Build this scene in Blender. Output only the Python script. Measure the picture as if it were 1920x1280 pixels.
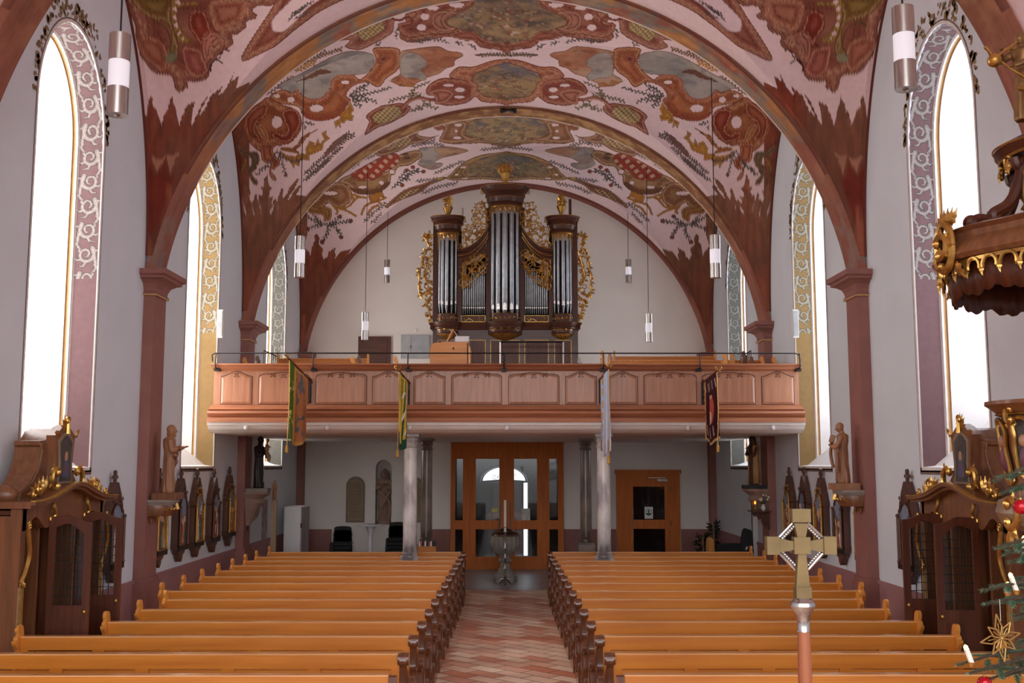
import bpy, bmesh, math, random
import numpy as np
from mathutils import Vector, Matrix
from mathutils.geometry import tessellate_polygon

for o in list(bpy.data.objects): bpy.data.objects.remove(o)
SC = bpy.context.scene
COL = SC.collection
PI = math.pi
random.seed(7)
RNG = np.random.default_rng(5)

# ---------------------------------------------------------------- camera
FPX, CAMH, HORIZ = 2000.0, 2.5, 868.0
TH = math.atan((HORIZ - 640) / FPX); PSI = math.atan(10 / FPX)
FWD = np.array([math.sin(PSI)*math.cos(TH), math.cos(PSI)*math.cos(TH), math.sin(TH)])
RGT = np.array([math.cos(PSI), -math.sin(PSI), 0.0]); UPV = np.cross(RGT, FWD)
CPOS = np.array([0, 0, CAMH])
cd = bpy.data.cameras.new('camera'); cam = bpy.data.objects.new('camera', cd); COL.objects.link(cam)
cd.sensor_width = 36; cd.sensor_fit = 'HORIZONTAL'; cd.lens = 36 * FPX / 1920
cd.clip_start = 0.05; cd.clip_end = 200
mw = Matrix.Identity(4)
for i in range(3):
    mw[i][0] = RGT[i]; mw[i][1] = UPV[i]; mw[i][2] = -FWD[i]; mw[i][3] = CPOS[i]
cam.matrix_world = mw
SC.camera = cam

# ---------------------------------------------------------------- light
VS = SC.view_settings
VS.view_transform = 'Standard'; VS.look = 'None'; VS.gamma = 1.0; VS.use_curve_mapping = False
VS.exposure = -0.95
GLASS_L, GLASS_R = 15.0, 8.5
wd = bpy.data.worlds.new('world'); SC.world = wd; wd.use_nodes = True
bg = wd.node_tree.nodes['Background']
bg.inputs['Strength'].default_value = 7.0
_n = wd.node_tree.nodes; _l = wd.node_tree.links     # daylight from the choir end: bright horizon, dim ground
_tc = _n.new('ShaderNodeTexCoord'); _sp = _n.new('ShaderNodeSeparateXYZ'); _cr = _n.new('ShaderNodeValToRGB'); _mr = _n.new('ShaderNodeMapRange')
_mr.inputs['From Min'].default_value = -1; _mr.inputs['From Max'].default_value = 1
_l.new(_tc.outputs['Generated'], _sp.inputs[0]); _l.new(_sp.outputs['Z'], _mr.inputs['Value']); _l.new(_mr.outputs['Result'], _cr.inputs['Fac']); _l.new(_cr.outputs['Color'], bg.inputs['Color'])
_e = _cr.color_ramp.elements; _e[0].position = 0.40; _e[0].color = (.16,.15,.14,1); _e[1].position = 1.0; _e[1].color = (.75,.85,1,1)
for _p, _c in ((.49, (.30,.29,.28,1)), (.52, (1.5,1.5,1.5,1)), (.62, (1.25,1.3,1.38,1))): _x = _e.new(_p); _x.color = _c
SC.cycles.max_bounces = 10; SC.cycles.diffuse_bounces = 8; SC.cycles.glossy_bounces = 3
SC.cycles.transmission_bounces = 6; SC.cycles.transparent_max_bounces = 10
SC.cycles.use_denoising = True
SC.cycles.sample_clamp_indirect = 6.0
SC.cycles.caustics_reflective = False; SC.cycles.caustics_refractive = False

def ray(px, py): return FWD + (px-960)/FPX*RGT - (py-640)/FPX*UPV
def atY(px, py, y): d = ray(px, py); return CPOS + d*(y/d[1])
def atX(px, py, x): d = ray(px, py); return CPOS + d*(x/d[0])
def atZ(px, py, z): d = ray(px, py); return CPOS + d*((z-CAMH)/d[2])
def project(P):
    v = np.asarray(P) - CPOS; w = v @ FWD
    return 960 + FPX*(v @ RGT)/w, 640 - FPX*(v @ UPV)/w

# ---------------------------------------------------------------- materials
def lin(c):
    if max(c) > 1.0: c = [x/255 for x in c]
    return tuple(x/12.92 if x <= .04045 else ((x+.055)/1.055)**2.4 for x in c)
def newmat(name):
    m = bpy.data.materials.new(name); m.use_nodes = True
    nt = m.node_tree; b = nt.nodes['Principled BSDF']
    return m, nt, b
def mat(name, c, rough=.6, metal=0., c2=None, scale=6., amt=.5, bump=0., bscale=None, stretch=(1,1,1), spec=.5, coat=0., detail=5.):
    m, nt, b = newmat(name)
    c = lin(c)
    b.inputs['Roughness'].default_value = rough; b.inputs['Metallic'].default_value = metal
    b.inputs['Specular IOR Level'].default_value = spec
    b.inputs['Coat Weight'].default_value = coat; b.inputs['Coat Roughness'].default_value = .15
    tc = nt.nodes.new('ShaderNodeTexCoord'); mp = nt.nodes.new('ShaderNodeMapping')
    mp.inputs['Scale'].default_value = stretch
    nt.links.new(tc.outputs['Object'], mp.inputs['Vector'])
    n = nt.nodes.new('ShaderNodeTexNoise'); n.inputs['Scale'].default_value = scale; n.inputs['Detail'].default_value = detail
    nt.links.new(mp.outputs['Vector'], n.inputs['Vector'])
    cr = nt.nodes.new('ShaderNodeValToRGB')
    c2l = lin(c2) if c2 is not None else tuple(x*.8 for x in c)
    cr.color_ramp.elements[0].color = (*c2l, 1); cr.color_ramp.elements[1].color = (*c, 1)
    cr.color_ramp.elements[0].position = .5-amt*.5; cr.color_ramp.elements[1].position = .5+amt*.3
    nt.links.new(n.outputs['Fac'], cr.inputs['Fac']); nt.links.new(cr.outputs['Color'], b.inputs['Base Color'])
    if bump:
        n2 = nt.nodes.new('ShaderNodeTexNoise'); n2.inputs['Scale'].default_value = bscale or scale*3; n2.inputs['Detail'].default_value = 4
        nt.links.new(mp.outputs['Vector'], n2.inputs['Vector'])
        bp = nt.nodes.new('ShaderNodeBump'); bp.inputs['Strength'].default_value = bump; bp.inputs['Distance'].default_value = .02
        nt.links.new(n2.outputs['Fac'], bp.inputs['Height']); nt.links.new(bp.outputs['Normal'], b.inputs['Normal'])
    return m
def wood(name, c, c2, axis='x', rough=.35, coat=.25, scale=5.):
    st = {'x': (.35, 5, 5), 'y': (5, .35, 5), 'z': (5, 5, .35)}[axis]
    return mat(name, c, rough, 0, c2, scale, .55, .05, scale*2, st, .45, coat)
def emit(name, c, s):
    m, nt, b = newmat(name)
    b.inputs['Base Color'].default_value = (*lin(c), 1)
    b.inputs['Emission Color'].default_value = (*lin(c), 1); b.inputs['Emission Strength'].default_value = s
    return m
def vcol(name, rough=.75, noise=.18, scale=14., spec=.2):
    m, nt, b = newmat(name)
    b.inputs['Roughness'].default_value = rough; b.inputs['Specular IOR Level'].default_value = spec
    a = nt.nodes.new('ShaderNodeAttribute'); a.attribute_name = 'Col'
    tc = nt.nodes.new('ShaderNodeTexCoord')
    n = nt.nodes.new('ShaderNodeTexNoise'); n.inputs['Scale'].default_value = scale; n.inputs['Detail'].default_value = 6
    nt.links.new(tc.outputs['Object'], n.inputs['Vector'])
    mr = nt.nodes.new('ShaderNodeMapRange'); mr.inputs['To Min'].default_value = 1-noise; mr.inputs['To Max'].default_value = 1+noise
    mr.inputs['From Min'].default_value = .25; mr.inputs['From Max'].default_value = .75
    nt.links.new(n.outputs['Fac'], mr.inputs['Value'])
    mx = nt.nodes.new('ShaderNodeVectorMath'); mx.operation = 'SCALE'
    nt.links.new(a.outputs['Color'], mx.inputs[0]); nt.links.new(mr.outputs['Result'], mx.inputs['Scale'])
    nt.links.new(mx.outputs['Vector'], b.inputs['Base Color'])
    return m

M = {}
M['plaster'] = mat('plaster_wall', (216,222,228), .85, 0, (207,213,219), 1.2, .6, .06, 40)
M['plaster_back'] = mat('plaster_back_wall', (232,225,217), .85, 0, (223,215,208), 1.0, .6, .08, 30)
M['reveal'] = mat('white_plaster', (232,230,228), .8, 0, (222,220,218), 3, .6)
M['dado'] = mat('dado_paint', (162,118,118), .6, 0, (148,105,105), 2.5, .6, .05, 30)
M['pilaster'] = mat('red_sandstone_paint', (148,98,88), .65, 0, (132,84,76), 3, .6, .05, 30)
M['goldline'] = mat('gold_line_paint', (205,165,95), .4)
M['ochre'] = mat('ochre_paint', (205,165,110), .6)
M['greyline'] = mat('taupe_line_paint', (120,100,90), .6)
M['whiteline'] = mat('white_line_paint', (235,228,222), .6)
M['beamwhite'] = mat('cream_beam_paint', (238,230,224), .55, 0, (230,222,216), 3, .5)
M['fresco'] = vcol('vault_fresco', noise=.06)
M['scroll'] = vcol('scroll_painting', noise=.08)
M['pew'] = wood('oak_varnish', (206,130,40), (182,104,26), 'x', .4, .12, 3)
M['pewend'] = wood('oak_end', (224,154,70), (200,124,48), 'z', .38, .15, 3)
M['pewcap'] = wood('oak_cap_painted_sheen', (232,172,112), (206,142,84), 'x', .25, .6, 3)  # lighter colour paints in the bright sheen along the pew top edges
M['pewdark'] = wood('carved_oak_brown', (112,66,40), (84,46,28), 'z', .25, .5, 4)
M['cherry'] = wood('parapet_wood', (182,130,100), (158,104,76), 'z', .4, .2, 4)
M['cherryh'] = wood('parapet_rail_wood', (182,120,86), (150,92,64), 'x', .35, .3, 4)
M['cherrydk'] = wood('parapet_groove', (70,38,28), (60,32,24), 'x', .5, .1, 4)
M['walnut'] = wood('walnut_case', (90,42,20), (60,26,12), 'z', .45, .05, 4)
M['walnutx'] = wood('walnut_moulding', (88,46,30), (60,30,20), 'x', .4, .15, 4)
M['confess'] = wood('confessional_wood', (132,84,52), (98,58,34), 'z', .4, .15, 4)
M['dooroak'] = wood('door_oak', (196,104,22), (168,82,14), 'z', .6, .0, 4)
M['doordark'] = wood('confessional_door_wood', (96,46,22), (66,30,14), 'z', .45, .05, 4)
M['palewood'] = wood('pale_wood', (176,150,120), (150,122,94), 'z', .5, .1, 4)
M['statuewood'] = mat('limewood', (168,118,84), .45, 0, (118,76,50), 5, .8, .15, 20, (1,1,.5))
M['gold'] = mat('gilding', (214,170,92), .3, .85, (150,104,48), 12, .6, .1, 30)
M['goldpaint'] = mat('gold_paint', (196,150,66), .35, .5, (150,104,40), 12, .6)
M['steel'] = mat('brushed_steel', (190,184,178), .28, .95, (165,160,155), 60, .6, 0, None, (1,1,.1))
M['pipe'] = mat('pipe_tin', (176,180,184), .3, .85, (140,144,150), 9, .7)
M['pipe2'] = M['pipe']
M['black'] = mat('black_plastic', (18,18,20), .5)
M['iron'] = mat('black_iron', (34,30,30), .45, .4)
M['dark'] = mat('dark_painted_shadow', (26,20,18), .9)  # near-black colour paints the shade inside the organ case and side closet
M['white'] = mat('white_lacquer', (226,224,224), .4, 0, (218,216,216), 3, .4)
M['lampglass'] = emit('lamp_opal_glass', (232,232,240), .75)
M['sandstone'] = mat('sandstone', (158,128,112), .8, 0, (128,102,90), 6, .7, .3, 30)
M['greystone'] = mat('grey_sandstone', (150,140,130), .75, 0, (122,112,104), 6, .7, .3, 30)
M['floor2'] = mat('grey_slab_floor', (158,152,150), .35, 0, (128,122,122), 1.4, .7, .05, 20)
M['candle'] = mat('ivory_wax', (240,232,214), .45)
M['flame'] = emit('flame', (255,205,110), 18)
M['red'] = mat('red_paint', (170,24,36), .35)
M['redball'] = mat('red_glass', (180,14,30), .12, .3)
M['silver'] = mat('silver', (200,196,192), .22, .95, (120,114,110), 20, .7)
M['greycab'] = mat('grey_metal', (170,172,174), .5)

# ---------------------------------------------------------------- mesh builder
class MB:
    def __init__(s, T=None): s.v = []; s.f = []; s.T = T
    def add(s, vs, fs):
        n = len(s.v); s.v += [tuple(map(float, p)) for p in vs]; s.f += [tuple(i+n for i in q) for q in fs]; return s
    def box(s, x0, x1, y0, y1, z0, z1):
        s.add([(x0,y0,z0),(x1,y0,z0),(x1,y1,z0),(x0,y1,z0),(x0,y0,z1),(x1,y0,z1),(x1,y1,z1),(x0,y1,z1)],
              [(0,3,2,1),(4,5,6,7),(0,1,5,4),(1,2,6,5),(2,3,7,6),(3,0,4,7)]); return s
    def cbox(s, c, d, rz=0., rx=0., ry=0.):
        R = Matrix.Rotation(rz,3,'Z') @ Matrix.Rotation(ry,3,'Y') @ Matrix.Rotation(rx,3,'X')
        vs = []
        for sx,sy,sz in ((-1,-1,-1),(1,-1,-1),(1,1,-1),(-1,1,-1),(-1,-1,1),(1,-1,1),(1,1,1),(-1,1,1)):
            p = R @ Vector((sx*d[0]/2, sy*d[1]/2, sz*d[2]/2)); vs.append((p.x+c[0], p.y+c[1], p.z+c[2]))
        return s.add(vs, [(0,3,2,1),(4,5,6,7),(0,1,5,4),(1,2,6,5),(2,3,7,6),(3,0,4,7)])
    def prism(s, poly, a, b, ax='y', holes=()):
        """extrude 2d polygon along ax from a to b; 2d coords are the other two axes in order"""
        def p3(p, t):
            if ax == 'x': return (t, p[0], p[1])
            if ax == 'y': return (p[0], t, p[1])
            return (p[0], p[1], t)
        loops = [list(poly)] + [list(h) for h in holes]
        flat = [p for l in loops for p in l]; N = len(flat)
        tris = tessellate_polygon([[Vector((p[0],p[1],0)) for p in l] for l in loops])
        vs = [p3(p,a) for p in flat] + [p3(p,b) for p in flat]
        fs = [tuple(t) for t in tris] + [tuple(i+N for i in reversed(t)) for t in tris]
        k = 0
        for l in loops:
            n = len(l)
            for i in range(n): fs.append((k+i, k+(i+1)%n, N+k+(i+1)%n, N+k+i))
            k += n
        return s.add(vs, fs)
    def loft(s, rings, cap=True, closed=True):
        n = len(rings[0]); vs = [p for r in rings for p in r]; fs = []
        for j in range(len(rings)-1):
            for i in range(n if closed else n-1):
                a = j*n+i; b = j*n+(i+1)%n; fs.append((a, b, b+n, a+n))
        if cap and closed:
            fs.append(tuple(reversed(range(n)))); fs.append(tuple(range(len(vs)-n, len(vs))))
        return s.add(vs, fs)
    def lathe(s, prof, c=(0,0,0), seg=20, sx=1., sy=1., a0=0., a1=2*PI, flute=0, famp=0.):
        full = abs(a1-a0-2*PI) < 1e-6; n = seg if full else seg+1
        rings = []
        for r, z in prof:
            ring = []
            for i in range(n):
                a = a0+(a1-a0)*i/seg; rr = r*(1+famp*math.cos(flute*a)) if flute else r
                ring.append((c[0]+rr*sx*math.cos(a), c[1]+rr*sy*math.sin(a), c[2]+z))
            rings.append(ring)
        return s.loft(rings, cap=full, closed=full)
    def tube(s, pts, r, seg=8, flat=1., cap=True):
        P = [Vector(p) for p in pts]; n = len(P)
        if not hasattr(r, '__len__'): r = [r]*n
        rings = []; up = None
        for i in range(n):
            t = (P[min(i+1,n-1)]-P[max(i-1,0)])
            if t.length < 1e-9: t = Vector((0,0,1))
            t.normalize()
            if up is None: up = Vector((0,0,1)) if abs(t.z) < .9 else Vector((1,0,0))
            a = t.cross(up)
            if a.length < 1e-6: a = t.orthogonal()
            a.normalize(); b = a.cross(t).normalized(); up = b
            rings.append([tuple(P[i]+a*math.cos(2*PI*k/seg)*r[i]*flat+b*math.sin(2*PI*k/seg)*r[i]) for k in range(seg)])
        return s.loft(rings, cap)
    def ell(s, c, r, seg=12, rings=8):
        if not hasattr(r, '__len__'): r = (r,r,r)
        prof = []
        vs = [(c[0],c[1],c[2]-r[2])]
        for j in range(1, rings):
            p = -PI/2+PI*j/rings
            for i in range(seg):
                a = 2*PI*i/seg; vs.append((c[0]+r[0]*math.cos(p)*math.cos(a), c[1]+r[1]*math.cos(p)*math.sin(a), c[2]+r[2]*math.sin(p)))
        vs.append((c[0],c[1],c[2]+r[2])); fs = []
        for i in range(seg): fs.append((0, 1+(i+1)%seg, 1+i))
        for j in range(rings-2):
            for i in range(seg):
                a = 1+j*seg+i; b = 1+j*seg+(i+1)%seg; fs.append((a, b, b+seg, a+seg))
        L = len(vs)-1; k = 1+(rings-2)*seg
        for i in range(seg): fs.append((L, k+i, k+(i+1)%seg))
        return s.add(vs, fs)
    def xf(s, mat4, start=0):
        s.v = s.v[:start] + [tuple(mat4 @ Vector(p)) for p in s.v[start:]]; return s
    def mesh(s, name, m=None, ang=.6, flat=False):
        me = bpy.data.meshes.new(name); me.from_pydata(s.v, [], s.f); me.update()
        bm = bmesh.new(); bm.from_mesh(me); bmesh.ops.recalc_face_normals(bm, faces=bm.faces); bm.to_mesh(me); bm.free()
        if m is not None: me.materials.append(m)
        if not flat:
            me.shade_smooth(); me.set_sharp_from_angle(angle=ang)
        return me
    def build(s, name, m, parent=None, **k):
        o = bpy.data.objects.new(name, s.mesh(name, m, **k)); COL.objects.link(o)
        if parent is not None: o.parent = parent
        return o
def tag(o, label=None, cat=None, group=None, kind=None):
    if label: o['label'] = label
    if cat: o['category'] = cat
    if group: o['group'] = group
    if kind: o['kind'] = kind
    return o
def thing(name, label, cat, loc=(0,0,0), rz=0., group=None, kind=None):
    o = bpy.data.objects.new(name, None); COL.objects.link(o); o.empty_display_size = .1
    o.location = loc; o.rotation_euler = (0,0,rz)
    return tag(o, label, cat, group, kind)
def struct(o, kind='structure'): o['kind'] = kind; return o
def world_child(o, root):
    """part modelled in world coordinates, root only translated"""
    o.parent = root; o.matrix_parent_inverse = Matrix.Translation(-root.location); return o
def copy_tree(o, parent=None):
    c = o.copy(); COL.objects.link(c)
    if parent is not None: c.parent = parent
    for ch in list(o.children): copy_tree(ch, c)
    return c
def catmull(pts, n=6, closed=True):
    P = [np.array(p, float) for p in pts]; N = len(P); out = []
    rng = range(N) if closed else range(N-1)
    for i in rng:
        if closed: p0,p1,p2,p3 = P[i-1],P[i],P[(i+1)%N],P[(i+2)%N]
        else: p0,p1,p2,p3 = P[max(i-1,0)],P[i],P[i+1],P[min(i+2,N-1)]
        for k in range(n):
            t = k/n
            out.append(.5*((2*p1)+(-p0+p2)*t+(2*p0-5*p1+4*p2-p3)*t*t+(-p0+3*p1-3*p2+p3)*t**3))
    if not closed: out.append(P[-1])
    return [tuple(p) for p in out]
# ---------------------------------------------------------------- vault geometry
RB, CB = 5.0, 4.355            # main barrel radius and axis height
WX = 5.0                       # half width of the nave
PILY = [(9.1, 9.6), (14.55, 15.05), (19.95, 20.45), (25.6, 25.95)]
BAYS = [(9.6, 14.55), (15.05, 19.95), (20.45, 25.6)]
def zbar(x, R=RB): return CB + np.sqrt(np.maximum(R*R - x*x, .0))
def groin_w(x, hw): return hw*(1-np.clip(1-np.abs(x)/4.7, 0, 1)**1.5)
def vault_z(x, y, yc, hw):
    zb = zbar(np.minimum(np.abs(x), 4.9)); w = np.maximum(groin_w(x, hw), 1e-4)
    t = np.clip(np.abs(y-yc)/w, 0, 1)
    zc = 9.37 - .27*(np.abs(x)/5)**2
    return zb + np.maximum(zc-zb, 0)*np.sqrt(1-t*t)
def ceil_at(x, y):
    z = zbar(np.minimum(np.abs(x), 4.9))
    for a, b in BAYS:
        m = (y > a) & (y < b)
        z = np.where(m, vault_z(x, y, (a+b)/2, (b-a)/2), z)
    for a, b in PILY: z = np.where((y > a) & (y < b), zbar(np.minimum(np.abs(x), 4.9), 4.945), z)
    return z
# value noise
_perm = np.random.default_rng(3).random((64, 64, 64))
def vnoise(x, y, z):
    xi = np.floor(x).astype(int); yi = np.floor(y).astype(int); zi = np.floor(z).astype(int)
    fx, fy, fz = x-xi, y-yi, z-zi
    fx, fy, fz = fx*fx*(3-2*fx), fy*fy*(3-2*fy), fz*fz*(3-2*fz)
    def g(a, b, c): return _perm[(xi+a) & 63, (yi+b) & 63, (zi+c) & 63]
    x00 = g(0,0,0)*(1-fx)+g(1,0,0)*fx; x10 = g(0,1,0)*(1-fx)+g(1,1,0)*fx
    x01 = g(0,0,1)*(1-fx)+g(1,0,1)*fx; x11 = g(0,1,1)*(1-fx)+g(1,1,1)*fx
    return (x00*(1-fy)+x10*fy)*(1-fz)+(x01*(1-fy)+x11*fy)*fz
def fbm(x, y, z, o=4):
    s = 0; a = .5; t = 0
    for i in range(o):
        s = s+a*vnoise(x, y, z); t += a; a *= .55; x, y, z = x*2.03+7.1, y*2.03+3.3, z*2.03+9.7
    return s/t
# ---- painted ornament: outlines taken off the photograph, laid onto the real vault surface
ZN = {'C':(712,0,2.56),'1':(420,80,6.4),'2':(420,240,6.4),'4':(220,0,6.4),'5':(640,80,6.),'6':(640,220,6.),'7':(600,0,5.333),'8':(230,160,3.2),'9':(540,320,3.554),'p':(0,0,1.)}
def Zp(z, s):
    a = list(map(float, s.replace(',', ' ').split())); ox, oy, k = ZN[z]
    return np.array([(ox+a[i]/k, oy+a[i+1]/k) for i in range(0, len(a), 2)])
RUST=(146,84,66); RUST2=(128,66,50); ORANGE=(166,100,58); OCH=(176,124,48); TAN=(158,124,92); GREEN=(98,90,70)
PINK=(232,206,206); DARK=(74,36,28); LEAF=(92,82,78); SKY=(152,144,136)
SH = []   # (kind, pts, colour, opts)
def poly(z, s, c, smooth=True, out=1.6, **k): SH.append(('poly', Zp(z, s), c, dict(smooth=smooth, out=out, **k)))
def ellp(z, x, y, rx, ry, c, rot=0, **k):
    ox, oy, q = ZN[z]; t = np.linspace(0, 2*PI, 24, endpoint=False)
    X = rx*np.cos(t); Y = ry*np.sin(t); cr, sr = math.cos(rot), math.sin(rot)
    SH.append(('poly', np.stack([ox+(x+X*cr-Y*sr)/q, oy+(y+X*sr+Y*cr)/q], 1), c, dict(smooth=False, out=k.pop('out', 1.3), **k)))
def scal(x, y, rx, ry, c, n=26, amp=.07):
    t = np.linspace(0, 2*PI, 160, endpoint=False); m = 1+amp*np.abs(np.sin(t*n/2)); SH.append(('poly', np.stack([x+rx*m*np.cos(t), y+ry*m*np.sin(t)], 1), c, dict(smooth=False, out=1.4, rib=1)))
def hole(z, *e, rot=0):
    for x, y, rx, ry in zip(e[0::4], e[1::4], e[2::4], e[3::4]):
        ellp(z, x, y, rx+7, ry+7, (120,80,56), rot, out=0); ellp(z, x, y, rx, ry, PINK, rot, out=0, plain=True)
def stroke(z, s, c, w): SH.append(('stroke', np.array(catmull(Zp(z, s), 6, False)), c, dict(w=w)))
def branch(z, s, c=LEAF, leaf=4.2, step=3.2):
    leaf *= 1.25; step *= 1.15
    P = np.array(catmull(Zp(z, s), 8, False)); SH.append(('stroke', P, c, dict(w=.7)))
    d = np.r_[0, np.cumsum(np.hypot(*np.diff(P, axis=0).T))]; n = int(d[-1]/step); side = 1
    for i in range(1, n+1):
        t = i*step
        if t > d[-1]: break
        x = np.interp(t, d, P[:,0]); y = np.interp(t, d, P[:,1]); x2 = np.interp(t+1, d, P[:,0]); y2 = np.interp(t+1, d, P[:,1])
        a = math.atan2(y2-y, x2-x) if (x2, y2) != (x, y) else 0
        side = -side; a2 = a+side*.8
        SH.append(('leaf', (x, y, a2, leaf*(.8+.4*random.random())), c, {}))
def jag(z, s, c, amp=2.5, n=3, **k):
    """outline with small leafy teeth"""
    P = np.array(catmull(Zp(z, s), n, True)); C = P.mean(0); out = []
    for i, p in enumerate(P):
        d = p-C; L = np.hypot(*d)+1e-6; out.append(p+d/L*(amp if i % 2 else -amp*.3))
    SH.append(('poly', np.array(out), c, dict(smooth=False, out=1.4, **k)))
# funnels of flame leaves over the capitals
poly('8','110 165 125 190 145 180 150 120 165 65 185 80 175 120 205 150 215 190 235 235 250 170 270 150 278 105 300 65 305 110 320 140 325 180 340 240 355 190 385 120 435 95 420 150 415 190 412 240 440 190 480 100 530 30 500 90 455 180 490 150 530 60 600 5 570 70 620 20 672 -85 650 -20 700 -60 680 20 760 -20 760 700 400 1300 0 1300 60 300',(132,62,44),False,1.2,fun=1)
poly('8','165 430 180 420 200 440 240 440 255 420 270 415 300 420 330 400 345 410 320 440 300 500 285 540 270 470 262 425 230 480 205 525 190 480',(160,112,90),False,.8)
poly('8','110 560 150 480 165 440 200 525 262 425 285 540 330 470 300 620 250 760 200 900 110 900',(112,44,30),False,0,soft=1)
poly('2','190 900 215 800 230 700 250 635 270 690 295 700 285 760 325 750 300 850 330 890 345 860 370 850 360 810 385 770 400 850 420 890 415 800 450 810 470 760 440 710 480 700 480 620 520 550 530 640 550 700 580 720 550 760 540 830 600 820 570 870 570 920 610 850 640 880 650 830 690 720 715 740 700 800 710 850 750 800 790 700 830 660 860 620 900 600 880 660 840 740 790 800 760 880 840 760 900 680 930 700 860 800 1000 820 1000 1280 600 2600 150 2600',(152,92,70),False,1.0,fun=1)
for s in ('330 890 350 960 370 1040 352 1060 345 980','415 870 440 940 448 1030 438 1000 425 930','540 1010 570 960 600 900 592 980 560 1040','220 860 245 930 270 1010 268 1070 240 990','640 900 655 950 648 1000 643 960'): poly('2',s,PINK,False,.8)
poly('9','118 520 140 540 150 570 160 500 180 470 175 430 195 420 210 450 205 490 235 520 225 560 240 590 265 570 270 540 320 510 310 540 320 560 310 590 350 540 420 520 200 1000 70 1350 20 1350 60 700 110 500',(136,74,54),False,1.0,fun=1)
# bay 1, large rocaille panel
poly('4','60 -60 110 60 150 160 215 310 220 450 260 560 270 660 330 740 400 840 480 890 600 900 660 930 690 1050 740 1110 800 1080 850 1040 840 980 930 985 1050 960 1100 900 1110 830 1130 760 1180 720 1250 620 1330 590 1390 520 1380 430 1450 410 1540 340 1550 260 1640 230 1680 180 1620 130 1700 70 1860 60 1900 -160 60 -160',(142,88,72),True,2.4,rib=1)
poly('4','180 -60 260 120 400 220 560 260 640 360 640 560 560 640 600 720 700 690 740 600 720 480 660 300 640 150 700 -60',(128,104,50),True,1.8,rib=1)
poly('4','240 480 330 430 470 460 560 520 600 620 600 800 520 860 420 780 330 700 260 600',(158,98,78),True,1.2,rib=1)
poly('4','660 -20 640 120 660 300 740 500 860 510 910 450 860 460 760 340 720 200 760 80 960 60 930 20 800 30 740 -20',(160,128,64),True,1.6)
poly('4','860 200 920 130 1040 130 1090 240 1130 350 1200 390 1080 420 1030 520 1000 560 920 420 860 330',(140,58,46),True,1.6,rib=1)
poly('4','780 560 900 570 1000 600 1040 700 1080 780 1080 880 960 940 850 880 800 760',(160,92,80),True,1.4,rib=1)
poly('4','1040 700 1020 520 1060 430 1150 390 1230 420 1300 520 1210 500 1150 560 1130 640 1180 700 1120 700',(176,116,100),True,1.6,rib=1)
poly('4','1120 20 1500 -20 1560 60 1500 250 1350 330 1200 370 1130 250',(164,104,82),True,0,rib=1)
poly('4','600 650 700 640 720 700 640 760 570 720',(130,128,100),True,1.2)
hole('4',725,25,35,25,692,108,26,26,690,208,24,26,703,300,26,30,742,400,28,22,788,467,16,14)
stroke('4','360 320 420 260 520 290 600 370 640 500 640 620',(96,84,50),1.2)
stroke('4','1120 860 1120 790 1180 720 1240 740 1260 760',DARK,1.6); stroke('4','1220 700 1280 600 1340 610',DARK,1.4)
poly('p','452 110 458 95 480 60 500 30 518 0 530 -20 700 -20 640 2 600 22 575 40 555 55 535 72 515 88 495 98 475 108 458 115',(150,92,74),True,2.2,rib=1)
poly('p','510 55 509 40 520 25 545 0 560 -20 640 -20 600 0 575 18 560 35 545 50 530 60 515 60',PINK,True,1.6,plain=True)
for s in ('540 40 560 20 590 0','545 30 575 10','552 36 580 22'): branch('p',s)
# strip between rib 1 and bay 2
poly('C','130 60 200 10 300 -30 640 -60 640 235 560 238 480 225 440 190 340 175 250 190 160 205 105 190 95 165 120 150 135 120 120 90',(156,92,74),True,2,rib=1); poly('C','240 100 260 70 330 40 420 20 370 60 320 90 320 120 380 145 330 170 280 155 250 130',(176,116,92),True,1.8,rib=1); poly('C','470 -20 440 30 380 60 330 90 325 120 380 140 420 160 480 185 560 215 660 222 660 -60',(128,104,84),True,2,scene=2)
poly('7','290 260 420 180 560 120 680 110 740 170 740 260 720 330 620 400 520 450 400 500 300 490 250 460 300 400 160 420 80 470 200 390 340 340 260 330 100 370 180 310',(156,98,82),True,2,rib=1)
poly('7','350 210 460 175 580 160 620 220 650 290 560 350 460 410 390 370 370 290',(164,140,92),True,1.4,lat=1)
poly('7','780 240 880 210 960 130 830 110 960 20 1100 -60 1560 -60 1500 60 1390 110 1250 170 1290 260 1370 290 1290 340 1100 350 900 380 800 330',(152,88,72),True,2.2,rib=1)
poly('7','1130 150 1200 110 1300 110 1390 130 1260 170 1250 230 1300 270 1370 280 1280 320 1180 300 1120 240',(164,110,92),True,1.6,rib=1)
hole('7',1130,80,60,22,1048,168,46,32,1015,275,46,32,1370,50,76,24)
poly('7','1280 350 1400 310 1520 310 1600 360 1640 390 1800 430 1920 440 1920 500 1760 490 1640 470 1560 420 1420 400',(152,88,72),True,1.6,rib=1)
stroke('7','720 190 800 200 880 170 920 210 900 250 820 260',RUST2,2.2)
for s in ('870 420 1000 400 1080 390','1290 430 1200 400 1080 390','1080 390 1000 430','820 30 860 60 900 30','770 390 760 300','1340 420 1420 440','1480 440 1560 480','540 460 600 440'): branch('7',s)
for s in ('455 190 500 150 560 112 600 88','470 195 520 150 575 115','490 172 540 130 610 92','500 178 550 142'): branch('p',s,(104,84,72)); 
for s in ('560 112 590 95 620 80','575 118 600 105 640 92'): branch('p',s,(120,88,66),5,2.6)
branch('p','555 135 575 122 590 118',OCH,6,3)
stroke('7','1560 550 1640 545 1780 550 1920 545',(120,80,60),1.6); branch('7','1580 560 1700 545 1920 545',(110,92,76),4.4,2.6)
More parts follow.
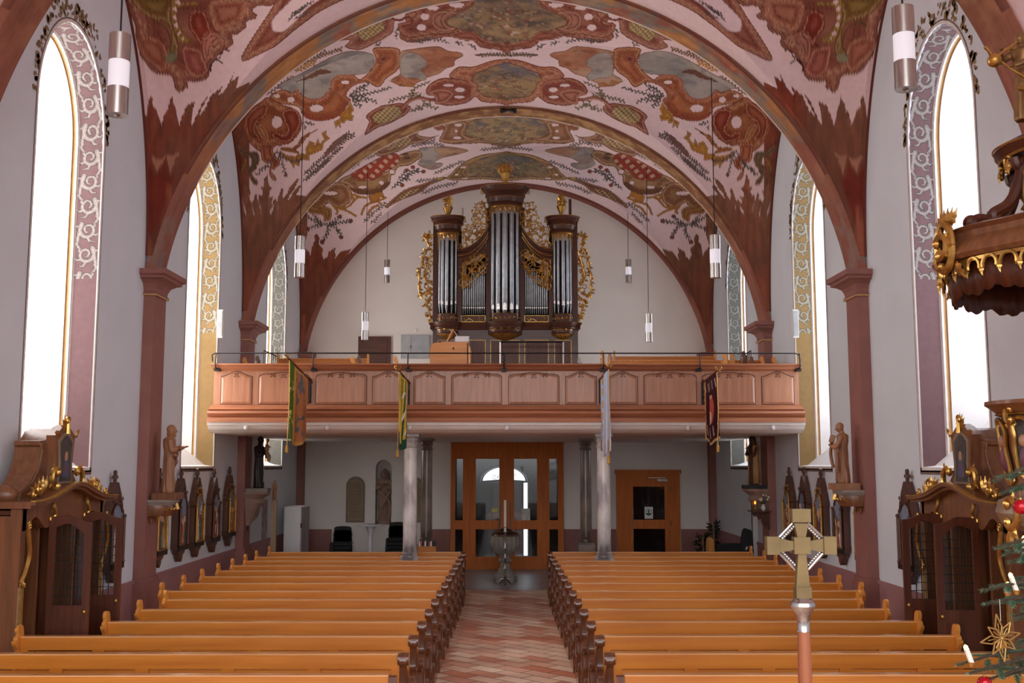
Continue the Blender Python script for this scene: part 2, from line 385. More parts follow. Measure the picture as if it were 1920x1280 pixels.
# bay 2 lunette
poly('p','507 178 529 168 548 174 557 169 570 182 586 186 604 183 617 168 621 163 622 150 638 141 664 142 676 148 698 128 704 112 700 90 745 90 750 105 750 122 742 135 725 147 712 163 700 160 685 152 668 157 655 168 650 180 658 187 650 200 640 215 620 224 600 227 580 224 567 215 562 203 550 198 530 195 510 187',(168,98,62),True,2,rib=1)
poly('1','640 540 700 560 820 600 880 570 960 650 1060 680 1180 660 1260 560 1290 540 1290 460 1380 400 1540 390 1700 370 1780 300 1810 200 1740 120 1400 120 900 380 700 480',SKY,True,1.6,scene=1)
poly('1','860 470 1000 400 1150 320 1280 340 1270 370 1150 380 1100 410 960 450',(110,72,56),True,.8)
stroke('1','870 575 930 640 1060 690 1180 670 1280 570',(176,104,80),2.2); stroke('1','1300 560 1290 480 1380 400 1560 400',(176,104,80),2)
poly('1','960 830 1060 880 1160 890 1300 860 1400 800 1440 720 1480 700 1460 800 1380 880 1240 930 1100 940 980 900 920 830',(150,66,42),True,1.4,rib=1)
poly('p','503 182 530 196 548 202 560 211 566 227 564 244 553 260 539 270 520 272 500 275 488 285 470 270 459 252 455 235 462 215 475 200 490 190',(158,92,58),True,2.2,rib=1)
poly('1','690 830 760 790 860 800 920 880 920 1000 860 1100 780 1200 640 1180 560 1100 640 1060 700 1100 760 1050 720 960',(140,60,42),True,1.3,rib=1)
poly('1','250 1000 260 900 340 800 460 720 530 740 520 840 480 900 400 960 380 1060 440 1150 380 1180 290 1130',(150,80,56),True,1.4,rib=1)
poly('1','380 1000 460 980 520 1060 540 1150 500 1180 430 1120',(176,118,80),True,1.2,rib=1)
hole('1',803,685,44,34,1110,788,80,44,635,955,62,72,635,640,40,22,1455,475,50,22)
poly('1','1320 600 1400 560 1470 520 1600 450 1720 460 1830 520 1790 500 1700 480 1600 500 1500 560 1450 640 1520 700 1480 720 1430 660 1380 640',(170,104,76),True,1.6,rib=1)
poly('2','430 180 680 190 690 220 620 210 590 260 610 330 670 380 660 450 610 500 560 500 610 570 630 630 580 620 550 560 540 490 570 430 500 420 450 370 440 260',(164,96,68),True,1.8,rib=1)
poly('2','170 200 260 270 330 280 400 290 430 370 410 440 370 510 340 560 400 630 400 680 350 670 300 570 290 480 330 420 310 350 240 330 180 290',(98,86,62),True,1.4,rib=1)
poly('2','660 260 740 320 850 340 920 300 980 310 980 240 1030 150 1090 180 1080 230 1130 120 1150 190 1200 130 1170 70 1230 30 1230 80 1270 120 1200 180 1180 260 1100 300 1020 330 1030 390 940 380 900 400 910 460 850 430 840 490 800 420 720 360',OCH,False,1.3,rib=1)
poly('2','700 230 800 240 880 190 940 100 1060 40 1140 0 1000 110 930 200 820 270',(156,98,56),True,1.2)
poly('2','680 240 780 230 880 270 900 310 800 290 700 270',(150,96,48),True,1)
poly('1','1520 710 1560 800 1530 860 1560 880 1540 940 1460 930 1450 970 1400 960 1400 1030 1370 990 1340 1030 1320 950 1380 920 1400 850 1460 800',OCH,False,1.3,rib=1)
poly('2','200 520 240 380 300 350 270 420 290 470 250 460 220 560','94 84 48' and (140,104,52),False,1)
for s in ('1500 640 1600 560 1740 500','1500 640 1700 620 1920 560','1500 640 1600 700 1640 780','1500 640 1680 660 1840 720','1560 600 1700 560','1560 680 1720 700','1540 640 1580 760','1600 560 1680 520'): branch('1',s)
for s in ('1900 570 1960 550 2000 530','950 960 1020 960 1080 990','960 980 980 1040'): branch('1',s)
for s in ('640 260 560 400 400 560','650 280 700 420 740 570','640 280 760 380 930 390','560 430 500 470 420 500'): branch('2',s)
ellp('2',740,565,22,22,(130,66,56)); 
poly('5','660 110 800 70 1080 40 1200 90 1340 110 1370 150 1280 200 1270 260 1180 290 1100 350 1000 380 950 400 900 430 800 470 650 480 560 420 660 350 650 280',(170,110,82),True,1.4,scene=3)
poly('5','680 150 800 110 940 180 960 260 900 300 960 380 930 430 820 400 720 400 660 330',(160,146,136),True,1,scene=1)
poly('5','520 420 600 440 680 420 700 460 640 480 700 480 780 440 840 470 800 500 660 490 600 460',(172,112,66),False,1)
ellp('5',470,185,90,42,(150,76,56),-.3,rib=1); ellp('5',475,183,25,12,(70,40,36),-.3)
# strip before rib 2
poly('5','280 820 420 720 560 690 680 680 780 720 750 790 660 850 520 920 420 950 340 1000 260 1040 290 950 310 890',(148,84,70),True,2,rib=1)
poly('5','350 830 450 750 560 710 640 720 690 760 660 820 580 880 450 910 380 900',(160,136,96),True,1.2,lat=1)
stroke('5','680 750 760 660 880 620 980 640 1050 640',RUST,3.2); stroke('5','690 740 760 670 880 632 980 652',(190,140,120),1)
poly('5','950 540 1000 460 1120 400 1250 400 1430 430 1540 530 1480 620 1400 680 1200 710 1080 680 1040 640 1060 600 980 590',(150,80,66),True,2,rib=1)
poly('5','960 580 1040 530 1160 520 1270 560 1240 620 1160 680 1060 690 1050 610',(168,104,86),True,1.4,rib=1)
hole('5',1205,480,58,16,1335,530,52,26,1330,612,56,16)
poly('C','340 350 380 320 440 320 480 310 540 290 600 283 660 283 660 492 560 495 490 488 460 465 430 480 430 400 340 375',(170,102,78),True,2,rib=1); poly('C','560 312 660 303 660 474 560 472 500 462 470 430 465 405 440 385 460 350 500 335',(150,118,84),True,1.8,scene=2)
for s in ('870 560 800 580 760 640','1000 430 920 470 830 510 770 590','780 590 680 620 540 660','900 560 860 600 800 600','770 780 860 740 1000 680','900 640 960 700 1080 740','840 700 900 760'): branch('5',s,(112,98,72))
for s in ('1000 580 1100 500 1250 380','940 640 1100 520 1300 330','1100 440 1300 240 1500 60','1250 300 1400 180 1560 80','1290 330 1400 230','960 560 1100 430'): branch('2',s,(104,86,80),4.5,2.4)
poly('2','1200 300 1300 180 1420 80 1480 60 1400 180 1280 300 1210 360',(120,88,80),False,.8)
# bay 3 lunette
poly('6','-40 720 100 640 200 640 430 600 500 610 590 540 640 430 770 380 880 370 910 430 860 480 760 540 640 560 600 640 560 660 540 760 420 850 280 870 150 850 80 770',(158,120,84),True,2,rib=1)
poly('6','100 640 300 520 430 450 560 400 640 420 660 480 600 560 480 610 430 670 330 710 200 710 120 670',(150,62,44),True,1.6,chk=1)
poly('6','100 790 180 800 300 820 430 790 520 720 540 760 420 850 280 870 150 850',(110,70,50),True,1)
hole('6',570,612,30,24,450,735,26,22,240,785,48,16)
ellp('6',735,455,40,18,(90,58,48),-.1); ellp('6',720,415,40,12,(90,58,48),-.1)
poly('6','870 350 1000 330 1200 325 1430 370 1300 420 1130 460 1050 510 1130 510 1130 550 1020 590 870 540 880 480 910 420',(150,124,112),True,1,scene=1)
poly('6','1050 350 1250 340 1430 370 1300 420 1150 440 1080 400',(160,110,84),True,.8,scene=3)
poly('9','190 190 240 110 300 80 370 80 420 130 425 190 390 230 330 250 270 215 240 240 200 250 130 250 160 200',(152,106,74),True,1.8,rib=2)
poly('9','120 250 160 215 220 235 260 240 290 260 285 320 240 340 235 300 200 290 150 285',(158,112,60),True,1.6,rib=1)
hole('9',285,150,46,13)
for s in ('330 245 400 240 460 180 520 180','340 250 400 270 450 300','440 200 430 160 470 170','490 290 520 230 600 200 650 180','530 290 560 250 600 230','590 200 620 220','300 230 330 270 320 285'): stroke('9',s,(166,112,52),2.2)
poly('6','300 880 460 830 490 900 440 900 380 960 330 960',(168,112,50),False,1)
for x, y in ((115,295),(130,388),(345,305),(418,333),(355,443),(228,476)): ellp('9',x,y,15,15,(128,60,48))
for s in ('240 360 180 370 140 385','240 360 170 330 125 300','240 360 290 350 340 310','240 360 320 350 410 335','240 350 320 380 352 435','250 360 270 400 232 466','240 350 200 330 180 300'): branch('9',s,LEAF,4.4,2.8)
for x, y in ((735,595),(805,560),(925,608),(685,762)): ellp('6',x,y,26,22,(132,66,52))
for s in ('900 610 800 600 740 650','560 810 640 740 760 650 860 600','640 700 700 640 730 600','680 700 760 690'): branch('6',s,LEAF,4.2,2.8)
# strips of bay 3
poly('C','300 620 330 590 380 575 450 560 660 556 660 702 560 699 500 687 420 690 330 690 290 670 330 650',(158,114,84),True,1.8,rib=1); poly('C','420 600 450 575 520 562 660 560 660 692 560 691 500 676 440 660 410 640',(160,138,102),True,1.6,scene=2)
poly('6','1100 250 1150 150 1180 60 1300 40 1420 60 1380 180 1450 220 1620 240 1300 290 1120 280',(158,112,82),True,1.8,rib=1)
hole('6',1315,85,44,16,1293,155,18,16,1305,230,44,14); ellp('6',1100,105,62,42,(156,96,70),rib=1)
poly('6','390 330 560 220 700 170 860 150 870 200 1000 220 1100 200 900 290 800 300 650 380 420 440',(150,108,86),True,1.6,rib=1)
poly('6','540 270 700 205 780 220 780 290 650 340 520 370',(164,130,98),True,1,lat=1)
for s in ('780 330 900 300 1050 250','900 300 1000 290 1150 320','100 560 250 470 380 420','60 600 180 500 300 400','20 620 120 560 200 520','880 120 960 110 1020 100'): branch('6',s,(120,100,96),4,2.6)
poly('C','380 810 400 780 480 745 560 733 660 733 660 862 500 860 400 865 340 855 370 830',(158,122,80),True,1.6,rib=1); poly('C','410 820 460 775 540 745 660 740 660 850 500 850 430 850',(110,98,74),True,1.4,scene=2)
poly('6','1180 690 1250 620 1300 560 1400 520 1440 560 1380 620 1450 680 1300 710',(150,116,76),True,1.4,rib=1); hole('6',1370,562,34,12,1300,645,22,12,1392,687,38,8)
poly('6','500 990 700 820 900 750 1040 700 1150 670 1180 690 1000 760 900 840 700 920 560 990 520 1020',(126,84,62),True,1.4,rib=1); poly('6','600 960 700 850 830 800 880 810 800 870 680 930',(140,100,74),True,1,lat=1)
for s in ('830 720 1000 700 1150 690','1040 640 1200 560 1380 490','900 860 1100 780 1300 740','250 1180 400 1040 500 960','330 1200 450 1080','1560 370 1700 350 1840 340'): branch('6',s,(120,104,100),4,2.6)
poly('6','1050 690 1130 670 1160 690 1100 710',(176,146,66),False,.8)

def seg_dist(px, py, P, closed):
    best = np.full(px.shape, 1e9, np.float32); arc = np.zeros(px.shape, np.float32); s = 0.
    n = len(P); m = n if closed else n-1
    for i in range(m):
        ax, ay = P[i]; bx, by = P[(i+1) % n]; dx, dy = bx-ax, by-ay; L2 = dx*dx+dy*dy+1e-9; L = math.sqrt(L2)
        t = np.clip(((px-ax)*dx+(py-ay)*dy)/L2, 0, 1)
        d = np.hypot(px-ax-t*dx, py-ay-t*dy); k = d < best
        best = np.where(k, d, best); arc = np.where(k, s+t*L, arc); s += L
    return best, arc
def inside(px, py, P):
    c = np.zeros(px.shape, bool); n = len(P)
    for i in range(n):
        x1, y1 = P[i]; x2, y2 = P[(i+1) % n]
        if y1 == y2: continue
        k = ((y1 > py) != (y2 > py)) & (px < (x2-x1)*(py-y1)/(y2-y1)+x1)
        c ^= k
    return c
def paint(px, py, col, X, Y, Z):
    px = np.where(px > 950, 1900-px, px).astype(np.float32); py = py.astype(np.float32)
    for kind, P, c, o in SH:
        c = np.array(lin(c))
        if kind == 'leaf':
            x, y, a, L = P; k = np.nonzero((abs(px-x) < L+2) & (abs(py-y) < L+2))[0]
            if not len(k): continue
            dx = px[k]-x; dy = py[k]-y; u = dx*math.cos(a)+dy*math.sin(a); v = -dx*math.sin(a)+dy*math.cos(a)
            q = ((u-L/2)/(L/2))**2+(v/(L*.26))**2 < 1; col[k[q]] = c*(.8+.4*random.random()); continue
        if o.get('smooth'): P = np.array(catmull(P, 4))
        w = o.get('w', 0)+1
        k = np.nonzero((px > P[:,0].min()-w) & (px < P[:,0].max()+w) & (py > P[:,1].min()-w) & (py < P[:,1].max()+w))[0]
        if not len(k): continue
        x, y = px[k], py[k]
        if kind == 'stroke':
            d, _ = seg_dist(x, y, P, False); q = d < o['w']; sh = (.7+.45*(1-d[q]/o['w']))[:,None]; col[k[q]] = c*sh; continue
        ins = inside(x, y, P); k = k[ins]; x, y = x[ins], y[ins]
        if not len(k): continue
        d, arc = seg_dist(x, y, P, True); C0 = P.mean(0)
        base = np.repeat(c[None], len(k), 0)
        nz = fbm(X[k]*2.2, Y[k]*2.2, Z[k]*2.2); nf = fbm(X[k]*9, Y[k]*9, Z[k]*9, 3)
        if not o.get('plain'): base = base*(1+(nz[:,None]-.5)*.5+(nf[:,None]-.5)*.35)
        if 'rib' in o:
            ang = np.arctan2(y-C0[1], x-C0[0]); dm = max(float(np.percentile(d, 97)), 4.); dn = np.clip(d/dm, 0, 1)
            st = np.sin(arc*1.35+nz*10+dn*3); f2 = np.sin(arc*.42+nz*8)
            hi = np.array(lin((220,178,142))); dk = np.array(lin((104,46,34)))
            t1 = np.clip(1-np.abs(dn-.22-.05*f2)/.14, 0, 1)*(.6+.4*st); t2 = np.clip(1-np.abs(dn-.55-.10*st*.6)/.22, 0, 1)*(.75+.25*st)
            t3 = np.clip((dn-.78)*3, 0, 1)*(.5+.3*st)
            base = base*(1-.62*t1[:,None])+hi*.62*t1[:,None]; base = base*(1-.72*t2[:,None])+dk*.72*t2[:,None]; base = base*(1-.25*t3[:,None])+hi*.25*t3[:,None]
            ln = (np.abs((d % 9.5)-6.0) < .5) & (d < dm*.75); base[ln] = base[ln]*.5
        if 'fun' in o:
            n2 = fbm(X[k]*1.3+5, Y[k]*1.3, Z[k]*.6); n3 = fbm(X[k]*14, Y[k]*14, Z[k]*1.5, 3)
            t = np.clip((n2-.36)*4, 0, 1)[:,None]; g = np.array(lin((122,94,72)))
            base = base*(1-.6*t)+g*.6*t; base = base*(1+(n3[:,None]-.5)*.9)
            zz = np.clip((Z[k]-5.3)/2.2, 0, 1)[:,None]; base = base*zz+np.array(lin((108,62,46)))*(.85+.5*(n2[:,None]-.3)+.5*(n3[:,None]-.5))*(1-zz)
        if 'scene' in o:
            a = fbm(X[k]*1.7+3, Y[k]*1.7, Z[k]*2.4+9); b2 = fbm(X[k]*5+13, Y[k]*5, Z[k]*5+9)
            if o['scene'] == 1: c2 = np.array(lin((172,160,152))); c3 = np.array(lin((112,108,112)))
            elif o['scene'] == 3: c2 = np.array(lin((188,150,122))); c3 = np.array(lin((120,70,50)))
            else: c2 = np.array(lin((168,138,100))); c3 = np.array(lin((62,62,70)))
            t = np.clip((a-.38)*4, 0, 1)[:,None]; u = np.clip((b2-.5)*6, 0, 1)[:,None]
            base = base*(1-t)+c2*t; base = base*(1-.6*u)+c3*.6*u
            if o['scene'] == 2:
                yy = ((y-P[:,1].min())/np.ptp(P[:,1])); g1 = fbm(X[k]*4+2, Y[k]*5, Z[k]*5, 3); g2 = fbm(X[k]*9+33, Y[k]*12, Z[k]*9, 2)
                cloud = np.clip((.5-yy)*5, 0, 1)*np.clip((g1-.47)*9, 0, 1); base = base*(1-.75*cloud[:,None])+np.array(lin((92,96,112)))*.75*cloud[:,None]
                pal = np.array([lin(q) for q in ((196,180,160),(150,76,58),(84,74,66),(176,140,92),(96,100,116),(70,54,44))])
                idx = np.clip((fbm(X[k]*7+90, Y[k]*9, Z[k]*7, 2)*9).astype(int)-2, 0, 5); fg = np.clip((g2-.50)*14, 0, 1)*np.clip((yy-.18)*5, 0, 1)*np.clip((1.0-np.abs(x-950)/150), .3, 1)
                base = base*(1-.8*fg[:,None])+pal[idx]*.8*fg[:,None]
                dk = np.clip((yy-.8)*5, 0, 1)[:,None]*.5; base = base*(1-dk)+np.array(lin((74,58,46)))*dk
        if 'lat' in o:
            u = (x*.8+y*.75); v = (x*.9-y*1.1)
            ln = (np.abs((u/8) % 1-.5) < .1) | (np.abs((v/8) % 1-.5) < .1)
            base = np.where(ln[:,None], np.array(lin((206,178,132))), base*.66)
        if 'chk' in o:
            u = np.floor((x+y*.9)/11); v = np.floor((x-y*1.5)/11)
            base = np.where((((u+v) % 2) == 0)[:,None] & ((u % 2) == 0)[:,None], np.array(lin((196,160,140))), base)
        if 'soft' in o:
            t = np.clip(d/8, 0, 1)[:,None]; base = base*t+col[k]*(1-t)
        if o['out'] > 0:
            e = d < o['out']; base[e] = np.array(lin(DARK))*.55+base[e]*.45
            e = (d >= o['out']) & (d < o['out']*1.9); base[e] = base[e]*.9+np.array(lin((190,140,110)))*.12
        col[k] = base
    return col
def is_hidden(X, Y, Z):
    h = np.zeros(X.shape, bool)
    for t in np.linspace(.5, .985, 60):
        x = X*t; y = Y*t; z = CAMH+(Z-CAMH)*t
        h |= (z > ceil_at(x, y)+.015) & (y > 9)
    return h
def base_col(X, Y, Z, rib=False):
    n1 = fbm(X*1.1, Y*1.1, Z*1.1); n2 = fbm(X*7, Y*7, Z*7, 3)
    pk = np.array(lin(PINK)); col = np.repeat(pk[None], len(X), 0)*(1+(n1[:,None]-.5)*.16)
    return col
def rust_springer(X, Y, Z, col, top, soft=.5, c=(136,78,58)):
    """rust-red painted fans where the strips come down to the capitals; ragged upper edge"""
    j = fbm(X*3, Y*9, Z*.7+3)*1.4; st = fbm(X*10, Y*22, Z*1.2, 3)
    e = Z-(top+j-.7+(st-.5)*1.3); t = np.clip(-e/soft, 0, 1)[:,None]
    cc = np.array(lin(c))*(1+(st[:,None]-.5)*1.0+(fbm(X*2,Y*2,Z*2)[:,None]-.5)*.5)
    return col*(1-t)+cc*t
def grid_mesh(name, P, mask_faces=None, cols=None, mt=None, parent=None):
    ny, nx, _ = P.shape; me = bpy.data.meshes.new(name); V = P.reshape(-1, 3)
    i = np.arange(ny*nx).reshape(ny, nx)
    F = np.stack([i[:-1,:-1], i[1:,:-1], i[1:,1:], i[:-1,1:]], -1).reshape(-1, 4)
    if mask_faces is not None: F = F[mask_faces.reshape(-1)]
    me.vertices.add(len(V)); me.vertices.foreach_set('co', V.astype(np.float32).ravel())
    me.loops.add(F.size); me.loops.foreach_set('vertex_index', F.astype(np.int32).ravel())
    me.polygons.add(len(F)); me.polygons.foreach_set('loop_start', np.arange(0, F.size, 4, dtype=np.int32))
    me.update(calc_edges=True)
    if cols is not None:
        a = me.color_attributes.new('Col', 'FLOAT_COLOR', 'POINT')
        c4 = np.ones((len(V), 4), np.float32); c4[:, :3] = np.clip(cols, 0, 1); a.data.foreach_set('color', c4.ravel())
    if mt: me.materials.append(mt)
    me.shade_smooth()
    o = bpy.data.objects.new(name, me); COL.objects.link(o)
    if parent: o.parent = parent
    return o
Q = 1.0    # sampling density of the painted vault
XS = lambda n: np.sin(np.linspace(-1, 1, n)*1.45)/math.sin(1.45)*WX
for bi, (a, b) in enumerate(BAYS):
    yc, hw = (a+b)/2, (b-a)/2
    nx = int([1150, 1000, 820][bi]*Q); n1, n2 = int([46, 46, 40][bi]*Q), int([230, 220, 190][bi]*Q)
    x = XS(nx); ph = np.linspace(-PI/2, PI/2, n2); q = np.linspace(0, 1, n1)
    w = groin_w(x, hw)[None]
    rows = [yc-(w+(hw-w)*q[::-1,None])[:-1], yc+w*np.sin(ph)[:,None], (yc+(w+(hw-w)*q[:,None]))[1:]]
    Y = np.concatenate(rows, 0); X = np.repeat(x[None], len(Y), 0); Z = vault_z(X, Y, yc, hw)
    isstrip = np.ones(len(Y), bool); isstrip[n1-1:n1-1+n2] = False
    Xf, Yf, Zf = X.ravel(), Y.ravel(), Z.ravel()
    hid = is_hidden(Xf, Yf, Zf)
    Ym = np.where(hid, 2*yc-Yf, Yf)
    P = np.stack([Xf, Ym, Zf], 1); px, py = project(P)
    col = base_col(Xf, Yf, Zf)
    col = paint(px, py, col, Xf, Ym, Zf)
    s = np.nonzero(np.repeat(isstrip, X.shape[1]))[0]
    col[s] = rust_springer(Xf[s], Yf[s], Zf[s], col[s], 6.9 if bi < 2 else 6.7)
    low = np.nonzero(Zf < 7.2)[0]
    col[low] = rust_springer(Xf[low], Ym[low], Zf[low], col[low], 6.0, .4)
    wl = np.nonzero(np.abs(Xf) > 4.965)[0]; col[wl] = np.array(lin((108,60,50)))
    o = grid_mesh('ceiling', np.stack([X, Y, Z], -1), None, col, M['fresco']); struct(o)
# plain vault over the camera end of the nave
x = XS(60); yy = np.linspace(-2.5, 9.1, 30); X, Y = np.meshgrid(x, yy); Z = zbar(np.minimum(np.abs(X), 4.9))
struct(grid_mesh('ceiling', np.stack([X, Y, Z], -1), None, base_col(X.ravel(), Y.ravel(), Z.ravel()), M['fresco']))
# transverse arches
for ri, (a, b) in enumerate(PILY):
    R = 4.945; th = np.linspace(-1.41, 1.41, 700); pr = [(R+.1, a), (R, a), (R, (a+b)/2), (R, b), (R+.1, b)]
    ys = [a]+list(np.linspace(a, b, 22))+[b]; rs = [R+.12]+[R]*22+[R+.12]; dz = 0
    if ri == 0: dz = -.08
    T, YI = np.meshgrid(th, np.arange(len(ys))); Yr = np.array(ys)[YI]; Rr = np.array(rs)[YI]
    X = Rr*np.sin(T); Z = CB+Rr*np.cos(T)+dz; X = np.clip(X, -WX, WX)
    Xf, Yf, Zf = X.ravel(), Yr.ravel(), Z.ravel()
    n = fbm(Xf*1.6+20, Yf*1.6, Zf*1.6); n2 = fbm(Xf*5, Yf*5, Zf*5); st = fbm(Xf*1.5, Yf*16, Zf*1.5+4, 4)
    C = lambda c: np.array(lin(c))[None]
    if ri == 1:
        u1 = np.clip((n-.47)*9, 0, 1)[:,None]; u2 = np.clip((.47-n)*10, 0, 1)[:,None]; u3 = np.clip((n2-.5)*5, 0, 1)[:,None]; col = C((132,124,116))*(1-u1)+C((176,122,76))*u1; col = col*(1-u2)+C((156,94,76))*u2; col = col*(1-.4*u3)+C((196,144,92))*.4*u3
    elif ri == 3: col = np.repeat(C((126,70,58)), len(Xf), 0)
    else: u1 = np.clip((n2-.45)*6, 0, 1)[:,None]; col = C((142,98,68))*(1-u1)+C((176,136,92))*u1
    t = np.clip((7.7-Zf)/1.6, 0, 1)[:,None]; col = col*(1-t)+C((148,94,78))*t
    col = col*(1+(n2[:,None]-.5)*.4+(st[:,None]-.5)*.6)
    if ri == 1:
        g = np.clip((6.4-Zf)/.6, 0, 1)[:,None]*(n2[:,None] > .5); col = col*(1-.5*g)+C((130,120,112))*.5*g
    e = (YI.ravel() >= 21) & (Zf > 6.5); 
    if ri in (1, 2): col[e] = np.array(lin((226,214,206)))
    e = (YI.ravel() == 1) & (Zf > 6.5); col[e] = np.array(lin((110,66,56)))
    o = grid_mesh('trim_%d' % (ri+1), np.stack([X, Yr, Z], -1), None, col, M['fresco']); struct(o)
# ---------------------------------------------------------------- floor
def floor_mat():
    m, nt, b = newmat('terracotta_tiles'); b.inputs['Roughness'].default_value = .45; b.inputs['Specular IOR Level'].default_value = .35
    tc = nt.nodes.new('ShaderNodeTexCoord'); mp = nt.nodes.new('ShaderNodeMapping'); mp.inputs['Rotation'].default_value = (0,0,PI/4)
    nt.links.new(tc.outputs['Object'], mp.inputs['Vector'])
    br = nt.nodes.new('ShaderNodeTexBrick'); br.offset = .5; br.inputs['Scale'].default_value = 1
    br.inputs['Brick Width'].default_value = .46; br.inputs['Row Height'].default_value = .23; br.inputs['Mortar Size'].default_value = .008
    br.inputs['Color1'].default_value = (*lin((206,126,94)),1); br.inputs['Color2'].default_value = (*lin((250,222,192)),1); br.inputs['Mortar'].default_value = (*lin((96,66,54)),1)
    nt.links.new(mp.outputs['Vector'], br.inputs['Vector'])
    n = nt.nodes.new('ShaderNodeTexNoise'); n.inputs['Scale'].default_value = 3; nt.links.new(tc.outputs['Object'], n.inputs['Vector'])
    mx = nt.nodes.new('ShaderNodeMix'); mx.data_type = 'RGBA'; mx.blend_type = 'MULTIPLY'; mx.inputs[0].default_value = .05
    nt.links.new(br.outputs['Color'], mx.inputs[6]); nt.links.new(n.outputs['Fac'], mx.inputs[7]); nt.links.new(mx.outputs[2], b.inputs['Base Color'])
    bp = nt.nodes.new('ShaderNodeBump'); bp.inputs['Strength'].default_value = .3; bp.inputs['Distance'].default_value = .004
    nt.links.new(br.outputs['Fac'], bp.inputs['Height']); bp.invert = True; nt.links.new(bp.outputs['Normal'], b.inputs['Normal'])
    return m
M['tiles'] = floor_mat()
struct(MB().box(-WX-.3, WX+.3, -2.5, 21.6, -.2, 0).build('floor', M['tiles']))
struct(MB().box(-WX-.3, WX+.3, 21.6, 27.5, -.2, 0).build('floor', M['floor2']))

# ---------------------------------------------------------------- side walls with arched windows
WINS = [(6.55, .93), (11.97, .93), (17.42, .92), (22.98, .92)]; SILL, WTOP = 2.45, 7.55
def arch_pts(yc, hw, z0, z1, n=20, e=1.0):
    r = hw*e; zs = z1-r
    return [(yc-hw, z0), (yc+hw, z0)] + [(yc+hw*math.cos(t), zs+r*math.sin(t)) for t in np.linspace(0, PI, n)]
NICHE = arch_pts(21.75, .27, .55, 1.95, 10)
for sx, side in ((-1, 'left'), (1, 'right')):
    holes = [arch_pts(yc, hw, SILL, WTOP, 24, 1.25) for yc, hw in WINS[1:]]
    if sx > 0: holes.append(NICHE)
    outer = [(-2.5, 0), (26, 0), (26, 9.5), (-2.5, 9.5)]
    struct(MB().prism(outer, sx*WX, sx*(WX+.02), 'x', holes).build('wall_'+side, M['plaster'], flat=True))
    # dado
    b = MB(); 
    segs = [(-2.5, 25.9)] if sx < 0 else [(-2.5, 21.48), (22.02, 25.9)]
    for a, c in segs: b.box(sx*WX, sx*(WX-.02), a, c, 0, .93); b.box(sx*WX, sx*(WX-.035), a, c, .90, .945)
    struct(b.build('baseboard_'+side, M['dado'], flat=True))
# niche in right wall
b = MB(); b.prism(NICHE, WX+.25, WX+.27, 'x')
pts = [(p[0], p[1]) for p in NICHE]; n = len(pts)
b.loft([[(WX, p[0], p[1]) for p in pts], [(WX+.25, p[0], p[1]) for p in pts]], cap=False)
struct(b.build('trim_10', M['reveal'], flat=True))

# acanthus scroll band along the window reveal, painted
def scroll_cols(S, T, W, bgc, fgc, limit):
    """S along, T across 0..1, both in metres after scaling; running acanthus scroll of alternating volutes"""
    x = (T*W).ravel(); y = S.ravel(); col = np.repeat(np.array(lin(bgc))[None], y.size, 0); fg = np.array(lin(fgc)); cell = W*1.02
    lim = np.nonzero(y > limit)[0]; n = int(y.max()/cell)+1
    dist = np.full(y.size, 9.); wid = np.full(y.size, 1.)
    def line(P, w0, w1):
        P = np.array(P); k = lim[(y[lim] > P[:,1].min()-.05) & (y[lim] < P[:,1].max()+.05)]
        if not len(k): return
        d, arc = seg_dist(x[k], y[k], P, False); L = np.hypot(*np.diff(P, axis=0).T).sum(); w = w0+(w1-w0)*np.clip(arc/L, 0, 1)
        q = d/w < dist[k]/wid[k]; kk = k[q]; dist[kk] = d[q]; wid[kk] = w[q]
    for i in range(int(limit/cell), n):
        s = 1 if i % 2 == 0 else -1; cx, cy = W*(.5+.02*s), (i+.5)*cell; r = W*.34
        sp = [(cx+s*r*(1-.72*t)*math.cos(2.4+t*8.2), cy+r*(1-.72*t)*math.sin(2.4+t*8.2)*1.1) for t in np.linspace(0, 1, 30)]
        line(sp, .026, .010); line([(cx-s*W*.42, cy-cell*.60), (cx-s*W*.36, cy-cell*.2), (sp[0][0], sp[0][1])], .014, .026)
        for t0, L in ((.05,.10),(.17,.11),(.29,.10),(.41,.08),(.52,.06)):
            j = int(t0*29); p = sp[j]; a = math.atan2(p[1]-cy, p[0]-cx)+s*.5; line([p, (p[0]+L*.6*math.cos(a), p[1]+L*.6*math.sin(a)), (p[0]+L*math.cos(a+s*.5), p[1]+L*math.sin(a+s*.5))], .018, .004)
        line([(cx+s*W*.30, cy+cell*.30), (cx+s*W*.40, cy+cell*.48), (cx+s*W*.30, cy+cell*.60)], .016, .005)
    rel = dist/wid; m = rel < 1; e = (rel >= 1) & (dist-wid < .008)
    col[m] = fg*(1.08-.35*rel[m]**2)[:,None]; col[e] = fg*.22
    mid = m & (np.abs(rel-.45) < .12); col[mid] = fg*.62
    col = col.reshape(*S.shape, 3)
    return np.where(((T < .06) | (T > .94))[..., None], np.array(lin((206,198,192))), col)
WCOL = [((112,86,88),(152,142,138)), ((112,86,88),(152,142,138)), ((140,114,74),(160,152,134)), ((92,90,84),(124,120,112))]
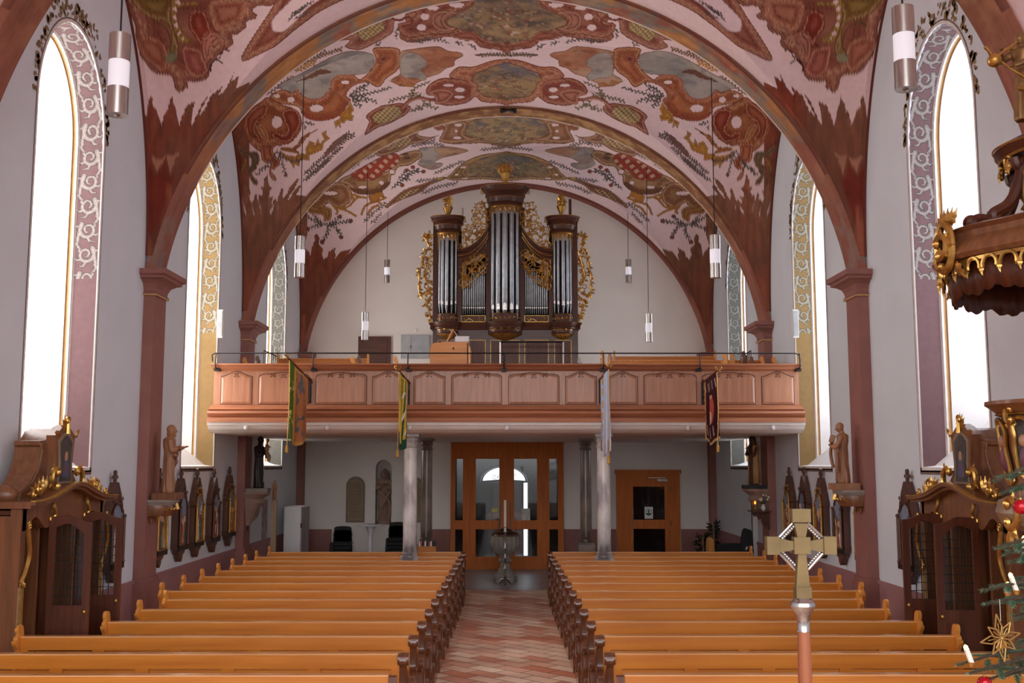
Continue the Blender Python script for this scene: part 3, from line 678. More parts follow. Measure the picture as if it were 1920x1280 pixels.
for sx in (-1, 1):
    for wi, (yc, hw) in enumerate(WINS):
        if wi == 0: continue
        root = thing('window_%d' % (wi+1+(4 if sx > 0 else 0)), 'tall round-arched window in the %s side wall' % ('left' if sx < 0 else 'right'), 'window', (sx*WX, yc, SILL), kind='structure')
        N = 1300 if wi else 60; R = 1.25*hw; zs = WTOP-R
        # path from sill far side up and over, (y, z, s)
        def path(inset, n=N, z0=SILL):
            h = hw-inset; r = R-inset; L1 = zs-z0; L2 = PI*(h+r)/2; s = np.linspace(0, L1*2+L2, n); out = []
            for q in s:
                if q < L1: out.append((h, z0+q))
                elif q < L1+L2: t = (q-L1)/L2*PI; out.append((h*math.cos(t), zs+r*math.sin(t)))
                else: out.append((-h, zs-(q-L1-L2)))
            return np.array(out), s
        p0, s = path(0); p1, _ = path(.03); nt_ = 34 if wi else 3; G = np.zeros((nt_, N, 3)); T = np.linspace(0, 1, nt_)
        for j, t in enumerate(T):
            q = p0*(1-t)+p1*t; G[j,:,0] = sx*(WX+.30*t); G[j,:,1] = yc+q[:,0]; G[j,:,2] = q[:,1]
        S2, T2 = np.meshgrid(np.minimum(s, s[-1]-s), T)
        cc = scroll_cols(S2, T2, .30, *WCOL[wi], 2.3)
        world_child(grid_mesh('painted_reveal', G, None, cc.reshape(-1, 3), M['scroll']), root)
        # ochre line and white embrasure
        p2, _ = path(.05); p3, _ = path(.075); p4, _ = path(.16)
        def sweep(nm, rings, mt):
            b = MB(); b.loft([[(sx*(WX+dx), yc+q[0], q[1]) for q in pp[::(10 if wi else 1)]] for dx, pp in rings], cap=False, closed=False)
            o = b.build(nm, mt, ang=1.2); return world_child(o, root)
        sweep('white_fillet', [(.30, p1), (.30, p2), (.325, p2)], M['whiteline'])
        sweep('ochre_fillet', [(.325, p2), (.36, p2), (.36, p3)], M['ochre'])
        sweep('embrasure', [(.36, p3), (1.0, p4)], M['reveal'])
        # sill
        sl = .3 if wi == 3 else .75; b = MB(); b.add([(sx*WX, yc-hw, SILL), (sx*WX, yc+hw, SILL), (sx*(WX+.15), yc+hw, SILL+.02), (sx*(WX+.15), yc-hw, SILL+.02),
                         (sx*(WX+1.0), yc+hw, SILL+sl), (sx*(WX+1.0), yc-hw, SILL+sl)], [(0,1,2,3), (3,2,4,5)])
        world_child(b.build('window_sill', M['reveal'], flat=True), root)
        # glass
        pg = arch_pts(yc, hw-.1, SILL+sl-.25, WTOP-.1, 24, 1.25)
        b = MB().prism(pg, sx*(WX+.98), sx*(WX+1.0), 'x')
        gm = M.setdefault('glassL' if sx < 0 else 'glassR', emit('daylit_frosted_glass', (235,243,255) if sx > 0 else (255,252,250), GLASS_R if sx > 0 else GLASS_L))
        world_child(b.build('window_pane', gm, flat=True), root)
        # painted frame lines on the wall face
        for inset, w, mt, nm in ((-.035, .035, M['whiteline'], 'white_border'), (-.055, .018, M['greyline'], 'taupe_border')):
            a1, _ = path(inset, 80, SILL+inset if inset < 0 else SILL); a2, _ = path(inset+w, 80, SILL+inset)
            x0 = sx*(WX-(.004 if nm[0] == 'w' else .003)); b = MB()
            b.loft([[(x0, yc+q[0], q[1]) for q in a1], [(x0, yc+q[0], q[1]) for q in a2]], cap=False, closed=False)
            z = SILL+inset; b.add([(x0, yc-hw+inset, z), (x0, yc+hw-inset, z), (x0, yc+hw-inset, z+w), (x0, yc-hw+inset, z+w)], [(0,1,2,3)])
            if nm[0] == 't': b.add([(x0, yc-hw-.055, SILL-.085), (x0, yc+hw+.055, SILL-.085), (x0, yc+hw+.055, SILL-.035), (x0, yc-hw-.055, SILL-.035)], [(0,1,2,3)])
            world_child(b.build(nm, mt, flat=True), root)
        # painted leaf crest over the arch
        rr = random.Random(wi*3+sx); b = MB(); x0 = sx*(WX-.006)
        for i in range(150):
            t = rr.uniform(.02, PI-.02); base = .07+.23*abs(math.sin(t))**2*(.7+.3*math.sin(t*7)); q = rr.random(); off = .07+q*base
            y = (hw+off)*math.cos(t); z = zs+(R+off)*math.sin(t); a = t+rr.uniform(-1.3, 1.3); L = rr.uniform(.05, .12); w = L*.26
            ca, sa = math.cos(a), math.sin(a)
            b.add([(x0, yc+y+dx*ca-dy*sa, z+dx*sa+dy*ca) for dx, dy in ((-L/2,0),(-L*.2,w),(L*.25,w*.8),(L/2,0),(L*.2,-w*.9),(-L*.25,-w*.7))], [(0,1,2,3,4,5)])
        mt = M.setdefault('leafpaint%d' % (wi//3), mat('ochre_leaf_paint', (152,122,78) if wi < 3 else (120,108,92), .7, 0, (112,84,56), 9, .8))
        world_child(b.build('painted_crest', mt, flat=True), root)

# ---------------------------------------------------------------- back wall
def win_hole(x0, x1, z0, z1): return [(x0, z0), (x1, z0), (x1, z1), (x0, z1)]
YB = 25.9
def archxz(xc, hw, z0, z1, n=14): return [(xc-hw, z0), (xc+hw, z0)] + [(xc+hw*math.cos(t), z1-hw+hw*math.sin(t)) for t in np.linspace(0, PI, n)]
nl = atY(703, 983, YB); nr = atY(735, 862, YB); NX0, NX1, NZ0, NZ1 = nl[0], nr[0], nl[2], nr[2]
DX0, DX1 = atY(845, 1066, YB)[0]-.0, atY(1057, 1066, YB)[0]
DZ1 = atY(950, 828, YB)[2]
nh = archxz((NX0+NX1)/2, (NX1-NX0)/2, NZ0, NZ1)
d2 = [atY(1156, 1066, YB), atY(1275, 880, YB)]
outer = [(-5.3, 0), (5.3, 0), (5.3, 9.6), (-5.3, 9.6)]
struct(MB().prism(outer, YB, YB+.03, 'y', [nh, win_hole(DX0+.1, DX1-.1, .02, DZ1-.1), win_hole(d2[0][0]+.08, d2[1][0]-.08, .02, d2[1][2]-.08)]).build('wall_back', M['plaster_back'], flat=True))
b = MB(); 
for a, c in ((-5, DX0), (DX1, d2[0][0]), (d2[1][0], 5)):
    if a == -5: b.box(-5, atY(622,1000,YB)[0], YB-.02, YB, 0, .93); b.box(atY(808,1000,YB)[0], DX0, YB-.02, YB, 0, .93)
    else: b.box(a, c, YB-.02, YB, 0, .93)
struct(b.build('baseboard_back', M['pilaster'], flat=True))
# niche recess
b = MB(); b.loft([[(p[0], YB, p[1]) for p in nh], [(p[0], YB+.42, p[1]) for p in nh]], cap=False); b.prism(nh, YB+.42, YB+.44, 'y')
struct(b.build('trim_11', M['plaster_back'], ang=1))

# ---------------------------------------------------------------- pilasters with capitals
for pi_, (a, b_) in enumerate(PILY):
    for sx in (-1, 1):
        if pi_ == 0: struct(MB().box(*sorted((sx*WX, sx*(WX-.15))), a, b_, 0, 4.9).build('trim_19', M['pilaster'], flat=True)); continue
        b = MB(); ax = lambda d: sx*(WX-d)
        def bx(d, y0, y1, z0, z1): x = sorted((sx*WX, sx*(WX-d))); b.box(x[0], x[1], y0, y1, z0, z1)
        bx(.15, a, b_, .93, 4.82); bx(.20, a-.05, b_+.05, 0, .90); bx(.175, a-.025, b_+.025, .90, .96)
        y1e = b_ if pi_ == 3 else b_
        o = b.build('trim_%d' % (20+pi_*2+(sx > 0)), M['pilaster'], flat=True); struct(o)
        b = MB()
        prof = [(.15,4.80),(.18,4.80),(.18,4.83),(.16,4.85),(.17,4.90),(.20,4.96),(.26,5.0),(.32,5.02),(.32,5.05),(.36,5.07),(.36,5.14),(.0,5.145)]
        rings = []
        for d, z in prof:
            e = max(d-.15, -.02); rings.append([(sx*WX, a-e, z), (sx*(WX-d), a-e, z), (sx*(WX-d), b_+e, z), (sx*WX, b_+e, z)])
        b.loft(rings, cap=False, closed=False)
        o = struct(b.build('capital', M['pilaster'], flat=True)); o.name = 'trim_%d' % (30+pi_*2+(sx > 0))
        b = MB(); x = sorted((sx*WX, sx*(WX-.186))); b.box(x[0], x[1], a-.036, b_+.036, 4.795, 4.81)
        struct(b.build('trim_%d' % (40+pi_*2+(sx > 0)), M['goldline'], flat=True))
# ---------------------------------------------------------------- ornament helpers (f maps (u,v,w) to xyz)
def spiral(u, v, r, a0, turns, hand=1, n=26, k=.12):
    return [(u+r*(1-t*(1-k))*math.cos(a0+hand*turns*2*PI*t), v+r*(1-t*(1-k))*math.sin(a0+hand*turns*2*PI*t)) for t in np.linspace(0, 1, n)]
def curl(b, f, pts, th, w=0., taper=.35, seg=6):
    P = [f(p[0], p[1], w) for p in pts]; n = len(P)
    r = [th*(taper+(1-taper)*math.sin(PI*min(1, (i+.6)/(n*.7)))) if i < n*.5 else th*(taper+(1-taper)*(1-(i-n*.5)/(n*.5))) for i in range(n)]
    b.tube(P, r, seg); b.ell(P[-1], th*1.35, 8, 5); return b
def leaf(b, f, u, v, a, L, W, w=0., lobes=3, th=.006):
    """acanthus leaf: lobed outline, raised along its spine"""
    ca, sa = math.cos(a), math.sin(a); n = lobes*4+1
    spine = []; le = []; re = []
    for i in range(n):
        t = i/(n-1); wd = W*math.sin(PI*min(.97, .08+.92*t))**.8*(1-.45*t)*(1+.32*math.cos(t*lobes*2*PI)); bend = L*.18*t*t
        x, y = L*t, bend
        spine.append(f(u+x*ca-y*sa, v+x*sa+y*ca, w+th*3*math.sin(PI*t)))
        le.append(f(u+x*ca-(y+wd)*sa, v+x*sa+(y+wd)*ca, w)); re.append(f(u+x*ca-(y-wd)*sa, v+x*sa+(y-wd)*ca, w))
    vs = spine+le+re; fs = []
    for i in range(n-1): fs += [(i, i+1, n+i+1, n+i), (i, 2*n+i, 2*n+i+1, i+1)]
    bk = len(vs); 
    for p in le+re: vs.append(p)
    for i in range(n-1): fs.append((n+i, n+i+1, 2*n+i+1, 2*n+i))
    return b.add(vs[:bk], fs)
def cscroll(b, f, u, v, s, a, th, w=0., flip=1):
    """C-scroll with volutes at both ends and a few leaves on its back"""
    ca, sa = math.cos(a), math.sin(a)
    def g(x, y, z): y *= flip; return f(u+x*ca-y*sa, v+x*sa+y*ca, w+z)
    mid = [(s*.55*math.cos(t), s*.5*math.sin(t)) for t in np.linspace(-2.0, 2.0, 16)]
    p1 = spiral(mid[-1][0]-s*.0, mid[-1][1]-s*.16, s*.16, PI/2, 1.0, 1, 14); p0 = [(x, -y) for x, y in p1]
    path = list(reversed(p0))+mid+p1
    n = len(path); rr = [th*(.5+.7*math.sin(PI*i/(n-1))) for i in range(n)]
    b.tube([g(x, y, 0) for x, y in path], rr, 6)
    for x, y in (p0[-1], p1[-1]): b.ell(g(x, y, 0), th*1.5, 8, 5)
    for t in (-1.1, -.4, .4, 1.1): leaf(b, g, s*.55*math.cos(t), s*.5*math.sin(t), t, s*.34, s*.09, 0, 2)

# ---------------------------------------------------------------- pews
AISLE_END = [(-.46,0),(.06,0),(.07,.06),(.03,.12),(.05,.3),(.03,.42),(.045,.6),(.04,.78),(.06,.84),(.05,.90),(.0,.915),(-.045,.89),(-.055,.84),(-.03,.79),(-.035,.66),(-.07,.62),(-.2,.60),(-.33,.615),(-.385,.60),(-.40,.55),(-.37,.50),(-.32,.50),(-.345,.44),(-.36,.34),(-.34,.24),(-.39,.14),(-.44,.10),(-.47,.05)]
WALL_END = [(-.46,0),(.05,0),(.05,.12),(.03,.2),(.04,.85),(.05,.90),(.04,.96),(.02,1.005),(-.03,1.025),(-.065,1.01),(-.075,.97),(-.06,.935),(-.09,.915),(-.10,.89),(-.13,.885),(-.12,.85),(-.07,.80),(-.05,.72),(-.09,.64),(-.2,.60),(-.36,.60),(-.38,.54),(-.33,.5),(-.36,.34),(-.34,.22),(-.42,.10)]
def make_pew(L, sgn, name, npan, front=False):
    """origin at the aisle end of the back plane; runs to +x*sgn; people would sit facing the camera"""
    t = thing(name, '', 'pew')
    X = lambda a, b: sorted((sgn*a, sgn*b))
    b = MB(); x0, x1 = X(.03, L-.03)
    b.box(x0, x1, -.016, .03, .79, .90)                                 # top rail
    b.box(x0, x1, .008, .028, .36, .775)                              # field behind panels
    pw = (L-.06)/npan
    b.box(x0, x1, -.014, .03, .36, .42)
    for i in range(npan+1):
        c = .03+i*pw; w = .055 if 0 < i < npan else .07
        xa, xb = X(max(.03, c-w), min(L-.03, c+w)); b.box(xa, xb, -.012, .029, .42, .79)
    b.build('backrest', M['pew'], t)
    for i in range(npan):
        b = MB(); xa, xb = X(.03+i*pw+.075, .03+(i+1)*pw-.075)
        z0, z1 = .44, .755; r0 = [(xa,.006,z0),(xb,.006,z0),(xb,.006,z1),(xa,.006,z1)]
        r1 = [(xa+.035,-.008,z0+.03),(xb-.035,-.008,z0+.03),(xb-.035,-.008,z1-.03),(xa+.035,-.008,z1-.03)]
        b.add(r0+r1, [(0,1,5,4),(1,2,6,5),(2,3,7,6),(3,0,4,7),(4,5,6,7)]); b.build('panel', M['pew'], t, flat=True)
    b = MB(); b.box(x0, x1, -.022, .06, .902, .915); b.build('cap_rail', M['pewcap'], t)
    if not front:
        b = MB(); b.box(x0, x1, -.42, .0, .42, .45); b.box(x0, x1, -.40, -.38, .34, .42); b.build('seat', M['pew'], t)
    b = MB(); b.box(x0, x1, .03, .20, .70, .72); b.build('book_shelf', M['pew'], t)
    if not front:
        b = MB(); b.box(x0, x1, .17, .275, .16, .19); b.build('kneeler', M['pewdark'], t)
    # aisle end, carved
    a0, a1 = X(-.03, .03)
    b = MB(); b.prism(catmull(AISLE_END if not front else [(-.03,0),(.05,0),(.05,.9),(-.03,.9)], 3 if not front else 1), a0, a1, 'x')
    b2 = b; e = b.build('aisle_end', M['pewdark'], t, ang=.5)
    if not front:
        b = MB(); xm = sgn*-.012
        b.tube([(sgn*-.045,.0,.868),(sgn*.045,.0,.868)], .052, 14); b.tube([(sgn*-.045,-.345,.56),(sgn*.042,-.345,.56)], .043, 12)
        f = lambda u, v, w: (sgn*(-.034-w), u, v)
        curl(b, f, spiral(-.02,.70,.05,-1.2,.9), .010); curl(b, f, spiral(-.15,.50,.07,2,1,1), .010); curl(b, f, spiral(-.28,.30,.06,0,1,-1), .010)
        b.tube([f(-.02,.70,0), f(-.09,.6,0), f(-.15,.5,0), f(-.23,.4,0), f(-.28,.3,0), f(-.2,.12,0)], .009, 6)
        leaf(b, f, -.09,.60,1.4,.22,.04,0,3); leaf(b, f, -.2,.12,1.2,.2,.05,0,3); b.build('carving', M['pewdark'], e)
    b = MB(); w0, w1 = X(L-.035, L+.0)
    b.prism(catmull(WALL_END if not front else [(-.03,0),(.05,0),(.05,.9),(-.03,.9)], 3 if not front else 1), w0, w1, 'x')
    b.build('wall_end', M['pewend'], t, ang=.5)
    return t
rowY = [9.2,10.11,11.01,11.91,12.79,13.62,14.5,15.34,16.16,16.96,17.76,18.51,19.48]
ORD = ['front','second','third','fourth','fifth','sixth','seventh','eighth','ninth','tenth','eleventh','twelfth','thirteenth and rearmost']
def place_pews():
    protos = {}
    for sx, sd in ((-1, 'left'), (1, 'right')):
        ends = [4.48,4.48,4.02,4.0,4.0]+[4.32]*8 if sx < 0 else [4.15]*5+[4.46]*8
        for i, y in enumerate(rowY):
            ax = .865-.085*(i/12); L = round(ends[i]-ax, 2); K = (sx, ends[i])
            if K not in protos: o = protos[K] = make_pew(ends[i]-.83, sx, 'pew', 5)
            else: o = copy_tree(protos[K])
            o.location = (sx*ax, y, 0)
            tag(o, ('varnished oak pew, %s row with a carved aisle knob, %s block' % (ORD[i], sd)) if i else 'varnished oak pew nearest the front screen, %s of the aisle' % sd, 'pew', 'oak pews in the %s block' % sd)
        f = make_pew(3.62 if sx < 0 else 3.3, sx, 'pew_front_screen', 5, True); f.location = (sx*.86, 8.29, 0)
        tag(f, 'low panelled oak screen before the first pew, %s of the aisle' % sd, 'pew screen')
place_pews()
# ---------------------------------------------------------------- organ gallery
Z = lambda y, Y, x=950: float(atY(x, y, Y)[2])
Xp = lambda x, y, Y: float(atY(x, y, Y)[0])
YP = 18.2
gal = thing('organ_gallery', 'wide wooden organ gallery with panelled reddish parapet on a white cove', 'gallery', (0, YP, 0))
def part(b, nm, m, root=gal, **k): return world_child(b.build(nm, m, **k), root)
def yprofile(prof, x0, x1): # loft (y,z) profile along x
    return MB().loft([[(x0, y, z) for y, z in prof], [(x1, y, z) for y, z in prof]], cap=True)
zt, zb_ = Z(682, 18.05), Z(760, YP); zc0, zc1 = Z(765, 17.95), Z(791, 17.8)
struct(MB().box(-5, 5, YP+.4, 25.9, 3.06, 3.3).build('floor', M['beamwhite'], flat=True))
part(yprofile([(YP+.25, zt),(17.98, zt),(17.96, zt-.02),(17.99, zt-.035),(18.05, zt-.05),(18.08, zt-.08),(18.15, zt-.10),(YP, zt-.11),(YP+.2, zt-.11)], -5, 5), 'top_rail', M['cherryh'], ang=.4)
part(MB().box(-5, 5, YP, YP+.05, zb_-.03, zt-.10), 'parapet_board', M['cherry'], flat=True)
part(yprofile([(YP+.1, zb_+.02),(18.1, zb_+.01),(17.95, zc0),(17.9, zc0-.02),(17.93, zc0-.04),(17.86, zc0-.05),(17.84, zc0-.09),(17.9, zc1+.09),(17.84, zc1+.07),(17.82, zc1),(18.2, zc1),(YP+.1, zc1)], -5, 5), 'lower_cornice', M['cherryh'], ang=.4)
zw = Z(812, 18.2)
cv = [(17.86, zc1),(17.87, zc1-.05),(17.90, zc1-.055),(17.93, zc1-.10),(17.95, zw+.055),(18.0, zw+.04),(18.05, zw+.015),(18.10, zw),(18.6, zw),(18.6, zc1)]
part(yprofile(cv, -5, 5), 'cove', M['beamwhite'], ang=.5)
struct(MB().box(-5, 5, 18.6, 25.88, 3.0, 3.06).build('ceiling', M['beamwhite'], flat=True))
PAN = [(415,472,1),(486,578,2),(593,687,2),(699,757,1),(776,834,1),(847,940,2),(954,1048,2),(1061,1118,1),(1141,1195,1),(1208,1305,2),(1318,1415,2),(1429,1488,1)]
for a, c, k in PAN:
    x0, x1 = Xp(a, 730, YP), Xp(c, 730, YP); z0, z1 = Z(757, YP), Z(697, YP)
    def outline(o):
        w = x1-x0-2*o; n = 24; pts = [(x0+o, z0+o), (x1-o, z0+o)]
        for i in range(n+1):
            t = 1-i/n; h = .5-.5*math.cos(2*PI*(t if k == 1 else min(t*1.0, 1)))
            if k == 2: h = max(0, math.sin(PI*t))**.5*.8+.2*math.cos(4*PI*(t-.5))*math.sin(PI*t) ; h = min(h, 1) - .18*math.exp(-((t-.5)/.07)**2)
            else: h = (.5-.5*math.cos(2*PI*t))**1.0
            pts.append((x0+o+w*t, z1-o-.085+.085*h))
        return pts
    part(MB().prism(outline(-.012), YP-.004, YP+.01, 'y'), 'panel_groove', M['cherrydk'], flat=True)
    b = MB(); q0, q1 = outline(0), outline(.035)
    b.loft([[(p[0], YP-.006, p[1]) for p in q0], [(p[0], YP-.02, p[1]) for p in q1]], cap=False); b.prism(q1, YP-.02, YP-.01, 'y')
    pn = part(b, 'parapet_panel', M['cherry'], flat=True)
    f = lambda u, v, w: (u, YP-.022-w, v)
    for t in ((.5,) if k == 1 else (.28, .5, .72)):
        u = x0+(x1-x0)*t; v = z1-.04 if t != .5 or k == 1 else z1-.055
        b = MB()
        for s in (-1, 1): b.tube([f(p[0], p[1], 0) for p in spiral(u+s*.035, v-.035, .028, PI/2, .9, s, 14)], .005, 5)
        b.tube([f(u-.04, v+.01, 0), f(u, v-.0, 0), f(u+.045, v+.025, 0)], .005, 5)
        world_child(b.build('carved_curl', M['cherrydk']), gal)
# steel safety rail
rail = thing('safety_rail', 'thin black iron safety rail along the top of the parapet', 'railing', (0, 18.0, 4.1))
zr = Z(662, 18.0)
b = MB(); b.tube([(-5.0+.02, 18.0, zr-.14),(-4.99, 18.0, zr-.03),(-4.93, 18.0, zr),(4.90, 18.0, zr),(4.97, 18.0, zr-.03),(4.985, 18.0, zr-.14)], .012, 6)
part(b, 'rail', M['iron'], rail)
for px in (405, 587, 765, 945, 1131, 1312, 1499):
    x = Xp(px, 680, 18.0); b = MB(); zf = Z(693, 18.1)
    b.tube([(x, 18.0, zr),(x, 17.97, zr-.12),(x, 17.96, zt+.01),(x, 17.95, zt-.05),(x, 18.06, zf+.01)], .011, 6); b.cbox((x, 18.12, zf), (.09, .12, .05))
    if px == 945:
        for q in range(8): b.ell((x+(.012 if q % 2 else -.012), 17.95, zr-.03-q*.03), .016, 6, 4)
    part(b, 'rail_post', M['iron'], rail)
for px in (462, 613, 768, 950, 1290, 1448):
    p = atY(px, 802, 17.9); b = MB(); b.ell((0,-.045,0), (.045,.045,.045), 14, 10); b.lathe([(.03,0),(.03,.03)], (0,0,-.015), 12)
    o = b.build('cove_lamp', M['white']); o.location = (p[0], 17.93, p[2])
    where = {462:'between the side wall and the gold banner', 613:'just right of the gold banner', 768:'above the marble column by the green banner', 950:'over the glazed entrance doors', 1290:'beside the maroon banner', 1448:'nearest the right side wall'}[px]
    tag(o, 'small round white spot lamp on the cove %s' % where, 'lamp', 'spot lamps on the gallery cove')

# marble columns
def marble(nm, c, c2):
    m = mat(nm, c, .3, 0, c2, 2.6, .30, 0, None, (1.2,1.2,.55), .5, .2, 14.)
    return m
M['marble'] = marble('veined_white_marble', (226,220,216), (104,96,96)); M['marble2'] = marble('veined_brown_marble', (140,126,114), (84,66,54))
def column(px, Y, ybase, mt, label, r0=.118):
    x = Xp(px, ybase, Y); zb = Z(ybase, Y); t = thing('marble_column', label, 'column', (x, Y, 0), group='marble columns under the gallery')
    b = MB(); b.box(-.17,.17,-.17,.17,0,zb-.02); b.build('pedestal', M['greystone'], t, flat=True)
    b = MB(); b.box(-.155,.155,-.155,.155,zb-.02,zb+.02); b.lathe([(.15,.02),(.155,.035),(.15,.06),(.128,.07),(.125,.085),(.135,.10),(.13,.115),(r0,.13)], (0,0,zb), 24); b.build('base', mt, t, ang=.9)
    b = MB(); b.lathe([(r0,.12),(r0*1.01,.6),(r0*.98,1.3),(r0*.92,2.78-zb)], (0,0,zb), 28); b.build('shaft', mt, t)
    b = MB(); b.lathe([(r0*.92,2.76),(r0*1.08,2.775),(r0*1.08,2.80),(r0*.95,2.81),(r0*.98,2.86),(r0*1.12,2.88),(r0*1.0,2.90),(r0*1.1,2.94),(r0*1.25,2.96)], (0,0,0), 24); b.box(-.15,.15,-.15,.15,2.955,3.0 if Y > 18.7 else zw); b.build('capital', mt, t, ang=.9)
    return t
column(768, 18.45, 1048, M['marble'], 'pale grey veined marble column beside the green and yellow banner')
column(1133, 18.45, 1048, M['marble'], 'pale grey veined marble column behind the light blue banner')
column(799, 21.9, 1018, M['marble2'], 'brownish marble column behind the front one, standing by the book box', .115)
column(1099, 21.9, 1018, M['marble2'], 'brownish marble column between the glazed entrance and the right front column', .115)

# banners
def banner(px0, px1, yt0, yt1, yb, Yo, Yi, label, colf, nm='banner', wave=.03):
    """cloth hangs in a plane at right angles to the parapet; outer edge Yo (px0,yt0) to inner edge Yi (px1,yt1)"""
    A = atY(px0, yt0, Yo); B = atY(px1, yt1, Yi); t = thing(nm, label, 'banner', (B[0], 18.0, 0), group='processional banners on the parapet')
    nu, nv = 60, 120; U, V = np.meshgrid(np.linspace(0, 1, nu), np.linspace(0, 1, nv)); zb = Z(yb, (Yo+Yi)/2)
    topz = A[2]*(1-U)+B[2]*U; G = np.zeros((nv, nu, 3)); amp = wave*(.3+.7*V)
    G[..., 0] = A[0]*(1-U)+B[0]*U+amp*np.sin(U*9+1)+.3*amp*np.sin(U*21); G[..., 1] = A[1]*(1-U)+B[1]*U; G[..., 2] = topz*(1-V)+(zb+.05*np.cos(U*PI*2))*V
    o = grid_mesh('cloth', G, None, colf(U, V).reshape(-1, 3), M['scroll']); world_child(o, t)
    so = o.modifiers.new('s', 'SOLIDIFY'); so.thickness = .008
    b = MB(); d = (A-B)/np.linalg.norm(A-B); P0 = B-d*.25+np.array([0,0,.02]); P1 = A+d*.12+np.array([0,0,.02]); b.tube([tuple(P0), tuple(P1)], .016, 8)
    world_child(b.build('pole', M['walnut']), t)
    b = MB(); b.ell(tuple(P1), .03, 10, 6); b.tube([tuple(P1), tuple(P1+d*.12)], [.02, .003], 6)
    f = lambda u, v, w: (P1[0]+u, P1[1]+w, P1[2]+v); 
    for s in (-1, 1): b.tube([f(*p, 0) for p in spiral(s*.03, .04, .03, -PI/2, .8, s, 12)], .006, 5)
    world_child(b.build('finial', M['gold']), t)
    x = B[0]; b = MB(); zz = B[2]
    b.cbox((x, 18.17, zz-.18), (.035, .03, .42)); b.tube([(x, 18.16, zz+.02),(x, 18.05, zz+.04),(x, 17.98, zz)], .014, 6)
    for q in (-.1, -.2, -.3): b.tube([(x, 18.16, zz+q), (x+.02, 18.08, zz+q-.03), (x, 18.1, zz+q-.08)], .007, 5)
    world_child(b.build('wall_bracket', M['iron']), t)
    b = MB(); b.tube([tuple(A), (A[0]+.01, A[1], A[2]-.6), (A[0]-.01, A[1], zb-.06)], .006, 5); b.lathe([(.008,.0),(.022,-.02),(.026,-.12),(.01,-.13)], (A[0]-.01, A[1], zb-.04), 8)
    world_child(b.build('tassel', M['goldpaint']), t)
    return t
def L3(c): return np.array(lin(c))
def col_a(U, V):   # tan cloth, green and gold outer strip
    n = fbm(U*8, V*14, V*0+2); c = np.where((n > .56)[...,None] & (np.abs(U-.62) < .2)[...,None], L3((98,104,110)), L3((178,118,76)))
    c = np.where(((U > .93) | (V > .95) | (V < .03))[...,None], L3((196,150,84)), c)
    g = U < .33; w = np.where(((fbm(U*20, V*26, V*0+5) > .6) & ((V % .4) > .22))[...,None], L3((210,200,120)), L3((84,112,36)))
    c = np.where(g[...,None], w, c); c = np.where((abs(U-.33) < .05)[...,None], L3((206,160,70)), c); return c
def col_b(U, V):
    c = np.where(((U*6+V*1.2) % 1 < .42)[...,None] | (V > .86)[...,None], L3((36,84,58)), L3((222,186,62)))
    c = np.where(((np.abs((U-.7)*3+(V % .3)*4-.6) < .14) & (V > .2) & (V < .8))[...,None], L3((230,226,200)), c)
    return np.where(((abs(U-.06) < .05) | (V < .02))[...,None], L3((214,176,70)), c)
def col_c(U, V):
    s = (U*5) % 1; c = np.where((s < .5)[...,None], L3((214,214,226)), L3((160,182,214)))
    c = np.where((abs(U-.78) < .1)[...,None] & (np.sin(V*40) > -.3)[...,None], L3((206,158,84)), c); return np.where((V > .85)[...,None] & (s > .8)[...,None], L3((140,100,70)), c)
def col_d(U, V):
    c = np.repeat(np.repeat(L3((66,22,34))[None,None], U.shape[0], 0), U.shape[1], 1)
    fig = ((U-.45)/.22)**2+((V-.5)/.2)**2 < 1; c = np.where(fig[...,None], L3((204,90,76)), c); fig = ((U-.5)/.12)**2+((V-.6)/.1)**2 < 1; c = np.where(fig[...,None], L3((226,196,160)), c)
    c = np.where((((U-.45)/.1)**2+((V-.3)/.03)**2 < 1)[...,None], L3((224,180,150)), c)
    c = np.where(((np.abs(np.sin(U*16+V*6)) < .25) & ((V < .2) | (V > .74)) & (V > .06) & (V < .9))[...,None], L3((222,206,190)), c)
    return np.where(((U > .94) | (V > .96))[...,None], L3((206,166,104)), c)
banner(543, 577, 676, 711, 830, 16.9, 17.9, 'tan and gold processional banner with a green front edge', col_a)
banner(748, 764, 697, 716, 838, 17.0, 17.9, 'green and yellow striped processional banner', col_b)
banner(1141, 1127, 692, 712, 850, 17.0, 17.9, 'pale blue and silver processional banner', col_c)
banner(1344, 1322, 698, 716, 829, 17.0, 17.9, 'dark maroon processional banner with a red-robed figure', col_d)

# ---------------------------------------------------------------- organ
YO = 22.8
ox = lambda x: Xp(740+x/3.2, 480, YO); oz = lambda y: Z(280+y/3.2, YO)
org = thing('pipe_organ', 'baroque pipe organ with dark walnut case, tin pipes and gilded carving', 'organ', (0, YO, 3.3))
P = lambda b, nm, m, root=None, **k: world_child(b.build(nm, m, **k), org) if root is None else b.build(nm, m, **k)
def sub(b, nm, m, parentpart, **k):
    o = b.build(nm, m, **k); o.parent = parentpart; o.matrix_parent_inverse = Matrix.Translation(-org.location) ; 
    o.matrix_parent_inverse = Matrix.Identity(4); return o
case = P(MB().box(ox(232), ox(1097), YO+.02, YO+1.0, 3.3, oz(1062)), 'lower_case', M['walnutx'], flat=True)
for a, c in ((262,378),(445,548),(575,750),(778,922),(955,1058)):
    b = MB(); x0, x1, z0, z1 = ox(a), ox(c), 3.5, oz(1142)
    for q in ((x0,x1,z1-.012,z1),(x0,x0+.014,z0,z1),(x1-.014,x1,z0,z1)): b.box(q[0], q[1], YO+.005, YO+.03, q[2], q[3])
    P(b, 'gilt_frame', M['goldpaint'], flat=True); P(MB().box(x0+.03, x1-.03, YO+.008, YO+.03, z0, z1-.03), 'case_panel', M['walnut'], flat=True)
P(MB().box(ox(262), ox(1065), YO+.3, YO+1.0, oz(1062), oz(610)), 'inner_case', M['dark'], flat=True)
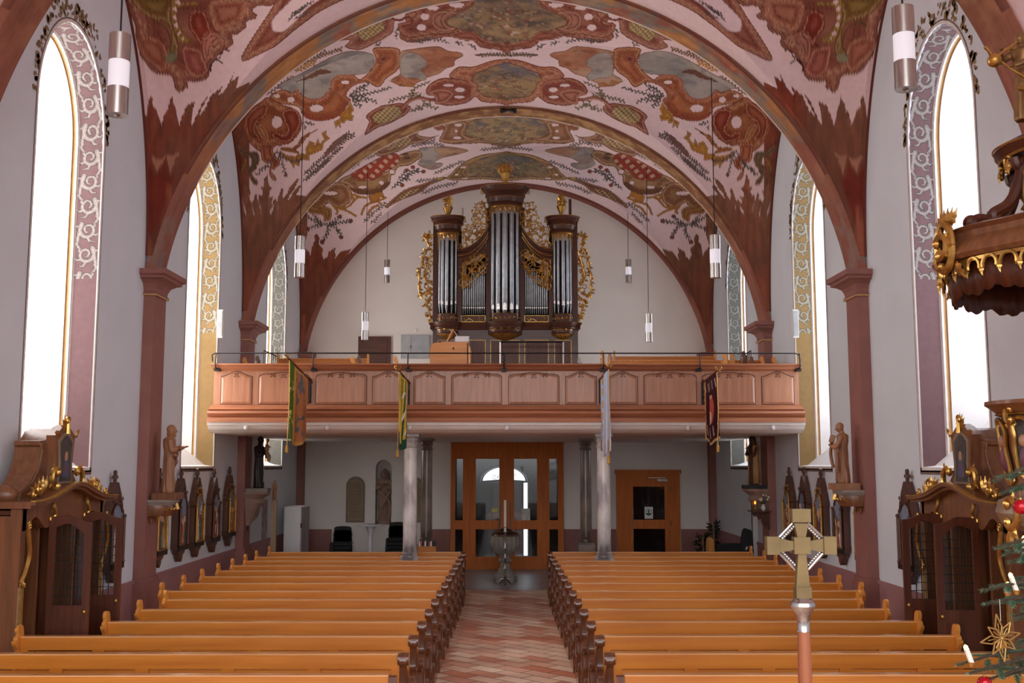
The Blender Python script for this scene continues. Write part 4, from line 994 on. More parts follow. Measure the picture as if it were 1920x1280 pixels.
for a, c, t in ((240,392,440),(560,768,290),(935,1088,440)): P(MB().box(ox(a), ox(c), YO+.14, YO+.9, oz(1000), oz(t)), 'tower_back', M['dark'], flat=True)
for a, c, t in ((230,262,430),(376,404,560),(548,578,350),(750,780,350),(924,950,560),(1062,1098,430)):
    P(MB().box(ox(a), ox(c), YO+.02, YO+.6, oz(1062), oz(t)), 'case_post', M['walnut'], flat=True)
# mouldings follow the plan: flat with three bows
def plan(xa, xb, bows, off, n=100):
    pts = []
    for i in range(n+1):
        x = xa+(xb-xa)*i/n; y = 0
        for c, hw, d in bows:
            if abs(x-c) < hw: y = max(y, d*math.sqrt(max(0, 1-((x-c)/hw)**2)))
        pts.append((x, YO-y-off))
    return pts
TW = [((ox(260)+ox(380))/2, (ox(380)-ox(260))/2, .15), ((ox(570)+ox(756))/2, (ox(756)-ox(570))/2, .26), ((ox(945)+ox(1066))/2, (ox(1066)-ox(945))/2, .15)]
def plan_mould(xa, xb, bows, prof, nm, m, gold=None, back=.3):
    rings = []
    for off, z in prof: rings.append([(x, y, z) for x, y in plan(xa-off, xb+off, [(c, hw+off*.8, d+off*.3) for c, hw, d in bows], off)])
    rings = [[(p[0], YO+back, prof[0][1]) for p in rings[0]]]+rings+[[(p[0], YO+back, prof[-1][1]) for p in rings[-1]]]
    return P(MB().loft(rings, cap=False, closed=False), nm, m, ang=.5)
z0 = oz(1082); z1 = oz(1040)
plan_mould(ox(224), ox(1104), [(c, hw+.03, d+.04) for c, hw, d in TW], [(.0,z0),(.02,z0+.01),(.03,z0+.04),(.02,z0+.07),(.05,z1-.03),(.06,z1),(0,z1+.005)], 'waist_moulding', M['walnutx'])
plan_mould(ox(224), ox(1104), [(c, hw+.03, d+.04) for c, hw, d in TW], [(.061,z1-.008),(.067,z1-.004),(.061,z1+.002)], 'waist_gilt_line', M['gold'])
for i, (c, hw, d) in enumerate(TW):
    zl = oz(1142) if i != 1 else oz(1148); zz = z0
    b = MB(); b.lathe([(.02, zl),(hw*.45, zl+.03),(hw*.85, zz-.14),(hw*1.05, zz-.10),(hw*1.0, zz-.03),(hw*1.08, zz+.01)], (c, YO+.02, 0), 28, 1, (d+.05)/hw, PI, 2*PI, 14, .05); P(b, 'gilt_bowl', M['gold'], ang=.8)
    b = MB(); b.lathe([(hw*1.03, zz-.105),(hw*1.1, zz-.09),(hw*1.06, zz-.06),(hw*1.1, zz-.02)], (c, YO+.02, 0), 28, 1, (d+.06)/hw, PI, 2*PI); P(b, 'tower_base', M['walnutx'])
    # carved band above the waist
    zt_ = oz(990); b = MB(); b.lathe([(hw*.98, z1),(hw*.98, zt_)], (c, YO+.03, 0), 24, 1, d/hw, PI, 2*PI); P(b, 'pipe_foot_board', M['walnut'])
    b = MB(); f = lambda u, v, w: (c+hw*math.sin(u), YO+.03-(d+.012+w)*math.cos(u), v)
    for u in np.linspace(-1.2, 1.2, 7 if i != 1 else 9):
        s = .05; curl(b, lambda p, q, w: f(u+p/hw, q, w), spiral(0, (z1+zt_)/2, .035, 0, 1, 1 if u > 0 else -1, 14), .009)
    for zq in (z1+.01, zt_): b.tube([f(u, zq, 0) for u in np.linspace(-1.45, 1.45, 24)], .007, 5)
    P(b, 'carved_band', M['gold'])
for a, c in ((400,546),(778,922)):
    x0, x1, za, zb2 = ox(a), ox(c), oz(1036), oz(996); b = MB()
    f = lambda u, v, w: (u, YO-.01-w, v)
    for q in ((x0,x1,za,za+.01),(x0,x1,zb2-.01,zb2),(x0,x0+.01,za,zb2),(x1-.01,x1,za,zb2)): b.box(q[0],q[1],YO-.02,YO+.01,q[2],q[3])
    xm = (x0+x1)/2
    for s in (-1, 1):
        b.tube([f(xm+s*u, za+.02+.05*abs(math.sin(u*18)), 0) for u in np.linspace(0, .17, 14)], .008, 5); cscroll(b, f, xm+s*.15, (za+zb2)/2, .07, 0 if s > 0 else PI, .007)
    P(b, 'carved_panel', M['gold']); P(MB().box(x0, x1, YO, YO+.02, za, zb2), 'panel_ground', M['walnut'], flat=True)
# pipes
def pipe(x, y, r, zfoot, zmouth, ztop, nm='organ_pipe'):
    b = MB(); hm = r*2.2
    b.lathe([(r*.22, zfoot),(r*.9, zmouth-r*.2),(r, zmouth),(r, ztop)], (x, y, 0), 14)
    o = P(b, nm, M['pipe'], ang=.7)
    m = MB(); m.prism([(x-r*.55, zmouth),(x-r*.5, zmouth+hm*.7),(x, zmouth+hm),(x+r*.5, zmouth+hm*.7),(x+r*.55, zmouth)], y-r*1.03, y-r*.8, 'y')
    m.box(x-r*.6, x+r*.6, y-r*1.06, y-r*.8, zmouth-r*.25, zmouth-r*.02)
    mm = m.build('pipe_mouth', M['silver'], flat=True); mm.parent = o
for xs, ws, ci in (((272,290,315,344,368),(15,20,24,20,15),0),((590,622,661,701,734),(24,32,37,32,24),1),((958,980,1009,1035,1053),(15,20,24,20,15),2)):
    c, hw, d = TW[ci]
    for k, (x, w) in enumerate(zip(xs, ws)):
        X_ = ox(x); q = (X_-c)/hw; y = YO+.03-(d-.05)*math.sqrt(max(0, 1-q*q)); r = w/3.2/2/FPX*23.2
        dz = (2-abs(k-2))*.02
        if ci == 1: pipe(X_, y, r, oz(1026), oz(960)-dz*.6, oz(385))
        else: pipe(X_, y, r, oz(984), oz(925)-dz, oz(530))
for i in range(11):
    for s, x0 in ((-1, 412), (1, 913)):
        x = x0-s*12.6*i; zt2 = oz(800-i*13); pipe(ox(x), YO+.06, .0195, oz(986), oz(950), zt2)
for a, c in ((404,548),(778,924)): P(MB().box(ox(a), ox(c), YO+.035, YO+.045, oz(943), oz(939)), 'pipe_rack', M['iron'], flat=True)
# carved pipe shades
def carve(region, nm, dens, size, yy, seed, m='gold'):
    rr = random.Random(seed); b = MB(); f = lambda u, v, w: (ox(u), yy-w, oz(v))
    R = np.array(region, float); x0, y0 = R.min(0); x1, y1 = R.max(0); n = 0; k = size/ (FPX/23.2) * 1.0
    pts = []
    while n < dens:
        x, y = rr.uniform(x0, x1), rr.uniform(y0, y1); n += 1
        if not inside(np.array([x]), np.array([y]), R)[0]: continue
        if any(math.hypot(x-a, y-b2) < size*.62 for a, b2 in pts): continue
        pts.append((x, y)); g = lambda u, v, w, x=x, y=y: f(x+u*3.2*86, y-v*3.2*86, w)
        if len(pts) % 3: cscroll(b, g, 0, 0, size/275*1.1, rr.uniform(0, 6.3), .009, 0, rr.choice((-1, 1)))
        else:
            a = rr.uniform(0, 6.3)
            for q in range(4): leaf(b, g, 0, 0, a+q*1.57, size/275*.6, size/275*.17, .005, 3)
            b.ell(g(0, 0, .01), .014, 8, 5)
    for i in range(len(R)):
        p, q = R[i], R[(i+1) % len(R)]; b.tube([f(p[0], p[1], 0), f((p[0]+q[0])/2, (p[1]+q[1])/2, .0), f(q[0], q[1], 0)], .009, 5)
    return P(b, nm, M[m])
for s in (0, 1):
    mx = lambda pts: [(x if s == 0 else 1326-x, y) for x, y in pts]
    carve(mx([(407,684),(548,616),(548,708),(480,780),(407,838)]), 'pipe_shade', 220, 44, YO-.01, 3+s)
    P(MB().prism([(ox(p[0]), oz(p[1])) for p in mx([(407,684),(548,616),(548,640),(430,700),(430,810),(407,838)])], YO, YO+.02, 'y'), 'shade_board', M['palewood'], flat=True)
    # swooping cornice between the towers
    for off, th, mt in ((0, .030, 'walnutx'), (18, .034, 'walnutx'), (40, .030, 'walnutx'), (-13, .009, 'gold'), (30, .009, 'gold'), (52, .008, 'gold')):
        pts = mx([(378,612+off),(440,600+off),(500,560+off),(540,510+off),(562,470+off*1.1)]); pp = catmull(pts, 6, False)
        P(MB().tube([(ox(x), YO-.03+ (0 if mt != 'gold' else -.03), oz(y)) for x, y in pp], th, 8), 'swept_cornice' if mt != 'gold' else 'swept_gilt_line', M[mt])
    P(MB().prism([(ox(p[0]), oz(p[1])) for p in catmull(mx([(378,612),(440,600),(500,560),(545,500)]), 4, False)+mx([(548,616),(405,684),(378,690)])], YO+.01, YO+.1, 'y'), 'flat_field', M['walnut'], flat=True)
    carve(mx([(412,596),(412,480),(440,470),(478,440),(472,400),(500,320),(535,320),(555,400),(560,470),(530,530),(470,580)]), 'crest_carving', 420, 40, YO-.02, 9+s)
    # wing of the case
    b = MB(); wing = mx([(232,520),(205,508),(180,520),(190,545),(205,580),(180,620),(165,680),(150,740),(148,800),(150,860),(175,870),(215,850),(228,830)])
    f = lambda u, v, w: (ox(u), YO+.04-w, oz(v)); W3 = catmull(wing, 5, False)
    b.tube([f(x, y, 0) for x, y in W3], [.022+.010*math.sin(i*1.1) for i in range(len(W3))], 7)
    inn = catmull(mx([(228,600),(212,640),(196,700),(186,760),(200,800),(222,790)]), 5, False); b.tube([f(x, y, 0) for x, y in inn], .016, 6)
    low = catmull(mx([(228,870),(200,900),(188,930),(205,960),(212,1000),(222,1035)]), 5, False); b.tube([f(x, y, 0) for x, y in low], .016, 6)
    rr = random.Random(21)
    for Wd in (W3, inn, low):
        for i in range(1, len(Wd)-1, 1):
            x, y = Wd[i]; a = rr.uniform(0, 6.3); g = lambda u, v, w: f(x+u*275, y-v*275, w); leaf(b, g, 0, 0, a, .10, .028, .0, 2)
    for x, y in mx([(200,700),(195,760),(205,730),(215,680),(190,820),(210,930),(200,990)]):
        g = lambda u, v, w: f(x+u*275, y-v*275, w); cscroll(b, g, 0, 0, .09, rr.uniform(0, 6), .01)
    P(b, 'wing_carving', M['gold'])
# tower crowns
for i, (c, hw, d) in enumerate(TW):
    if i == 1: ys = (352, 330, 300, 275, 255, 240); xa, xb, m = 572, 754, .17
    else: ys = (508, 488, 462, 440, 425, 413); xa, xb, m = (262,380,0)[0:2]+(.13,) if i == 0 else (946,1066,.13)
    z = [oz(q) for q in ys]; bow = [(c, hw, d)]
    pr = [(.0,z[0]),(.03,z[0]+.01),(.02,z[1]),(.05,z[1]+.01),(.07,z[2]),(.10,z[2]+.01),(.09,z[3]),(.13,z[3]+.02),(m+.0,z[4]),(m+.03,z[5]-.01),(m+.03,z[5]),(0,z[5]+.01)]
    plan_mould(c-hw, c+hw, bow, pr, 'tower_crown', M['walnutx'], back=.45)
    for off, zq in ((.035,z[0]+.005),(.075,z[2]+.004),(m+.035,z[5]-.004)): plan_mould(c-hw, c+hw, bow, [(off,zq-.006),(off+.006,zq),(off,zq+.006)], 'crown_gilt_line', M['gold'], back=.4)
    P(MB().box(c-hw-.1, c+hw+.1, YO+.0, YO+.45, z[5]-.06, z[5]), 'crown_top', M['walnut'], flat=True)
    # lambrequin over the pipes
    b = MB(); f = lambda u, v, w: (c+hw*.98*math.sin(u), YO+.02-(d+.01+w)*math.cos(u), v); zt3 = z[0]; H_ = .11
    for u in np.linspace(-1.35, 1.35, 9 if i == 1 else 7):
        L = H_*(1.0+1.2*abs(u)**2/1.8); g = lambda p, q, w, u=u: f(u+p/hw, q, w)
        leaf(b, g, 0, zt3, -PI/2, L, .035, .004, 3); curl(b, g, spiral(0, zt3-.04, .03, 0, 1, 1 if u > 0 else -1, 12), .008)
    for s in (-1, 1): b.tube([f(s*1.42, zt3-q, 0) for q in np.linspace(0, .36, 10)], [.018-.012*q for q in np.linspace(0, 1, 10)], 6)
    b.tube([f(u, zt3-.005, .01) for u in np.linspace(-1.45, 1.45, 20)], .01, 5); P(b, 'lambrequin', M['gold'])
    P(MB().lathe([(hw*.96, z[0]-.16),(hw*.96, z[0])], (c, YO+.03, 0), 20, 1, d/hw*.95, PI, 2*PI), 'pale_valance', M['palewood'])
# finials
def finial(xc, ybase, ytop, label, flame=False):
    x = ox(xc); zb3, zt4 = oz(ybase), oz(ytop); h = zt4-zb3; t = thing('gilded_urn', label, 'urn finial', (x, YO+.1, zb3), group='gilded urns on the organ towers')
    b = MB(); b.box(-.3*h, .3*h, -.12, .12, 0, .08*h) if flame else b.box(-.12*h, .12*h, -.08, .08, 0, .06*h)
    if flame: b.lathe([(.42*h,.06*h),(.40*h,.14*h),(.2*h,.2*h),(.12*h,.22*h)], (0,0,0), 20, 1, .4)
    b.build('plinth', M['beamwhite'] if flame else M['goldpaint'], t)
    b = MB(); s = .2*h; z0 = (.2 if flame else .06)*h
    b.lathe([(.08*h,z0),(.05*h,z0+.05*h),(.07*h,z0+.1*h),(.13*h,z0+.25*h),(.17*h,z0+.36*h),(.15*h,z0+.40*h)], (0,0,0), 20, 1, 1, 0, 2*PI, 8, .06); b.build('urn', M['goldpaint'], t)
    b = MB(); rr = random.Random(int(xc)); zc = z0+.38*h
    for k in range(26):
        a = rr.uniform(0, 6.28); L = rr.uniform(.15, .36)*h if flame else rr.uniform(.1, .22)*h; z1 = zc+(0 if flame else rr.uniform(0, .3)*h)
        tp = (math.cos(a)*.16*h*(1 if flame else .8)*rr.uniform(.3, 1), math.sin(a)*.10*h, z1)
        b.tube([tp, (tp[0]*1.25+rr.uniform(-.02,.02), tp[1], z1+L*.5), (tp[0]*.9, tp[1], z1+L)], [.022*h/.4, .026*h/.4, .003], 6)
    if not flame:
        for k in range(14): a = rr.uniform(0, 6.28); b.ell((math.cos(a)*.11*h, math.sin(a)*.1*h-.02, zc+rr.uniform(.02,.35)*h), .045*h, 8, 6)
    b.build('flames' if flame else 'bouquet', M['gold'], t)
finial(316, 413, 252, 'gilded flower urn on the left organ tower'); finial(1002, 403, 246, 'gilded flower urn on the right organ tower'); finial(664, 240, 60, 'gilded flaming urn crowning the tall centre organ tower', True)
def simple(nm, mb, m, label, cat, loc=(0,0,0), group=None, **k):
    o = mb.build(nm, m, **k); o.location = loc; return tag(o, label, cat, group)
# electric candle and dark rod on the organ roof
p = atY(740+406/3.2, 280+415/3.2, YO+.3); h = atY(867, 389, YO+.3)[2]-p[2]
t = thing('altar_candle', 'white candle in a dark holder on the organ roof', 'candle', tuple(p)); MB().lathe([(.03,0),(.03,.03),(.02,.05),(.022,.07)], (0,0,0), 12).build('holder', M['iron'], t); MB().lathe([(.026,.06),(.026,h-.02),(.005,h-.01)], (0,0,0), 12).build('wax', M['candle'], t); MB().tube([(0,0,h-.02),(0,0,h)], .004, 5).build('wick', M['black'], t)
p = atY(1069, 405, YO+.3); simple('metal_rod', MB().box(-.03,.03,-.03,.03,0,.38), M['walnut'], 'dark upright bar behind the right organ tower', 'bar', tuple(p))
# console
YC = 19.6; cz = 3.3
x0, x1 = Xp(806, 660, YC), Xp(882, 660, YC); zt5 = Z(642, YC)
t = thing('organ_console', 'light oak organ console with rounded shoulder seen from behind', 'console', (x0, YC, 3.3)); W = x1-x0; H_ = zt5-3.3
pr = [(0,0),(W-.04,0),(W-.04,H_)]+[(.12-.12*math.sin(a), H_-.12+.12*math.cos(a)) for a in np.linspace(0, PI/2, 6)]
MB().prism(pr, 0, .55, 'y').build('case', M['pew'], t, ang=.5); MB().prism([(W-.04,0),(W,0),(W+.0,H_-.1),(W-.06,H_),(W-.04,H_)], -.01, .5, 'y').build('side_panel', M['pewend'], t)
MB().box(.2, W-.05, .1, .5, H_, H_+.03).build('lid', M['cherry'], t); MB().box(.42,.45,-.01,.0,H_-.13,H_-.09).build('key_plate', M['black'], t)
mt = thing('music_desk', 'small wooden music desk with a curved white reading lamp on the console', 'music desk', (x0+.36, YC+.3, zt5+.03))
MB().cbox((0,0,.12), (.03,.3,.26), 0, 0, .45).build('desk_board', M['pew'], mt); MB().tube(catmull([(-.02,0,.24),(.06,0,.22),(.12,0,.14),(.14,0,.04),(.1,0,-.0)], 5, False), .009, 6).build('lamp_arm', M['white'], mt)
for i in range(4): simple('hymn_book', MB().box(-.13,.13,-.09,.09,0,.026), M['white'], 'white book, %s in the stack on the organ console' % ('bottom','second','third','top')[i], 'book', (x0+.58+.01*(i % 2), YC+.25, zt5+.03+.027*i), 'books on the organ console')
# steel frame in front of the case
b = MB(); f1 = [(Xp(x, y, 22.3), 22.3, Z(y, 22.3)) for x, y in ((938,700),(938,641),(1056,641),(1056,700))]; zf = 3.32
b.tube([(f1[0][0],22.3,zf), f1[1]], .02, 8); b.tube([f1[2], (f1[3][0],22.3,zf)], .02, 8); t = thing('equipment_stand', 'slim steel stand with black crossbar before the organ', 'frame', (f1[0][0], 22.3, zf))
world_child(b.build('upright', M['steel']), t); world_child(MB().tube([f1[1], f1[2]], .018, 8).build('crossbar', M['black']), t)
# door and cupboard on the gallery wall
t = thing('door_3', 'dark brown door on the gallery', 'door', (0, YB, 3.3), kind='structure')
x0, x1, z1 = Xp(672, 660, YB), Xp(733, 660, YB), Z(631, YB)
world_child(MB().box(x0, x1, YB-.06, YB-.0, 3.3, z1).build('door_leaf', M['walnut'], flat=True), t); world_child(MB().box(x0+.1, x1-.1, YB-.07, YB-.06, 3.9, z1-.12).build('door_panel', M['walnutx'], flat=True), t)
x0, x1, z0, z1 = Xp(752, 650, YB), Xp(806, 650, YB), Z(672, YB), Z(628, YB); t = thing('electric_cabinet', 'light grey two-door metal cabinet on the wall beside the organ', 'cabinet', (x0, YB, z0))
world_child(MB().box(x0, x1, YB-.05, YB-.005, z0, z1).build('body', M['greycab'], flat=True), t); xm = x0+(x1-x0)*.35
for a, c in ((x0+.008, xm-.006), (xm+.006, x1-.008)): world_child(MB().box(a, c, YB-.06, YB-.05, z0+.01, z1-.01).build('door', M['greycab'], flat=True), t)
world_child(MB().cbox((xm, YB-.065, (z0+z1)/2), (.02,.01,.05)).build('latch', M['iron']), t)
simple('smoke_detector', MB().lathe([(.05,0),(.045,.02),(.02,.03)], (0,0,0), 16).xf(Matrix.Rotation(PI/2,4,'X')), M['white'], 'small round white fitting above the grey cabinet', 'detector', tuple(atY(779, 619, YB-.002)))
# gallery benches
def bench(xa, xb, ytop, Y, label):
    x0, x1 = Xp(xa, ytop, Y), Xp(xb, ytop, Y); zt6 = Z(ytop, Y)-3.3; L = x1-x0; t = thing('gallery_bench', label, 'bench', (x0, Y, 3.3), group='benches on the organ gallery')
    MB().box(.03, L-.03, 0, .03, .35, zt6).build('backrest', M['pew'], t); MB().box(.03, L-.03, .03, .40, .40, .43).build('seat', M['pew'], t)
    MB().box(.03, L-.03, -.03, .05, zt6-.02, zt6).build('cap_rail', M['pewend'], t)
    for x in (0, L-.035): MB().prism(catmull([(-.03,0),(.42,0),(.40,.4),(.1,.55),(.06,zt6),(.02,zt6+.07),(-.04,zt6+.05),(-.05,zt6)],3), x, x+.035, 'x').build('end_panel', M['pewend'], t)
bench(520, 692, 672, 20.6, 'long oak bench on the gallery behind the gold banner'); bench(1150, 1342, 668, 21.6, 'rear of two long oak benches on the right of the gallery'); bench(1140, 1432, 675, 20.3, 'long oak bench just behind the parapet on the right')
def stall(px, y, Y, dark, label):
    x = Xp(px, y, Y); h = Z(y, Y)-3.3; t = thing('choir_stall', label, 'seat', (x, Y, 3.3), group='sideways seats on the gallery'); m = M['pewdark'] if dark else M['pewend']
    MB().prism(catmull([(-.06,0),(.0,0),(.02,h-.2),(.0,h-.06),(-.02,h),(-.06,h-.01),(-.07,h-.08),(-.04,h-.12),(-.08,h-.3)],3), 0, .05, 'y').build('end_panel', m, t); MB().box(-.05,-.02,.05,.3,.4,h-.12).build('backrest', m, t); MB().box(-.02,.05,.05,.3,.38,.42).build('seat', m, t)
    MB().box(.02,.05,.05,.3,0,.38).build('front_board', m, t)
for px, y, Y, d, l in ((462,670,19.4,0,'pale seat end near the left stair rail'),(486,667,19.5,1,'dark seat end near the left stair rail'),(664,669,19.6,0,'pale seat end beside the dark door'),(676,668,20.2,1,'dark seat end before the dark door'),(745,668,19.2,0,'thin pale seat end left of the grey cabinet'),
    (1090,671,19.4,1,'dark seat end beside the organ case'),(1133,657,19.3,0,'tall pale seat end right of the organ'),(1147,662,20.9,1,'dark seat end among the right benches'),(1362,661,19.2,0,'pale seat end at the end of the right benches'),(1376,661,19.5,0,'second pale seat end toward the right stairs'),(1398,658,19.3,1,'dark seat end by the right stair rail'),(1413,668,19.0,1,'dark low seat end past the right stair rail'),(1432,668,19.0,0,'pale low seat end left of the right pilaster'),(1455,669,18.9,0,'pale low seat end nearest the right wall')): stall(px, y, Y, d, l)
for xa, xb, Y, l in ((495,520,21.0,'fan of thin iron stair rails at the left of the gallery'),(1408,1390,21.0,'fan of thin iron stair rails at the right of the gallery')):
    t = thing('stair_railing', l, 'railing', (Xp(xa,680,Y), Y, 3.3)); A = atY(xa, 657, Y); B = atY(xb, 668, Y)
    world_child(MB().tube([tuple(A), tuple(B)], .012, 6).build('handrail', M['iron']), t)
    for k in np.linspace(0, 1, 8):
        q = A*(1-k)+B*k; world_child(MB().tube([tuple(q), (q[0], Y, 3.3)], .006, 5).build('baluster', M['iron']), t)
# ---------------------------------------------------------------- figures
def robe(b, H, w, d, folds=9, seed=0, lean=(0,0), top=.80, hem=1.0):
    """draped standing body from hem to neck; x across the shoulders, -y is the front"""
    rr = random.Random(seed); ph = [rr.uniform(0, 6.3) for _ in range(4)]; rings = []
    prof = [(0,.86*hem),(.03,.92*hem),(.15,.86*hem),(.30,.80),(.42,.80),(.52,.74),(.60,.72),(.70,.86),(.76,.97),(.795,.96),(.82,.72),(.835,.36),(.86,.25),(.885,.24)]
    N = 72
    for t, s in prof:
        z = t*H; ring = []; f = .10*max(0, 1-t/.72)**.6
        for i in range(N):
            a = 2*PI*i/N; q = 1+f*(math.cos(folds*a+ph[0]+2.2*math.sin(t*5+ph[1]))+.5*math.cos((folds*2-1)*a+ph[2]-3*t))+.025*math.cos(5*a+t*22+ph[3])*(t < .8)
            dd = d*(1 if t < .8 else .9)
            if t > .8: q = 1
            rx = w*s*q if t < .8 else w*s; ry = (d*s*q if t < .66 else d*(.8+.1*s)*(1 if t < .8 else s*1.05))
            ring.append((rx*math.cos(a)+lean[0]*t*H, ry*math.sin(a)+lean[1]*t*H, z))
        rings.append(ring)
    b.loft(rings)
def head(b, c, r, face=-PI/2, tilt=0., beard=False, hair='short', hood=False):
    """head looking toward angle face"""
    n0 = len(b.v); 
    b.ell((0,0,0), (r*.80,r*.93,r*1.12), 20, 16)
    b.ell((0,-r*.35,-r*.55), (r*.52,r*.5,r*.5), 14, 10)                  # jaw
    b.tube([(0,-r*.88,r*.22),(0,-r*1.12,-r*.12),(0,-r*.95,-r*.2)], [r*.09,r*.17,r*.12], 8)   # nose
    b.ell((0,-r*.72,r*.30), (r*.55,r*.22,r*.1), 12, 6)                   # brow
    b.ell((0,-r*.86,-r*.45), (r*.25,r*.12,r*.07), 10, 6)                 # mouth
    for s in (-1, 1):
        b.ell((s*r*.3,-r*.80,r*.10), (r*.15,r*.1,r*.09), 8, 6); b.ell((s*r*.82,0,0), (r*.1,r*.2,r*.28), 8, 6)
        b.ell((s*r*.42,-r*.66,-r*.15), (r*.2,r*.2,r*.2), 8, 6)
    if beard: b.ell((0,-r*.62,-r*.85), (r*.5,r*.42,r*.62), 14, 10)
    if hair == 'long':
        b.ell((0,r*.2,r*.25), (r*.98,r*1.0,r*1.05), 18, 12)
        for s in (-1, 1): b.tube([(s*r*.75,r*.0,r*.3),(s*r*.92,r*.15,-r*.5),(s*r*.8,r*.1,-r*1.3)], [r*.35,r*.38,r*.22], 10)
        b.ell((0,r*.55,-r*.6), (r*.8,r*.5,r*1.0), 14, 10)
    elif hair == 'short': b.ell((0,r*.2,r*.32), (r*.9,r*.9,r*.92), 18, 12)
    if hood:
        b.ell((0,r*.25,r*.15), (r*1.12,r*1.1,r*1.3), 18, 14); b.ell((0,r*.3,-r*.9), (r*1.5,r*.9,r*.9), 16, 10)
    b.tube([(0,r*.1,-r*.7),(0,r*.2,-r*1.7)], [r*.5,r*.6], 12)
    b.xf(Matrix.Translation(c) @ Matrix.Rotation(face+PI/2,4,'Z') @ Matrix.Rotation(tilt,4,'X'), n0)
def hand(b, c, fd, up, s=.09, curl_=.5, side=1):
    """palm plus four bent fingers and a thumb; fd finger direction, up = back of the hand"""
    fd = Vector(fd).normalized(); up = Vector(up).normalized(); rt = fd.cross(up).normalized(); up = rt.cross(fd); c = Vector(c)
    b.tube([c-fd*s*.2, c+fd*s*.25, c+fd*s*.5], [s*.20,s*.26,s*.24], 8, 1.25)
    for i, (o, L) in enumerate(((-.3,.42),(-.1,.5),(.1,.48),(.3,.36))):
        p0 = c+fd*s*.45+rt*s*o; p1 = p0+fd*s*L*.5-up*s*.05*curl_; p2 = p1+fd*s*L*.35-up*s*.22*curl_; p3 = p2+fd*s*L*.1-up*s*.28*curl_
        b.tube([p0,p1,p2,p3], [s*.085,s*.08,s*.07,s*.05], 6)
    p0 = c+rt*s*-.25*side; b.tube([p0, p0-rt*s*.22*side+fd*s*.2, p0-rt*s*.25*side+fd*s*.45], [s*.1,s*.09,s*.06], 6)
def arm(b, sh, el, ha, r=(.06,.055,.035), sleeve=None):
    b.tube(catmull([sh, el, ha], 5, False), list(np.interp(np.linspace(0,1,11), [0,.5,1], r)), 10)
    if sleeve:
        m = [el[i]*.35+ha[i]*.65 for i in range(3)]; b.tube([el, m, (m[0], m[1], m[2]-.01)], [r[1]*1.1, sleeve, sleeve*.9], 10)
def remesh(o, vx=.012, sm=2):
    r = o.modifiers.new('r', 'REMESH'); r.mode = 'VOXEL'; r.voxel_size = vx; r.use_smooth_shade = True
    s = o.modifiers.new('s', 'SMOOTH'); s.iterations = sm; s.factor = .5
def face_rot(o, a): o.rotation_euler = (0,0,a)

def console(px0, px1, py0, py1, sx, Y0, m1, label, gold=True, depth=.36, half=.24):
    zt = Z(py0, Y0-.0, 700 if sx < 0 else 1200); zb = Z(py1, Y0); h = zt-zb
    xw = WX-.15; t = thing('statue_console', label, 'bracket', (sx*xw, Y0, zb))
    b = MB(); n = 14
    def ring(d, w, z): return [(-sx*d*math.sin(a) if True else 0, -w*math.cos(a), z) for a in np.linspace(0, PI, n)]
    R = [ring(depth, half, h), ring(depth, half, h-.03), ring(depth*.94, half*.94, h-.045), ring(depth*.9, half*.9, h-.07)]
    b.loft(R, cap=True, closed=True); b.build('top_slab', m1, t, ang=.5)
    b = MB(); b.loft([ring(depth*.86, half*.86, h-.07), ring(depth*.9, half*.9, h-.13), ring(depth*.72, half*.8, h-.22), ring(depth*.5, half*.6, h*.45), ring(depth*.32, half*.4, h*.25), ring(depth*.12, half*.15, .03), ring(.03,.03,0)])
    b.build('corbel', M['sandstone'] if not gold else M['confess'], t, ang=.7)
    b = MB(); zk = [0,.03,h*.25,h*.45,h-.22,h-.13,h-.07]
    def f(u, v, w):
        rv = np.interp(v, zk, [.03,.12,.32,.5,.72,.9,.86]); rw = np.interp(v, zk, [.03,.15,.4,.6,.8,.9,.86])*half
        return (-sx*(depth*rv*math.sqrt(max(0, 1-(u/rw)**2))+.012+w), u, v)
    for s in (-1, 1):
        curl(b, f, spiral(s*.12, h-.13, .05, 0, 1, s, 18), .013); curl(b, f, spiral(s*.07, h*.5, .05, PI, 1, -s, 18), .012)
        leaf(b, f, s*.04, h*.35, PI/2+s*.4, .14, .04, .01); leaf(b, f, s*.13, h-.2, -PI/2, .14, .04, .01)
    leaf(b, f, 0, h*.2, PI/2, .2, .06, .02); b.build('carving', M['gold'] if gold else M['sandstone'], t)
    return zt, xw
# left pilaster: carved Christ blessing (looks toward the aisle)
zt, xw = console(278, 322, 936, 972, -1, 14.8, M['greystone'], 'grey stone console with gilded scrolls under the left limewood statue')
# base plinth at 912-925
ztop = Z(798, 14.8); H_ = ztop-zt-.09
t = thing('carved_statue', 'limewood statue of a bearded robed man stretching one hand forward, on the left pilaster', 'statue', (-(xw-.20), 14.8, zt))
MB().box(-.17,.17,-.17,.17,0,.09).build('plinth', M['confess'], t, flat=True)
KH = H_/1.6; H_ = 1.6
b = MB(); robe(b, H_, .20, .165, 8, 2)
Hd = H_*.925; head(b, (.0,-.05,Hd), .112, -PI/2, .1, True, 'long')
arm(b, (-.17,-.02,H_*.79), (-.22,-.08,H_*.62), (-.10,-.20,H_*.66), (.07,.06,.035), .06); hand(b, (-.08,-.215,H_*.68), (.1,-.25,1), (0,-1,0), .085, .3)
arm(b, (.17,-.02,H_*.79), (.20,-.14,H_*.65), (.12,-.34,H_*.68), (.07,.06,.035), .06); hand(b, (.115,-.37,H_*.685), (-.1,-1,.25), (0,0,1), .09, .2, -1)
b.tube(catmull([(-.17,-.08,H_*.72),(.0,-.17,H_*.60),(.15,-.13,H_*.52),(.18,-.02,H_*.45)],5,False), .05, 10)
